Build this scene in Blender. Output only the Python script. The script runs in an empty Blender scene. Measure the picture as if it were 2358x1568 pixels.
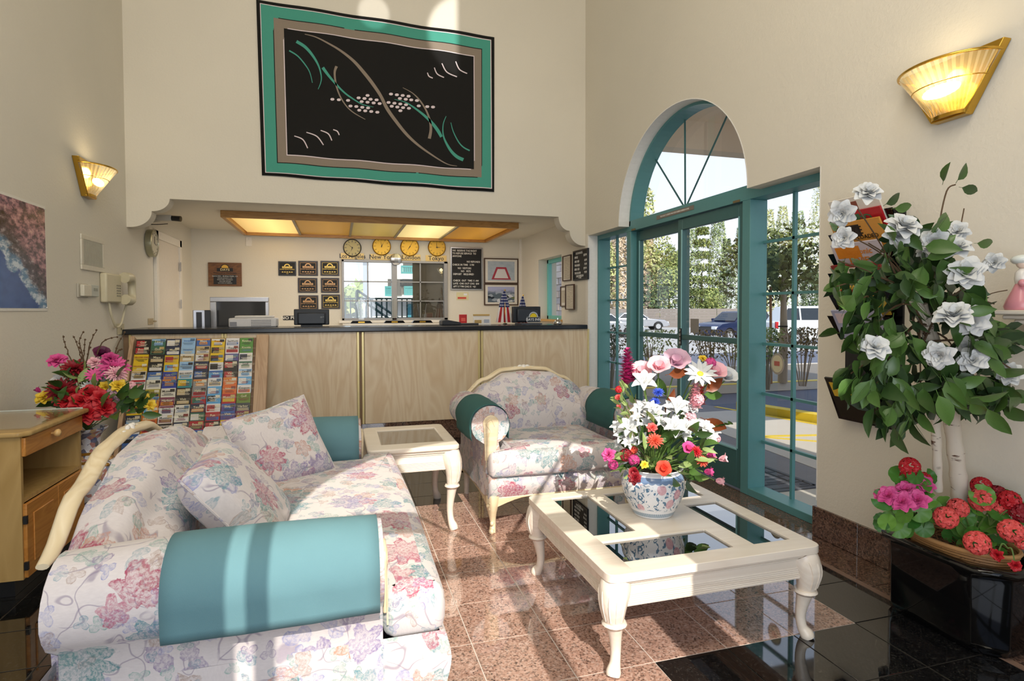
import bpy, math, random
from mathutils import Vector, Matrix, Euler, noise
random.seed(7)
PI = math.pi
SC = bpy.context.scene
COL = SC.collection

# ---------------------------------------------------------------- camera, light, exposure
H = 1.2753                      # eye height in metres
FPX, CY0, YAW, PITCH, ROLL = 1349.43, -32.88, .2886, .0280, -.0023
cam = bpy.data.cameras.new('camera'); camo = bpy.data.objects.new('camera', cam); COL.objects.link(camo)
cam.sensor_width = 36; cam.lens = FPX / 2358 * 36; cam.shift_y = CY0 / 2358; cam.clip_start = .02; cam.clip_end = 400
_F = Vector((math.sin(YAW) * math.cos(PITCH), math.cos(YAW) * math.cos(PITCH), -math.sin(PITCH)))
_R = Vector((math.cos(YAW), -math.sin(YAW), 0)); _U = _R.cross(_F)
_cr, _sr = math.cos(ROLL), math.sin(ROLL)
_R2 = _R * _cr + _U * _sr; _U2 = _U * _cr - _R * _sr
camo.matrix_world = Matrix(((_R2.x, _U2.x, -_F.x, 0), (_R2.y, _U2.y, -_F.y, 0), (_R2.z, _U2.z, -_F.z, H), (0, 0, 0, 1)))
SC.camera = camo
SC.view_settings.view_transform = 'Standard'; SC.view_settings.look = 'None'
SC.view_settings.exposure = 0.12; SC.view_settings.gamma = 1.0; SC.view_settings.use_curve_mapping = False
SC.cycles.use_denoising = True
SC.cycles.max_bounces = 8; SC.cycles.diffuse_bounces = 4; SC.cycles.glossy_bounces = 4
SC.cycles.transmission_bounces = 8; SC.cycles.transparent_max_bounces = 12
SC.cycles.sample_clamp_indirect = 4.0
SC.cycles.caustics_reflective = False; SC.cycles.caustics_refractive = False

world = bpy.data.worlds.new('sky'); SC.world = world; world.use_nodes = True
_wn = world.node_tree; _bg = _wn.nodes['Background']
_tc = _wn.nodes.new('ShaderNodeTexCoord'); _sep = _wn.nodes.new('ShaderNodeSeparateXYZ')
_rmp = _wn.nodes.new('ShaderNodeValToRGB')
_wn.links.new(_tc.outputs['Generated'], _sep.inputs[0]); _wn.links.new(_sep.outputs['Z'], _rmp.inputs[0])
_rmp.color_ramp.elements[0].color = (.93, .95, 1, 1); _rmp.color_ramp.elements[1].color = (.45, .62, 1, 1)
_rmp.color_ramp.elements[1].position = 1.0
_wn.links.new(_rmp.outputs[0], _bg.inputs[0]); _bg.inputs[1].default_value = 1.2

def lamp(name, kind, loc, power, color=(1, 1, 1), to=None, size=None, size_y=None, spread=None, spot=None, blend=.3):
    d = bpy.data.lights.new(name, kind); o = bpy.data.objects.new(name, d); COL.objects.link(o)
    o.location = loc; d.energy = power; d.color = color
    if to is not None:
        o.rotation_euler = (Vector(to) - Vector(loc)).to_track_quat('-Z', 'Y').to_euler()
    if kind == 'AREA':
        d.size = size
        if size_y: d.shape = 'RECTANGLE'; d.size_y = size_y
        if spread: d.spread = spread
    elif kind == 'SUN': d.angle = size or .009
    elif kind == 'SPOT': d.spot_size = spot; d.spot_blend = blend; d.shadow_soft_size = size or .05
    else: d.shadow_soft_size = size or .05
    return o
SUN_DIR = Vector((.05, 1, -.74))
lamp('sun', 'SUN', (0, -10, 8), 4.5, (1, .91, .80), to=Vector((0, -10, 8)) + SUN_DIR, size=.0045)
# added indoor fill lamps standing in for rear window daylight and unseen ceiling fittings
lamp('rear_daylight_fill', 'AREA', (-.1, -1.0, 1.5), 60, (.86, .92, 1), to=(1.6, 4, 1.8), size=2.8, size_y=2.2)
lamp('lobby_fill', 'AREA', (.2, .6, 4.75), 105, (1, .91, .75), to=(.3, 5.8, 2.3), size=3.0, size_y=1.6)
lamp('reception_light', 'AREA', (.4, 7.0, 2.19), 19, (1, .98, .94), to=(.4, 7.4, 0), size=2.8, size_y=.8)

# added spot lamps imitating patches of reflected sun on the high wall
lamp('sun_patch_spot', 'SPOT', (1.0, -5.0, .7), 5200, (1, .97, .92), to=(1.27, 5.87, 4.02), size=.02, spot=math.radians(4.3), blend=.35)
lamp('sun_patch_spot', 'SPOT', (.2, -5.0, .7), 2600, (1, .97, .92), to=(.36, 5.87, 4.14), size=.02, spot=math.radians(1.7), blend=.5)
lamp('sun_patch_spot', 'SPOT', (1.0, -5.0, .6), 1300, (1, .97, .92), to=(1.72, 5.87, 2.95), size=.02, spot=math.radians(1.1), blend=.8)
def ray(x, y):
    a = (x - 1179) / FPX; b = (y - 784 - CY0) / FPX
    x0 = a * _cr + b * _sr; y0 = -a * _sr + b * _cr
    return _R * x0 - _U * y0 + _F
def W(ax, val, x, y):
    """the point of the plane ax = val that the photograph shows at pixel x, y"""
    d = ray(x, y); i = 'XYZ'.index(ax); o = (0, 0, H)
    t = (val - o[i]) / d[i]
    return Vector((d.x * t, d.y * t, H + d.z * t))

# ---------------------------------------------------------------- mesh helper
class MB:
    def __init__(s): s.v = []; s.f = []; s.uv = []; s.mi = []; s.m = 0
    def add(s, vs, fs, uvs=None):
        b = len(s.v); s.v += [tuple(p) for p in vs]
        for k, f in enumerate(fs):
            s.f.append(tuple(b + i for i in f)); s.mi.append(s.m)
            s.uv.append([uvs[i] for i in f] if uvs else None)
        return s
    def box(s, x0, x1, y0, y1, z0, z1):
        v = [(x, y, z) for z in (z0, z1) for y in (y0, y1) for x in (x0, x1)]
        return s.add(v, [(0, 2, 3, 1), (4, 5, 7, 6), (0, 1, 5, 4), (2, 6, 7, 3), (0, 4, 6, 2), (1, 3, 7, 5)])
    def cbox(s, c, d): 
        return s.box(c[0] - d[0] / 2, c[0] + d[0] / 2, c[1] - d[1] / 2, c[1] + d[1] / 2, c[2] - d[2] / 2, c[2] + d[2] / 2)
    def prism(s, poly, a0, a1, axis='z'):
        """poly extruded; axis z: (x,y)->x,y ; axis y: (x,z) ; axis x: (y,z)"""
        n = len(poly)
        def m(p, a):
            return {'z': (p[0], p[1], a), 'y': (p[0], a, p[1]), 'x': (a, p[0], p[1])}[axis]
        v = [m(p, a0) for p in poly] + [m(p, a1) for p in poly]
        f = [tuple(range(n))[::-1], tuple(range(n, 2 * n))] + [(i, (i + 1) % n, n + (i + 1) % n, n + i) for i in range(n)]
        return s.add(v, f)
    def lathe(s, prof, n=20, c=(0, 0, 0), a0=0, a1=2 * PI, sy=1):
        full = abs(a1 - a0 - 2 * PI) < 1e-6; m = n if full else n + 1
        v = []; uv = []; L = 0
        for j, (r, z) in enumerate(prof):
            if j: L += math.hypot(r - prof[j - 1][0], z - prof[j - 1][1])
            for i in range(m):
                a = a0 + (a1 - a0) * i / n
                v.append((c[0] + r * math.cos(a), c[1] + sy * r * math.sin(a), c[2] + z)); uv.append((a * .15, L))
        f = [];
        for j in range(len(prof) - 1):
            for i in range(n):
                i2 = (i + 1) % m if full else i + 1
                f.append((j * m + i, j * m + i2, (j + 1) * m + i2, (j + 1) * m + i))
        return s.add(v, f, uv)
    def tube(s, path, r, n=8, cap=True, flat=1.0, up=None):
        P = [Vector(p) for p in path]; R = r if isinstance(r, (list, tuple)) else [r] * len(P)
        v = []; uv = []; L = 0
        t0 = (P[1] - P[0]).normalized()
        nrm = Vector(up) if up else t0.orthogonal()
        for k, p in enumerate(P):
            t = ((P[min(k + 1, len(P) - 1)] - P[max(k - 1, 0)])).normalized()
            nrm = (nrm - t * nrm.dot(t))
            nrm = nrm.normalized() if nrm.length > 1e-6 else t.orthogonal().normalized()
            b = t.cross(nrm)
            if k: L += (p - P[k - 1]).length
            for i in range(n):
                a = 2 * PI * i / n
                v.append(p + nrm * math.cos(a) * R[k] + b * math.sin(a) * R[k] * flat); uv.append((i / n * 2 * PI * R[0], L))
        f = [(k * n + i, k * n + (i + 1) % n, (k + 1) * n + (i + 1) % n, (k + 1) * n + i) for k in range(len(P) - 1) for i in range(n)]
        if cap: f += [tuple(range(n))[::-1], tuple(range((len(P) - 1) * n, len(P) * n))]
        return s.add(v, f, uv)
    def rod(s, a, b, r, n=8): return s.tube([a, b], r, n)
    def ball(s, c, r, nu=10, nv=7, sc=(1, 1, 1)):
        v = []
        for j in range(nv + 1):
            t = PI * j / nv
            for i in range(nu):
                a = 2 * PI * i / nu
                v.append((c[0] + r * sc[0] * math.sin(t) * math.cos(a), c[1] + r * sc[1] * math.sin(t) * math.sin(a), c[2] - r * sc[2] * math.cos(t)))
        return s.add(v, [(j * nu + i, j * nu + (i + 1) % nu, (j + 1) * nu + (i + 1) % nu, (j + 1) * nu + i) for j in range(nv) for i in range(nu)])
    def grid(s, fn, nu, nv, uvfn=None, closed=False, flip=False):
        v = []; uv = []
        for j in range(nv + 1):
            for i in range(nu + 1):
                u, w = i / nu, j / nv; p = fn(u, w); v.append(p); uv.append(uvfn(u, w, p) if uvfn else (u, w))
        m = nu + 1
        f = [(j * m + i, j * m + i + 1, (j + 1) * m + i + 1, (j + 1) * m + i) for j in range(nv) for i in range(nu)]
        if flip: f = [q[::-1] for q in f]
        return s.add(v, f, uv)
    def quad(s, a, b, c, d): return s.add([a, b, c, d], [(0, 1, 2, 3)], [(0, 0), (1, 0), (1, 1), (0, 1)])
    def xf(s, M, frm=0):
        s.v[frm:] = [tuple(M @ Vector(p)) for p in s.v[frm:]]; return s
    def mesh(s, name, mats, smooth=None, boxuv=False):
        me = bpy.data.meshes.new(name); me.from_pydata(s.v, [], s.f)
        if not isinstance(mats, (list, tuple)): mats = [mats]
        for m in mats: me.materials.append(m)
        if len(mats) > 1: me.polygons.foreach_set('material_index', s.mi)
        if boxuv or any(u is not None for u in s.uv):
            lay = me.uv_layers.new(name='UVMap'); k = 0; data = []
            for p, u in zip(me.polygons, s.uv):
                if u is None or boxuv:
                    n = p.normal; ax = max(range(3), key=lambda q: abs(n[q]))
                    a, b = [(1, 2), (0, 2), (0, 1)][ax]
                    for vi in p.vertices:
                        c = me.vertices[vi].co; data += [c[a] + ax * 3.1, c[b] + ax * 1.7]
                else:
                    for q in u: data += [q[0], q[1]]
            lay.data.foreach_set('uv', data)
        me.update()
        if smooth is not None:
            me.polygons.foreach_set('use_smooth', [True] * len(me.polygons))
            if smooth < 180: me.set_sharp_from_angle(angle=math.radians(smooth))
        return me

STUFFY = {'lettering', 'small_lettering', 'letters', 'script', 'numerals', 'hands', 'buttons', 'vent_holes', 'print_text', 'emblem', 'bolts', 'flower_centre', 'sprigs', 'twigs', 'stems', 'foliage', 'grass'}
def link(o, parent=None):
    COL.objects.link(o)
    if parent is not None: o.parent = parent
    return o
def tag(o, label=None, cat=None, group=None, kind=None):
    if label: o['label'] = label
    if cat: o['category'] = cat
    if group: o['group'] = group
    if kind: o['kind'] = kind
    return o
def thing(name, label, cat, loc=(0, 0, 0), rz=0, group=None):
    o = bpy.data.objects.new(name, None); o.empty_display_size = .05
    COL.objects.link(o); o.location = loc; o.rotation_euler = (0, 0, rz)
    return tag(o, label, cat, group)
def part(name, mb, mat, parent=None, smooth=None, boxuv=False, label=None, kind=None, loc=None, rot=None, world=False, bevel=0, bseg=2):
    me = mb if isinstance(mb, bpy.types.Mesh) else mb.mesh(name, mat, smooth, boxuv)
    if world and parent is not None:
        me.transform(parent.matrix_basis.inverted() if parent.parent is None else (parent.parent.matrix_basis @ parent.matrix_basis).inverted())
    o = bpy.data.objects.new(name, me); link(o, parent)
    if loc is not None: o.location = loc
    if rot is not None: o.rotation_euler = rot
    if label: o['label'] = label
    if kind: o['kind'] = kind
    elif name in STUFFY: o['kind'] = 'stuff'
    if bevel:
        m = o.modifiers.new('bevel', 'BEVEL'); m.width = bevel; m.segments = bseg; m.limit_method = 'ANGLE'; m.angle_limit = math.radians(40)
        if bseg > 1: me.polygons.foreach_set('use_smooth', [True] * len(me.polygons)); m.harden_normals = False; me.set_sharp_from_angle(angle=math.radians(60))
    return o
def struct(name, mb, mat, smooth=None, parent=None, **k):
    o = part(name, mb, mat, parent, smooth, **k)
    if parent is None: o['kind'] = 'structure'
    return o
def copy_tree(o, parent=None, **tags):
    c = o.copy(); link(c, parent)
    if parent is None:
        for k, v in tags.items(): c[k] = v
    for ch in o.children: copy_tree(ch, c)
    return c
_tc_cache = {}
def text_mb(s, size, depth=.001, align='CENTER', sx=1.0):
    key = (s, size, depth, align, sx)
    if key not in _tc_cache:
        cu = bpy.data.curves.new('t', 'FONT'); cu.body = s; cu.size = size; cu.extrude = depth / 2; cu.align_x = align; cu.align_y = 'CENTER'
        cu.resolution_u = 2; cu.offset = size * .012
        ob = bpy.data.objects.new('t', cu); me = bpy.data.meshes.new_from_object(ob)
        mb = ([(v.co.x * sx, v.co.z, v.co.y) for v in me.vertices], [tuple(p.vertices) for p in me.polygons])
        bpy.data.objects.remove(ob); bpy.data.curves.remove(cu); bpy.data.meshes.remove(me)
        _tc_cache[key] = mb
    return _tc_cache[key]
def lettering(mb, s, size, x, y, z, depth=.001, align='CENTER', sx=1.0):
    """text standing in the local x-z plane, readable from -y"""
    v, f = text_mb(s, size, depth, align, sx)
    mb.add([(p[0] + x, -p[1] + y, p[2] + z) for p in v], f); return mb
# ---------------------------------------------------------------- materials
def lin(c):
    if isinstance(c, str): c = tuple(int(c[i:i + 2], 16) for i in (0, 2, 4))
    return tuple(((x / 255) / 12.92 if x / 255 <= .04045 else ((x / 255 + .055) / 1.055) ** 2.4) for x in c)
class NT:
    """small node builder"""
    def __init__(s, name):
        s.m = bpy.data.materials.new(name); s.m.use_nodes = True; s.t = s.m.node_tree
        s.b = s.t.nodes['Principled BSDF']
    def n(s, typ, **k):
        q = s.t.nodes.new('ShaderNode' + typ)
        for a, v in k.items(): setattr(q, a, v)
        return q
    def l(s, a, b): s.t.links.new(a, b)
    def put(s, v, sock):
        if isinstance(v, (int, float)): sock.default_value = v
        elif isinstance(v, (tuple, list)):
            sock.default_value = (*v, 1) if len(v) == 3 and sock.type == 'RGBA' else v
        else: s.l(v, sock)
    def math(s, op, a, b=0, c=None, clamp=False):
        q = s.n('Math', operation=op, use_clamp=clamp); s.put(a, q.inputs[0]); s.put(b, q.inputs[1])
        if c is not None: s.put(c, q.inputs[2])
        return q.outputs[0]
    def vm(s, op, a, b=(0, 0, 0), scale=None):
        q = s.n('VectorMath', operation=op); s.put(a, q.inputs[0]); s.put(b, q.inputs[1])
        if scale is not None: s.put(scale, q.inputs[3])
        return q.outputs[1] if op in ('LENGTH', 'DOT_PRODUCT') else q.outputs[0]
    def mix(s, f, a, b, mode='MIX'):
        q = s.n('Mix', data_type='RGBA', blend_type=mode); s.put(f, q.inputs[0]); s.put(a, q.inputs[6]); s.put(b, q.inputs[7]); return q.outputs[2]
    def noise(s, vec, scale, detail=3, rough=.5, dist=0):
        q = s.n('TexNoise'); s.put(vec, q.inputs['Vector']); q.inputs['Scale'].default_value = scale
        q.inputs['Detail'].default_value = detail; q.inputs['Roughness'].default_value = rough; q.inputs['Distortion'].default_value = dist
        return q
    def vor(s, vec, scale, dim='3D', feat='F1', rnd=1):
        q = s.n('TexVoronoi', voronoi_dimensions=dim, feature=feat); s.put(vec, q.inputs['Vector'])
        q.inputs['Scale'].default_value = scale; q.inputs['Randomness'].default_value = rnd; return q
    def ramp(s, f, stops, interp='LINEAR'):
        q = s.n('ValToRGB'); s.put(f, q.inputs[0]); e = q.color_ramp.elements; q.color_ramp.interpolation = interp
        while len(e) < len(stops): e.new(.5)
        for k, (p, c) in enumerate(stops): e[k].position = p; e[k].color = (*c, 1) if len(c) == 3 else c
        return q.outputs[0]
    def sstep(s, lo, hi, v):
        q = s.n('MapRange', interpolation_type='SMOOTHSTEP'); s.put(v, q.inputs[0]); s.put(lo, q.inputs[1]); s.put(hi, q.inputs[2]); return q.outputs[0]
    def bump(s, h, strength=.3, dist=.01):
        q = s.n('Bump'); s.put(h, q.inputs['Height']); q.inputs['Strength'].default_value = strength; q.inputs['Distance'].default_value = dist
        s.l(q.outputs[0], s.b.inputs['Normal'])
    def set(s, color=None, rough=None, metal=None, **k):
        if color is not None: s.put(color, s.b.inputs['Base Color'])
        if rough is not None: s.put(rough, s.b.inputs['Roughness'])
        if metal is not None: s.put(metal, s.b.inputs['Metallic'])
        for a, v in k.items(): s.put(v, s.b.inputs[a.replace('_', ' ')])
        return s.m
    def pos(s): return s.n('NewGeometry').outputs['Position']
    def obj(s): return s.n('TexCoord').outputs['Object']
    def uv(s): return s.n('TexCoord').outputs['UV']
_flat = {}
def flat(hexc, rough=.5, metal=0, var=.06, emit=0):
    """plain coloured material with a slight procedural mottling"""
    key = (hexc, rough, metal, var, emit)
    if key in _flat: return _flat[key]
    t = NT('paint_' + (hexc if isinstance(hexc, str) else 'c')); c = lin(hexc)
    if var:
        nz = t.noise(t.obj(), 40, 2)
        col = t.mix(nz.outputs[0], tuple(x * (1 - var) for x in c), tuple(min(1, x * (1 + var)) for x in c))
    else: col = c
    m = t.set(col, rough, metal)
    if emit: t.set(Emission_Color=c, Emission_Strength=emit)
    _flat[key] = m; return m

def m_wall():
    t = NT('stucco_wall'); p = t.pos()
    a = t.noise(p, 55, 4, .6); b = t.noise(p, 1.3, 2)
    t.bump(a.outputs[0], .35, .006)
    return t.set(t.mix(b.outputs[0], lin('DAD4C6'), lin('E3DDCF')), .75)
WALL = m_wall()
def m_terrazzo(name, base, chips, scale, rough, coat=0):
    t = NT(name); p = t.pos()
    v = t.vor(t.vm('ADD', p, t.vm('SCALE', t.noise(p, 90, 2).outputs['Color'], scale=.004)), scale); v2 = t.vor(p, scale * .55)
    c = t.ramp(t.math('FRACT', t.math('MULTIPLY', t.vm('DOT_PRODUCT', v.outputs['Color'], (1, 1.7, 2.3)), 1.0)), chips, 'CONSTANT')
    c2 = t.ramp(t.math('FRACT', t.vm('DOT_PRODUCT', v2.outputs['Color'], (1.3, 1.1, 2.9))), chips, 'CONSTANT')
    c = t.mix(.35, c, c2)
    big = t.noise(p, 1.1, 1)
    c = t.mix(t.math('MULTIPLY', big.outputs[0], .35), c, base)
    return t.set(c, rough, Specular_IOR_Level=.8, IOR=1.75)
PINK = m_terrazzo('pink_terrazzo', lin('B59181'), [(0, lin('2E1F1C')), (.15, lin('876659')), (.27, lin('AD8877')), (.58, lin('BE9B8B')), (.86, lin('CBB1A4'))], 160, .035, 1)
BLACKT = m_terrazzo('black_granite_tile', lin('151515'), [(0, lin('0C0C0D')), (.45, lin('171718')), (.8, lin('262626')), (.965, lin('4C4A46'))], 260, .035, 1)
BROWN = m_terrazzo('brown_granite', lin('5A4438'), [(0, lin('251C18')), (.25, lin('5E463A')), (.55, lin('7B5D4E')), (.9, lin('967868'))], 170, .05, 1)
GROUT = flat('D2C8BE', .6); GROUTD = flat('3C3833', .5)
def m_teal(name, c, r=.35):
    return flat(c, r, 0, .04)
TEAL = m_teal('t', '588F92', .38); TEALD = m_teal('td', '3B6667', .38)
WHITE = flat('E8E4DC', .5); TRIM = flat('E9E3D8', .55)
def m_glass(name, tint=(1, 1, 1), p=4.5, k=.8, b=.05, rough=0.0):
    """thin window pane: mostly transparent, a fresnel share of mirror"""
    t = NT(name); nt = t.t
    tr = t.n('BsdfTransparent'); tr.inputs[0].default_value = (*tint, 1)
    gl = t.n('BsdfGlossy'); gl.inputs['Roughness'].default_value = rough; gl.inputs[0].default_value = (1, 1, 1, 1)
    lw = t.n('LayerWeight'); lw.inputs[0].default_value = .5
    mx = t.n('MixShader'); f = t.math('ADD', b, t.math('MULTIPLY', t.math('POWER', lw.outputs['Facing'], p), k), clamp=True)
    t.l(f, mx.inputs[0]); t.l(tr.outputs[0], mx.inputs[1]); t.l(gl.outputs[0], mx.inputs[2])
    t.l(mx.outputs[0], nt.nodes['Material Output'].inputs[0]); return t.m
GLASS = m_glass('window_glass', (.93, .96, .95))
SMOKE = m_glass('smoked_glass', (.10, .095, .09), 2.6, 1.0, .07)
CLEAR = m_glass('clear_glass', (.97, .97, .95))
BRASS = flat('D2A848', .22, 1, .05); BRASSD = flat('B08A3A', .35, 1, .05)
CHROME = flat('D8D8D8', .12, 1, 0); SILVER = flat('BFC0C4', .3, .9, .03)
BLACKP = flat('17181B', .4); BLACKG = flat('0D0D0E', .06, 0, 0); GREYD = flat('3B3F46', .45)
def m_wood(name, c1, c2, scale=6, rough=.4, vec='obj', stretch=(1, 1, .12), dist=2.5, fine=.3):
    t = NT(name); p = t.obj() if vec == 'obj' else t.pos()
    q = t.vm('MULTIPLY', p, stretch)
    n1 = t.noise(q, scale, 3, .55, dist); w = t.math('FRACT', t.math('MULTIPLY', n1.outputs[0], 9))
    w = t.math('ABSOLUTE', t.math('SUBTRACT', w, .5))
    n2 = t.noise(t.vm('MULTIPLY', p, tuple(1 if s < 1 and s > 0 else s * 30 for s in stretch)), 20, 2)
    f = t.math('ADD', t.math('MULTIPLY', w, 1.5), t.math('MULTIPLY', n2.outputs[0], fine))
    t.bump(w, .05, .002)
    return t.set(t.mix(t.math('MULTIPLY', f, .9, clamp=True), c1, c2), rough)
PALEOAK = m_wood('pale_oak_panel', lin('DCC19C'), lin('EFDDC0'), 3.2, .32, 'pos', (1, 1, .16), 1.2, .25)
CREAM = m_wood('whitewashed_wood', lin('E6DACA'), lin('F1E8DA'), 5, .28, 'obj', (.15, 1, 1), 1, .3)
CREAMD = m_wood('antique_cream_wood', lin('D9C59E'), lin('E9DABB'), 5, .3, 'obj', (.2, 1, 1), 1, .3)
PINE = m_wood('orange_pine', lin('B5752F'), lin('CF9148'), 5, .35, 'obj', (1, .15, 1), 1.5, .3)
OAKVEN = m_wood('tan_veneer', lin('A88850'), lin('BC9C64'), 4, .4, 'obj', (1, 1, .1), 1, .4)
WALNUT = m_wood('walnut_board', lin('5A3A22'), lin('86592F'), 9, .35, 'obj', (.2, 1, 1), 1.5, .3)
OAKFRAME = m_wood('honey_oak_trim', lin('A5763C'), lin('C39352'), 8, .35, 'obj', (.15, 1, 1), 1, .3)

def m_floral():
    """woven off-white upholstery with flowers, leaves and stems; UVs are in metres"""
    t = NT('floral_tapestry'); uv = t.uv()
    nz = t.noise(uv, 9, 2); warp = t.vm('SCALE', t.vm('SUBTRACT', nz.outputs['Color'], (.5, .5, .5)), scale=.045)
    u2 = t.vm('ADD', uv, warp)
    base = t.mix(t.noise(t.vm('MULTIPLY', uv, (200, 60, 1)), 1, 2).outputs[0], lin('C8C0C0'), lin('D8D1CF'))
    col = base
    edge = t.noise(uv, 75, 2, .6).outputs[0]
    def layer(col, vec, scale, off, R, n, deep, pal, prob, lines, strength, rnd=.85, inner=None):
        q = t.vm('ADD', vec, off)
        v = t.vor(q, scale, '2D', 'F1', rnd)
        rel = t.vm('SUBTRACT', q, v.outputs['Position'])
        sp = t.n('SeparateXYZ'); t.l(rel, sp.inputs[0]); sc = t.n('SeparateColor'); t.l(v.outputs['Color'], sc.inputs[0])
        r = t.vm('LENGTH', t.vm('MULTIPLY', rel, (1, 1, 0)))
        th = t.math('ARCTAN2', sp.outputs[1], sp.outputs[0])
        wv = t.math('ABSOLUTE', t.math('SINE', t.math('ADD', t.math('MULTIPLY', th, n / 2), t.math('MULTIPLY', sc.outputs[0], 6.28))))
        rr = t.math('MULTIPLY', t.math('ADD', 1 - deep, t.math('MULTIPLY', wv, deep)), R)
        rr = t.math('MULTIPLY', rr, t.math('ADD', .75, t.math('MULTIPLY', sc.outputs[1], .5)))
        k = t.math('ADD', t.math('DIVIDE', r, rr), t.math('MULTIPLY', t.math('SUBTRACT', edge, .5), .55))
        mask = t.math('SUBTRACT', 1, t.sstep(.9, 1.03, k))
        mask = t.math('MULTIPLY', mask, t.math('LESS_THAN', sc.outputs[2], prob))
        pc = t.ramp(sc.outputs[1], pal, 'CONSTANT')
        # drawn outlines and hatching inside the petals
        ring = t.math('ABSOLUTE', t.math('SINE', t.math('MULTIPLY', k, lines)))
        hatch = t.noise(t.vm('MULTIPLY', vec, (1, 1, 1)), 130, 2, .6).outputs[0]
        tone = t.math('ADD', t.math('MULTIPLY', t.sstep(.72, 1.0, k), .75), t.math('MULTIPLY', t.math('MULTIPLY', t.math('SUBTRACT', 1, t.sstep(0, .45, ring)), .5), 1))
        tone = t.math('ADD', t.math('MULTIPLY', tone, .6), t.math('ADD', .16, t.math('MULTIPLY', t.sstep(.42, .62, hatch), .34)), clamp=True)
        fade = t.math('ADD', .35, t.math('MULTIPLY', t.noise(vec, 14, 1).outputs[0], .95))
        f = t.math('MULTIPLY', t.math('MULTIPLY', mask, tone), t.math('MULTIPLY', fade, strength * 1.3), clamp=True)
        c = t.mix(f, col, pc)
        return c
    # stems
    for s, o in ((7, (3, 1, 0)), (9.5, (8, 5, 0))):
        nn = t.noise(t.vm('ADD', u2, o), s, 1, .4, .3).outputs[0]
        ln = t.math('SUBTRACT', 1, t.sstep(.002, .011, t.math('ABSOLUTE', t.math('SUBTRACT', nn, .5))))
        brk = t.sstep(.46, .54, t.noise(uv, 11, 0).outputs[0])
        col = t.mix(t.math('MULTIPLY', t.math('MULTIPLY', ln, brk), .6), col, lin('84788E'))
    leafp = [(0, lin('6E93A0')), (.3, lin('8A8FB8')), (.55, lin('7FA39B')), (.75, lin('A0897E')), (.9, lin('8B7C9C'))]
    col = layer(col, u2, 13, (1.3, 2.1, 0), .036, 2, .68, leafp, .7, 9, .9)
    col = layer(col, u2, 19, (7.3, 4.1, 0), .021, 3, .7, leafp, .5, 7, .8)
    flp = [(0, lin('AF5C74')), (.2, lin('B98E80')), (.36, lin('4F8388')), (.54, lin('8A7EA6')), (.7, lin('5F8F9A')), (.82, lin('BE8260')), (.91, lin('A34862'))]
    col = layer(col, u2, 8.2, (4.3, 9.1, 0), .050, 5, .42, flp, .5, 13, 1.05, .75)
    col = layer(col, u2, 4.6, (14.3, 3.1, 0), .084, 9, .38, flp, .55, 22, 1.05, .7)
    t.bump(t.noise(t.vm('MULTIPLY', uv, (500, 160, 1)), 1, 2).outputs[0], .14, .002)
    t.set(Sheen_Weight=.15)
    return t.set(col, .85)
FLORAL = m_floral()
def m_cloth(name, c, rough=.9):
    t = NT(name); uv = t.obj()
    n = t.noise(uv, 700, 2).outputs[0]; b = t.noise(uv, 8, 2).outputs[0]
    t.bump(n, .3, .001)
    return t.set(t.mix(b, tuple(x * .92 for x in lin(c)), tuple(x * 1.06 for x in lin(c))), rough)
COVER = m_cloth('teal_canvas', '5E858D'); COVERD = m_cloth('dark_green_canvas', '2E5E5C')
def m_leaf(name, c1, c2, rough=.35):
    t = NT(name)
    r = t.n('ObjectInfo').outputs['Random']
    q = t.mix(r, lin(c1), lin(c2)); q = t.mix(t.math('MULTIPLY', t.noise(t.obj(), 30, 2).outputs[0], .4), q, lin(c1))
    return t.set(q, rough)
LEAF = m_leaf('silk_leaf', '2E4A22', '5B7F3A'); LEAFL = m_leaf('pale_leaf', '7E9455', '9CAF6C', .5); LEAFB = m_leaf('bronze_leaf', '5E2F17', '84441F', .4)
def petalm(name, c, c2=None, rough=.55):
    t = NT(name); c2 = c2 or c
    n = t.noise(t.obj(), 45, 2).outputs[0]
    t.set(Subsurface_Weight=0.0)
    return t.set(t.mix(n, lin(c), lin(c2)), rough)
P_WHITE = petalm('white_petal', 'DADBD8', 'C3C6C8'); P_RED = petalm('red_petal', 'B01422', 'C9202C'); P_DRED = petalm('deep_red_petal', '7A0F1C', '9C1526')
P_PINK = petalm('hot_pink_petal', 'D23C86', 'E564A4'); P_LPINK = petalm('pale_pink_petal', 'E59BAB', 'F3CBCF'); P_CORAL = petalm('coral_petal', 'D9432C', 'E8604A')
P_YEL = petalm('yellow_petal', 'E3B81E', 'F0D44A'); P_BLUE = petalm('blue_petal', '2B3FB0', '3F63D6'); P_PURP = petalm('plum_petal', '4A1536', '6B1D48')
P_MAG = petalm('magenta_petal', 'A81B5E', 'D14C93'); P_SAL = petalm('salmon_petal', 'E0484A', 'EB6A62'); P_MAUVE = petalm('mauve_petal', 'B98FA6', 'D5B2C0')
TWIG = flat('5B4630', .8); STEM = flat('5E7A3A', .6)
def m_birch():
    t = NT('birch_bark'); p = t.obj()
    n = t.noise(t.vm('MULTIPLY', p, (6, 6, 22)), 3, 3).outputs[0]; m = t.noise(p, 16, 2).outputs[0]
    k = t.math('MULTIPLY', t.sstep(.6, .66, n), t.sstep(.45, .6, m))
    big = t.sstep(.66, .7, t.noise(p, 7, 2).outputs[0])
    return t.set(t.mix(t.math('MAXIMUM', k, big), lin('DDD3C2'), lin('5A3A26')), .75)
BIRCH = m_birch()
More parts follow.
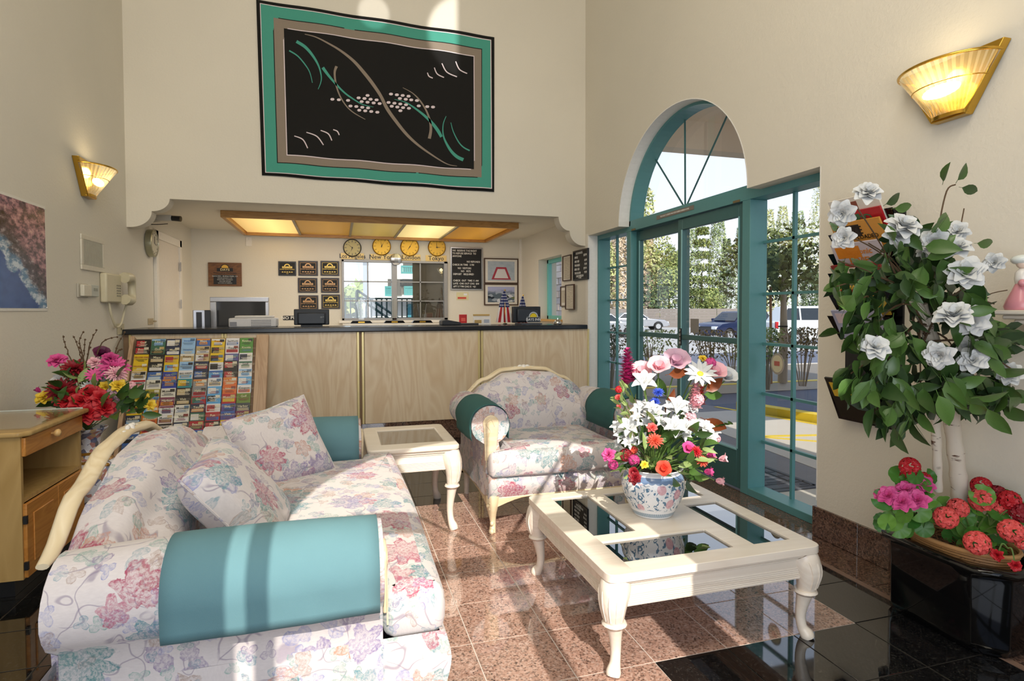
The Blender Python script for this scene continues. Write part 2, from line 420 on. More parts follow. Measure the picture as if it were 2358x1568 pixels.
def m_pot():
    """white glaze painted with blue scrolls and pink peonies"""
    t = NT('painted_porcelain'); p = t.obj(); s = t.n('SeparateXYZ'); t.l(p, s.inputs[0])
    th = t.math('ARCTAN2', s.outputs[1], s.outputs[0]); q = t.n('CombineXYZ'); t.l(t.math('MULTIPLY', th, .15), q.inputs[0]); t.l(s.outputs[2], q.inputs[1]); uv = q.outputs[0]
    w = t.vm('ADD', uv, t.vm('SCALE', t.noise(uv, 30, 1).outputs['Color'], scale=.02))
    v = t.noise(w, 44, 1, .5, 1.3).outputs[0]
    z = s.outputs[2]
    band = t.math('MULTIPLY', t.sstep(.035, .05, z), t.math('SUBTRACT', 1, t.sstep(.155, .165, z)))
    m = t.math('MULTIPLY', t.sstep(.57, .6, v), band)
    c = t.mix(m, lin('E9EAEC'), t.mix(t.noise(uv, 60, 1).outputs[0], lin('38618F'), lin('7A9AA8')))
    vv = t.vor(uv, 9, '2D'); fm = t.math('SUBTRACT', 1, t.sstep(.02, .024, t.math('MULTIPLY', vv.outputs['Distance'], .11)))
    fm = t.math('MULTIPLY', fm, band)
    c = t.mix(t.math('MULTIPLY', fm, .8), c, t.mix(t.noise(uv, 120, 1).outputs[0], lin('E6B9C0'), lin('C9808C')))
    sc = t.math('ABSOLUTE', t.math('SINE', t.math('MULTIPLY', th, 14)))
    topb = t.math('MULTIPLY', t.sstep(.166, .168, t.math('ADD', z, t.math('MULTIPLY', sc, .006))), t.math('SUBTRACT', 1, t.sstep(.186, .188, z)))
    c = t.mix(t.math('MULTIPLY', topb, .85), c, lin('3F6C9C'))
    lo = t.math('MULTIPLY', t.sstep(.008, .01, z), t.math('SUBTRACT', 1, t.sstep(.026, .028, z)))
    st = t.math('GREATER_THAN', t.math('SINE', t.math('MULTIPLY', th, 70)), 0)
    c = t.mix(t.math('MULTIPLY', lo, t.math('ADD', .4, t.math('MULTIPLY', st, .4))), c, lin('4E7C97'))
    return t.set(c, .12)
POT = m_pot()
def m_imari():
    t = NT('imari_porcelain'); p = t.obj(); s = t.n('SeparateXYZ'); t.l(p, s.inputs[0])
    v = t.vor(p, 42); c = t.ramp(t.math('FRACT', t.vm('DOT_PRODUCT', v.outputs['Color'], (1, 2, 3))), [(0, lin('E8E6EA')), (.4, lin('23306A')), (.55, lin('B4552A')), (.68, lin('C8932E')), (.8, lin('E8E6EA')), (.92, lin('3A2A20'))], 'CONSTANT')
    n = t.noise(p, 60, 2).outputs[0]
    c = t.mix(t.math('MULTIPLY', n, .5), c, lin('DADAE2'))
    return t.set(c, .12)
IMARI = m_imari()
# ---------------------------------------------------------------- the room
XL, XR, YS, YR, ZC = -1.758, 2.572, 5.871, -1.25, 5.1       # left wall, right wall, bulkhead wall, rear wall, lobby ceiling
YB, ZRC = 8.22, 2.30                                        # reception back wall and ceiling
ZSOF = 2.265
T = .3048; GX, GY = .4773, 3.073
# floor slab with the joints' colour, tiles laid on it
struct('floor', MB().box(XL, 2.70, YR, YB, -.12, -.0025), GROUTD)
FL = bpy.data.objects['floor']
def tmesh(name, m):
    b = MB(); e = .0012
    b.v = []; 
    for (x, y) in ((0, 0), (1, 0), (1, 1), (0, 1)): b.v.append((x, y, -.004))
    k = .004
    for (x, y) in ((0, 0), (1, 0), (1, 1), (0, 1)): b.v.append((x, y, -.0006))
    for (x, y) in ((k, k), (1 - k, k), (1 - k, 1 - k), (k, 1 - k)): b.v.append((x, y, 0))
    b.f = [(8, 9, 10, 11)] + [(i, (i + 1) % 4, 4 + (i + 1) % 4, 4 + i) for i in range(4)] + [(4 + i, 4 + (i + 1) % 4, 8 + (i + 1) % 4, 8 + i) for i in range(4)]
    b.uv = [None] * 9; b.mi = [0] * 9
    return b.mesh(name, m)
TM = {'p': tmesh('pink_tile', PINK), 'k': tmesh('black_tile', BLACKT), 'b': tmesh('brown_tile', BROWN)}
xs = [XL] + [GX + k * T for k in range(-7, 6)] + [2.305]
ys = sorted([GY + k * T for k in range(-6, 9)] + [3.80])
ys = [YR + .0] + [GY + k * T for k in range(-10, -6)] + ys + [YS - .13]
def tile(kind, x0, x1, y0, y1, g=.0021):
    o = bpy.data.objects.new('tile', TM[kind]); link(o, FL)
    o.location = (x0 + g, y0 + g, 0); o.scale = (x1 - x0 - 2 * g, y1 - y0 - 2 * g, 1)
for i in range(len(xs) - 1):
    for j in range(len(ys) - 1):
        x0, x1, y0, y1 = xs[i], xs[i + 1], ys[j], ys[j + 1]
        if y1 - y0 < .02 or x1 - x0 < .02: continue
        cx, cy = (x0 + x1) / 2, (y0 + y1) / 2
        pink = (GX - T < cx < 2.003 and 1.854 < cy < 3.80) or (GX - T < cx < 1.087 and cy < 1.854) or (.70 < cx < 2.003 and 3.8 < cy < 3.98)
        tile('p' if pink else 'k', x0, x1, y0, y1)
# pale joints between the pink tiles, seen as a light slab just under them
struct('floor_joint_bed', MB().box(GX - T, 1.087, 1.0, 1.854, -.0025, -.0014).box(GX - T, 2.003, 1.854, 3.80, -.0025, -.0014), GROUT, parent=FL)
yb = [YR, -.4, .25, .86, 1.47, 2.08, 2.70]
for j in range(len(yb) - 1): tile('b', 2.335, XR, yb[j], yb[j + 1])
struct('border_strip', MB().box(2.306, 2.334, YR, YS, -.004, .0015), flat('8A7061', .15), parent=FL)
yy = 2.70
while yy < YS - .15:
    tile('b', 2.335, 2.69, yy, min(yy + .5, YS - .13)); yy += .5

# right wall with the door opening and its arch
Y0, Y1, ZT = 2.645, 5.80, 2.066; YA, RA, RZ = 4.17, .92, .84
TH = .255
def arch(n=40, r=1.0, rz=1.0, yc=YA, z=ZT): return [(yc + RA * r * math.cos(PI * i / n), z + RZ * rz * math.sin(PI * i / n)) for i in range(n + 1)]
def wall_with_arch(name, xa, xb, ya, yb, y0, y1, zt, arc, top, mat):
    b = MB()
    b.prism([(ya, 0), (y0, 0), (y0, top), (ya, top)], xa, xb, 'x')
    b.prism([(y1, 0), (yb, 0), (yb, top), (y1, top)], xa, xb, 'x')
    al = arc[-1][0]; ar = arc[0][0]                     # left (low y) and right end of the arch
    b.prism([(y0, zt), (al, zt), (al, top), (y0, top)], xa, xb, 'x')
    b.prism([(ar, zt), (y1, zt), (y1, top), (ar, top)], xa, xb, 'x')
    for k in range(len(arc) - 1):
        (p, q), (r, s) = arc[k], arc[k + 1]
        b.prism([(r, s), (p, q), (p, top), (r, top)], xa, xb, 'x')
    return b
struct('wall_right', wall_with_arch('w', XR, XR + TH, YR, YB + .2, Y0, Y1, ZT, arch(), ZC, WALL), WALL)
# window opening of the reception, cut as a recess filled by window_2 (built below)
struct('wall_left', MB().box(XL - .2, XL, YR, YB + .2, -.1, ZC), WALL)
struct('ceiling', MB().box(XL - .2, XR + .3, YR - .2, YS + .15, ZC, ZC + .15), WALL)
# bulkhead wall with scalloped brackets
zc = ZSOF
def scal(side):
    """outline of one bracket, two concave quarter bites"""
    p = W('Y', YS, 297, 520) if side < 0 else W('Y', YS, 1345, 567)
    return p
bl = [(XL, 2.02)]
def bite(xc, zc_, rx, rz, a0, a1, n=10): return [(xc + rx * math.cos(a0 + (a1 - a0) * i / n), zc_ + rz * math.sin(a0 + (a1 - a0) * i / n)) for i in range(n + 1)]
# left: from (XL, 2.005) bite up to (-1.56, 2.13), then bite up to (-1.42, 2.265)
L = bite(XL + .02, 2.005 + .14, .175, .14, -PI / 2, 0) + bite(-1.565, 2.15 + .115, .145, .115, -PI / 2, 0)
R = [(-(x - XL) + XR, z) for x, z in bite(XL + .02, 1.965 + .15, .16, .15, -PI / 2, 0) + bite(-1.575, 2.12 + .145, .125, .145, -PI / 2, 0)]
poly = [(XL, ZC), (XL, 2.005)] + L + R[::-1] + [(XR, 1.965), (XR, ZC)]
struct('wall_front', MB().prism(poly[::-1], YS, YS + .14, 'y'), WALL)
struct('ceiling_reception', MB().box(XL, XR, YS + .14, YB, ZRC, ZRC + .1), WALL)
struct('wall_back', MB().box(XL, -1.0 + 1.02, YB, YB + .12, 0, ZRC + .1), WALL)
# back wall is pieced around its window
WBX0, WBX1 = W('Y', YB, 787, 650).x, W('Y', YB, 1030, 650).x
WBZ0, WBZ1 = W('Y', YB, 905, 737).z, W('Y', YB, 905, 600).z
bpy.data.objects.remove(bpy.data.objects['wall_back'])
b = MB().box(XL, WBX0, YB, YB + .12, 0, ZRC + .1).box(WBX1, XR, YB, YB + .12, 0, ZRC + .1).box(WBX0, WBX1, YB, YB + .12, 0, WBZ0).box(WBX0, WBX1, YB, YB + .12, WBZ1, ZRC + .1)
struct('wall_back', b, WALL)
pj = W('Y', YB - .1, 1198, 600)
struct('trim_1', MB().box(W('Y', YB, 1193, 600).x, W('Y', YB, 1205, 600).x, YB - .06, YB, .3, ZRC), TRIM)

# rear wall behind the camera: the tall arched window the sun comes through
def rear():
    b = MB(); y0, y1 = YR - .15, YR
    def bx(xa, xb, za, zb): b.box(xa, xb, y0, y1, za, zb)
    bx(XL - .2, -.415, 0, ZC); bx(1.53, XR + .3, 0, ZC); bx(-.415, 1.53, 0, .15)
    c, r, n = .58, .95, 24
    pts = [(c + r * math.cos(PI * i / n), 3.12 + r * 1.0 * math.sin(PI * i / n)) for i in range(n + 1)]
    for k in range(n):
        (p, q), (s, t) = pts[k], pts[k + 1]
        b.prism([(s, t), (p, q), (p, ZC), (s, ZC)], y0, y1, 'y')
    bx(-.415, -.37, 3.0, ZC)
    return b
struct('wall_rear', rear(), WALL)
wf = MB()
for xa, xb, za, zb in ((-.365, -.315, .15, 3.0), (.53, .63, .15, 3.12), (1.06, 1.29, .15, 3.0), (1.34, 1.53, .15, 3.0), (1.27, 1.36, 2.5, 3.0), (-.46, 1.53, 3.0, 3.12)):
    wf.box(xa, xb, YR - .1, YR - .04, za, zb)
for an in (55, 90, 125):
    a = math.radians(an); wf.rod((.58, YR - .07, 3.12), (.58 + .95 * math.cos(a), YR - .07, 3.12 + .95 * math.sin(a)), .013, 6)
struct('window_3', wf, TEALD)

# window 1: teal entrance frame with sliding doors, sidelights and fanlight
XF, XG = 2.68, 2.80
w1 = thing('window_1', 'teal framed glass entrance with arched fanlight', 'window', (XF, YA, 0)); w1['kind'] = 'structure'; del w1['category']; del w1['label']
def wpart(n, mb, m, parent=None, **k): return part(n, mb, m, parent or w1, world=True, **k)
bpy.context.view_layer.update()
ZH0, ZH1 = 2.02, 2.12
PA, PB, PC, PD = 3.36, 3.44, 5.05, 5.13
mb = MB().box(XF, XG + .02, PA, PB, 0, ZH0).box(XF, XG + .02, PC, PD, 0, ZH0)
mb.box(XF, XG + .02, Y0, Y1, ZH0, ZH1).box(XF, XG + .02, Y0, Y0 + .03, 0, ZH0).box(XF, XG + .02, Y1 - .03, Y1, 0, ZH0)
mb.box(XF, XG + .02, Y0, PA, 0, .05).box(XF, XG + .02, PD, Y1, 0, .05)
wpart('frame', mb, TEAL, bevel=.003)
# plaster reveal shows between wall face and frame; fanlight ring
a1 = arch(40, 1, 1, YA, ZH1 - .05); a2 = arch(40, .965, .96, YA, ZH1 - .05)
mb = MB()
for k in range(40): mb.prism([a1[k], a1[k + 1], a2[k + 1], a2[k]], XF, XG + .02, 'x')
wpart('arch_frame', mb, TEAL)
hub = (4.13, ZH1)
for px, py in ((1496, 352), (1577, 222), (1676, 272)):
    e = W('X', XG, px, py)
    wpart('spoke', MB().rod((XG, W('X', XG, 1578, 472).y, ZH1), (XG, e.y, e.z + .03), .008, 6), TEALD)
# sidelight bars
def bars(ya, yb, vy, ypx, xpx):
    wpart('mullion', MB().box(XG - .012, XG + .012, vy - .01, vy + .01, .05, ZH0), TEAL)
    for y in ypx:
        z = W('X', XG, xpx, y).z
        wpart('glazing_bar', MB().box(XG - .012, XG + .012, ya, yb, z - .009, z + .009), TEAL)
bars(Y0 + .03, PA, W('X', XG, 1830, 600).y, (547, 674, 797, 920, 1039), 1830)
bars(PD, Y1 - .03, W('X', XG, 1421.5, 650).y, (615, 691, 766, 836), 1421.5)
def pane(y0, y1, z0, z1, x=XG):
    wpart('pane', MB().quad((x, y0, z0), (x, y1, z0), (x, y1, z1), (x, y0, z1)), GLASS)
pane(Y0 + .03, PA, .05, ZH0); pane(PD, Y1 - .03, .05, ZH0)
a3 = [(XG, y, z) for y, z in arch(30, .97, .96, YA, ZH1 - .05)]
wpart('fanlight_pane', MB().add(a3, [tuple(range(31))]), GLASS)
# door leaves
def leaf(nm, ya, yb, x, kick):
    d = bpy.data.objects.new(nm, None); link(d, w1); d.location = (x - XF, (ya + yb) / 2 - YA, 0)
    bpy.context.view_layer.update()
    s = .065; zm = W('X', x, 1660, 783).z
    mb = MB()
    mb.box(x, x + .04, ya, ya + s, .01, ZH0 - .005).box(x, x + .04, yb - s, yb, .01, ZH0 - .005)
    mb.box(x, x + .04, ya + s, yb - s, ZH0 - .095, ZH0 - .005).box(x, x + .04, ya + s, yb - s, .01, kick)
    mb.box(x, x + .04, ya + s, yb - s, zm - .02, zm + .02)
    part('door_frame', mb, TEALD, d, world=True, bevel=.004)
    part('pane', MB().quad((x + .02, ya + s, kick), (x + .02, yb - s, kick), (x + .02, yb - s, ZH0 - .095), (x + .02, ya + s, ZH0 - .095)), GLASS, d, world=True)
    mb = MB().box(x - .004, x, ya + s - .012, ya + s, kick, ZH0 - .095).box(x - .004, x, yb - s, yb - s + .012, kick, ZH0 - .095).box(x - .006, x, ya + s, yb - s, kick - .012, kick)
    part('glazing_bead', mb, flat('8FC4C8', .3), d, world=True)
    return d
ymid = W('X', XF + .03, 1566, 600).y
dr = leaf('right_door_leaf', PB, ymid + .02, XF + .02, .29)
dl = leaf('left_door_leaf', ymid - .03, PC, XF + .062, .29)
bpy.context.view_layer.update()
part('lock', MB().box(XF + .012, XF + .02, ymid - .045, ymid - .02, .98, 1.12), BLACKP, dr, world=True)
for yy in (PB + .06, PC - .06): wpart('latch', MB().box(XF - .006, XF, yy - .035, yy + .035, ZH0 + .0, ZH0 + .016), flat('8A7A5A', .4, .6))
# the notice strip over the door
def wall_local(ax, name, label, cat, p, group=None):
    """thing hung on a wall; local x to the right, z up, -y towards the room"""
    rz = {'back': 0, 'right': -PI / 2, 'left': PI / 2}[ax]
    o = thing(name, label, cat, p, rz, group); bpy.context.view_layer.update(); return o
p = W('X', XF, 1553, 488)
s = wall_local('right', 'door_notice', 'narrow printed notice strip on the teal bar above the sliding doors', 'sign', (XF - .001, p.y, ZH1 - .045))
part('strip', MB().box(-.28, .28, -.002, 0, -.017, .017), flat('7F756C', .5), s)
part('lettering', lettering(MB(), 'THIS DOOR TO REMAIN UNLOCKED DURING BUSINESS HOURS', .0185, 0, -.0035, 0, .001, sx=.82), flat('E4DED6', .5), s)
# round badge on the sidelight pane
p = W('X', XG - .004, 1790, 838)
s = wall_local('right', 'window_badge', 'small oval tan decal stuck on the right sidelight pane', 'decal', (XG - .003, p.y, p.z))
part('rim', MB().lathe([(.001, 0), (.062, 0), (.062, .002), (.001, .002)], 28).xf(Matrix.Rotation(PI / 2, 4, 'X') @ Matrix.Scale(1.15, 4, (0, 1, 0))), flat('A39A90', .4), s)
part('disc', MB().lathe([(.001, 0), (.05, 0), (.05, .0015), (.001, .0015)], 28).xf(Matrix.Translation((0, -.002, 0)) @ Matrix.Rotation(PI / 2, 4, 'X') @ Matrix.Scale(1.15, 4, (0, 1, 0))), flat('CFC6A8', .4), s)
part('flag', MB().box(-.024, .024, -.006, -.004, -.012, .018), flat('B4655A', .5), s)

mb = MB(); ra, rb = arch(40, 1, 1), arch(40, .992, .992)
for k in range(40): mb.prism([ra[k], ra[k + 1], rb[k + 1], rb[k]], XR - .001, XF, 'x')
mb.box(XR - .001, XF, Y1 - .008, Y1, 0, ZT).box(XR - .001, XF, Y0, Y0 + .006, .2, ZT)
struct('lit_reveal', mb, flat('EFEDE8', .5))  # whiter than the wall: the lit plaster's brightness is put into this colour
lt = MB()
for k_, ch in enumerate('PUSH'): lettering(lt, ch, .03, 0, 0, -.033 * k_ + .05, .001)
q_ = part('lettering', lt, flat('D8D8D4', .5), dr, rot=(0, 0, -PI / 2)); q_.location = (XF + .0105 - dr.location.x - XF, ymid - .032 - YA - dr.location.y, 1.05)
pc_ = W('X', XF + .03, 1598, 750)
s = wall_local('right', 'glass_card', 'plain grey square card stuck on the right door pane', 'card', (XF + .037, pc_.y, pc_.z))
part('card', MB().box(-.055, .055, -.002, 0, -.055, .055), flat('8B8782', .6), s)
# right wall: baseboard of granite slabs
bb = thing('baseboard_right', 'x', 'x', (XR, 0, 0)); bb['kind'] = 'structure'; del bb['category']; del bb['label']
edges = [YR, .2, .83, 1.44, 2.05, 2.36, 2.648]
ZB = W('X', XR - .015, 1876, 1166).z
for k in range(len(edges) - 1):
    part('slab', MB().box(-.016, -.001, edges[k] + .0015, edges[k + 1] - .0015, .002, ZB), BROWN, bb, bevel=.0015, bseg=1)
part('slab_end', MB().box(-.016, .06, 2.648, 2.66, .002, ZB), BROWN, bb)
struct('trim_2', MB().box(XR - .003, XR - .0, Y1 - .0, Y1 + .055, 0, ZT + .02), TRIM)
# ---------------------------------------------------------------- cabriole legs, tables
import bmesh
def lerp_tab(tab, x):
    if x <= tab[0][0]: return tab[0][1]
    for (a, p), (b, q) in zip(tab, tab[1:]):
        if x <= b: t = (x - a) / (b - a); t = t * t * (3 - 2 * t); return p + (q - p) * t
    return tab[-1][1]
def smoothpath(pts, n=6):
    P = [Vector(p) for p in pts]; out = []
    for i in range(len(P) - 1):
        p0, p1, p2, p3 = P[max(i - 1, 0)], P[i], P[i + 1], P[min(i + 2, len(P) - 1)]
        for k in range(n):
            t = k / n
            out.append(.5 * ((2 * p1) + (p2 - p0) * t + (2 * p0 - 5 * p1 + 4 * p2 - p3) * t * t + (3 * p1 - p0 - 3 * p2 + p3) * t ** 3))
    out.append(P[-1]); return out
def rsmooth(rs, n=6):
    return [v.x for v in smoothpath([(r, 0, 0) for r in rs], n)]
def cabriole(h, dx, dy, s=1.0):
    """leg with a knee, an ankle and a turned-out foot; origin under the table corner, dx,dy point outwards"""
    k = math.sqrt(.5); d = Vector((dx * k, dy * k, 0))
    prof = [(-.004, 1.0, .053), (.008, .93, .055), (.02, .8, .049), (.016, .62, .036), (.004, .44, .025), (-.004, .26, .019), (.002, .12, .019), (.018, .04, .026), (.024, 0.0, .024)]
    pts = [d * (a * s) + Vector((0, 0, h * z)) for a, z, r in prof]
    b = MB().tube(smoothpath(pts, 4), [r * s for r in rsmooth([r for a, z, r in prof], 4)], 14, up=d)
    zc_ = h * .56; b.tube([d * .012 * s + Vector((0, 0, zc_ - .009)), d * .012 * s + Vector((0, 0, zc_)), d * .012 * s + Vector((0, 0, zc_ + .009))], [.038 * s, .045 * s, .040 * s], 14)
    # reeds on the knee
    for q in (-1.1, -.55, 0, .55, 1.1):
        e = d * math.cos(q) + Vector((-d.y, d.x, 0)) * math.sin(q)
        b.tube(smoothpath([e * .053 * s + d * .0 + Vector((0, 0, h * .97)), e * .053 * s + d * .010 * s + Vector((0, 0, h * .9)), e * .047 * s + d * .019 * s + Vector((0, 0, h * .78)), e * .035 * s + d * .016 * s + Vector((0, 0, h * .62))], 3), .0045 * s, 5)
    return b
def rrect(x0, x1, y0, y1, r, n=4):
    o = []
    for cx, cy, a in ((x1 - r, y1 - r, 0), (x0 + r, y1 - r, 90), (x0 + r, y0 + r, 180), (x1 - r, y0 + r, 270)):
        o += [(cx + r * math.cos(math.radians(a + 90 * i / n)), cy + r * math.sin(math.radians(a + 90 * i / n))) for i in range(n + 1)]
    return o
def framed_top(b, x0, x1, y0, y1, z0, z1, holes, r=.03):
    """slab with rectangular holes: bands in x, pieces in y (joints closed by the rounded rim)"""
    xsn = sorted({x0, x1, *[h[0] for h in holes], *[h[1] for h in holes]}); ysn = sorted({y0, y1, *[h[2] for h in holes], *[h[3] for h in holes]})
    inh = lambda x, y: any(h[0] < x < h[1] and h[2] < y < h[3] for h in holes)
    idx = {}; V = []
    def vid(x, y, z):
        k = (round(x, 5), round(y, 5), z)
        if k not in idx: idx[k] = len(V); V.append((x, y, z))
        return idx[k]
    F = []
    solid = lambda i, j: 0 <= i < len(xsn) - 1 and 0 <= j < len(ysn) - 1 and not inh((xsn[i] + xsn[i + 1]) / 2, (ysn[j] + ysn[j + 1]) / 2)
    for i in range(len(xsn) - 1):
        for j in range(len(ysn) - 1):
            if not solid(i, j): continue
            a, c, d, e = xsn[i], xsn[i + 1], ysn[j], ysn[j + 1]
            F.append((vid(a, d, z1), vid(c, d, z1), vid(c, e, z1), vid(a, e, z1))); F.append((vid(a, e, z0), vid(c, e, z0), vid(c, d, z0), vid(a, d, z0)))
            if not solid(i - 1, j): F.append((vid(a, e, z0), vid(a, d, z0), vid(a, d, z1), vid(a, e, z1)))
            if not solid(i + 1, j): F.append((vid(c, d, z0), vid(c, e, z0), vid(c, e, z1), vid(c, d, z1)))
            if not solid(i, j - 1): F.append((vid(a, d, z0), vid(c, d, z0), vid(c, d, z1), vid(a, d, z1)))
            if not solid(i, j + 1): F.append((vid(c, e, z0), vid(a, e, z0), vid(a, e, z1), vid(c, e, z1)))
    b.add(V, F)
    return b
def wood_table(name, label, x0, x1, y0, y1, h, holes, leg_s, apron_h, smoke=SMOKE):
    t = thing(name, label, 'table', ((x0 + x1) / 2, (y0 + y1) / 2, 0)); bpy.context.view_layer.update()
    cx, cy = (x0 + x1) / 2, (y0 + y1) / 2; X, Y = (x1 - x0) / 2, (y1 - y0) / 2
    hl = [(a - cx, b_ - cx, c - cy, d - cy) for a, b_, c, d in holes]
    b = framed_top(MB(), -X, X, -Y, Y, h - .03, h, hl)
    # snip the four corners of the top into rounds
    def rnd(p):
        x, y, z = p
        return p
    me = b.mesh('tabletop', CREAM); bm = bmesh.new(); bm.from_mesh(me)
    bmesh.ops.remove_doubles(bm, verts=bm.verts, dist=1e-5)
    ce = [e for e in bm.edges if all(abs(abs(v.co.x) - X) < 1e-4 and abs(abs(v.co.y) - Y) < 1e-4 for v in e.verts)]
    bmesh.ops.bevel(bm, geom=ce, offset=.045, segments=4, profile=.6, affect='EDGES'); bm.to_mesh(me); bm.free()
    top = part('tabletop', me, CREAM, t, bevel=.009, bseg=3)
    part('moulding', MB().prism(rrect(-X + .014, X - .014, -Y + .014, Y - .014, .02), h - .046, h - .0305) if 0 else
         framed_top(MB(), -X + .016, X - .016, -Y + .016, Y - .016, h - .046, h - .0305, [(-X + .05, X - .05, -Y + .05, Y - .05)]), CREAM, t, bevel=.005)
    for (a, b_, c, d) in hl:
        g = part('glass_inset', MB().box(a - .0, b_ + .0, c, d, h - .014, h - .008), smoke, t)
        lip = framed_top(MB(), a - .0, b_ + .0, c, d, h - .024, h - .0145, [(a + .012, b_ - .012, c + .012, d - .012)])
        part('glass_ledge', lip, CREAM, t)
    ap = .028
    for nm, (xa, xb, ya, yb) in {'s': (-X + .05, X - .05, -Y + .03, -Y + .05), 'n': (-X + .05, X - .05, Y - .05, Y - .03), 'w': (-X + .03, -X + .05, -Y + .05, Y - .05), 'e': (X - .05, X - .03, -Y + .05, Y - .05)}.items():
        m = MB().box(xa, xb, ya, yb, h - .046 - apron_h, h - .046)
        for q in range(6):
            z = h - .046 - apron_h + .006 + q * apron_h * .085
            if nm in 'sn':
                y = ya if nm == 's' else yb; m.rod((xa, y, z), (xb, y, z), apron_h * .036, 6)
            else:
                x = xa if nm == 'w' else xb; m.rod((x, ya, z), (x, yb, z), apron_h * .036, 6)
        if nm in 'sn': y = ya if nm == 's' else yb; m.rod((xa, y, h - .052), (xb, y, h - .052), .006, 6)
        part('apron', m, CREAM, t, smooth=50)
    for sx in (-1, 1):
        for sy in (-1, 1):
            part('leg', cabriole(h - .046, sx, sy, leg_s), CREAM, t, smooth=60, loc=(sx * (X - .05), sy * (Y - .05), 0))
    return t
wood_table('coffee_table', 'low square whitewashed coffee table with four smoked glass insets', .872, 1.772, 1.79, 2.69, .37,
           [(.974, 1.160, 2.135, 2.622), (.976, 1.438, 1.88, 2.068), (1.53, 1.700, 1.88, 2.36), (1.24, 1.70, 2.45, 2.612)], 1.0, .085)
wood_table('end_table', 'whitewashed end table with one glass inset between sofa and armchair', .146, .668, 3.30, 3.96, .50,
           [(.235, .598, 3.43, 3.85)], 1.0, .10)

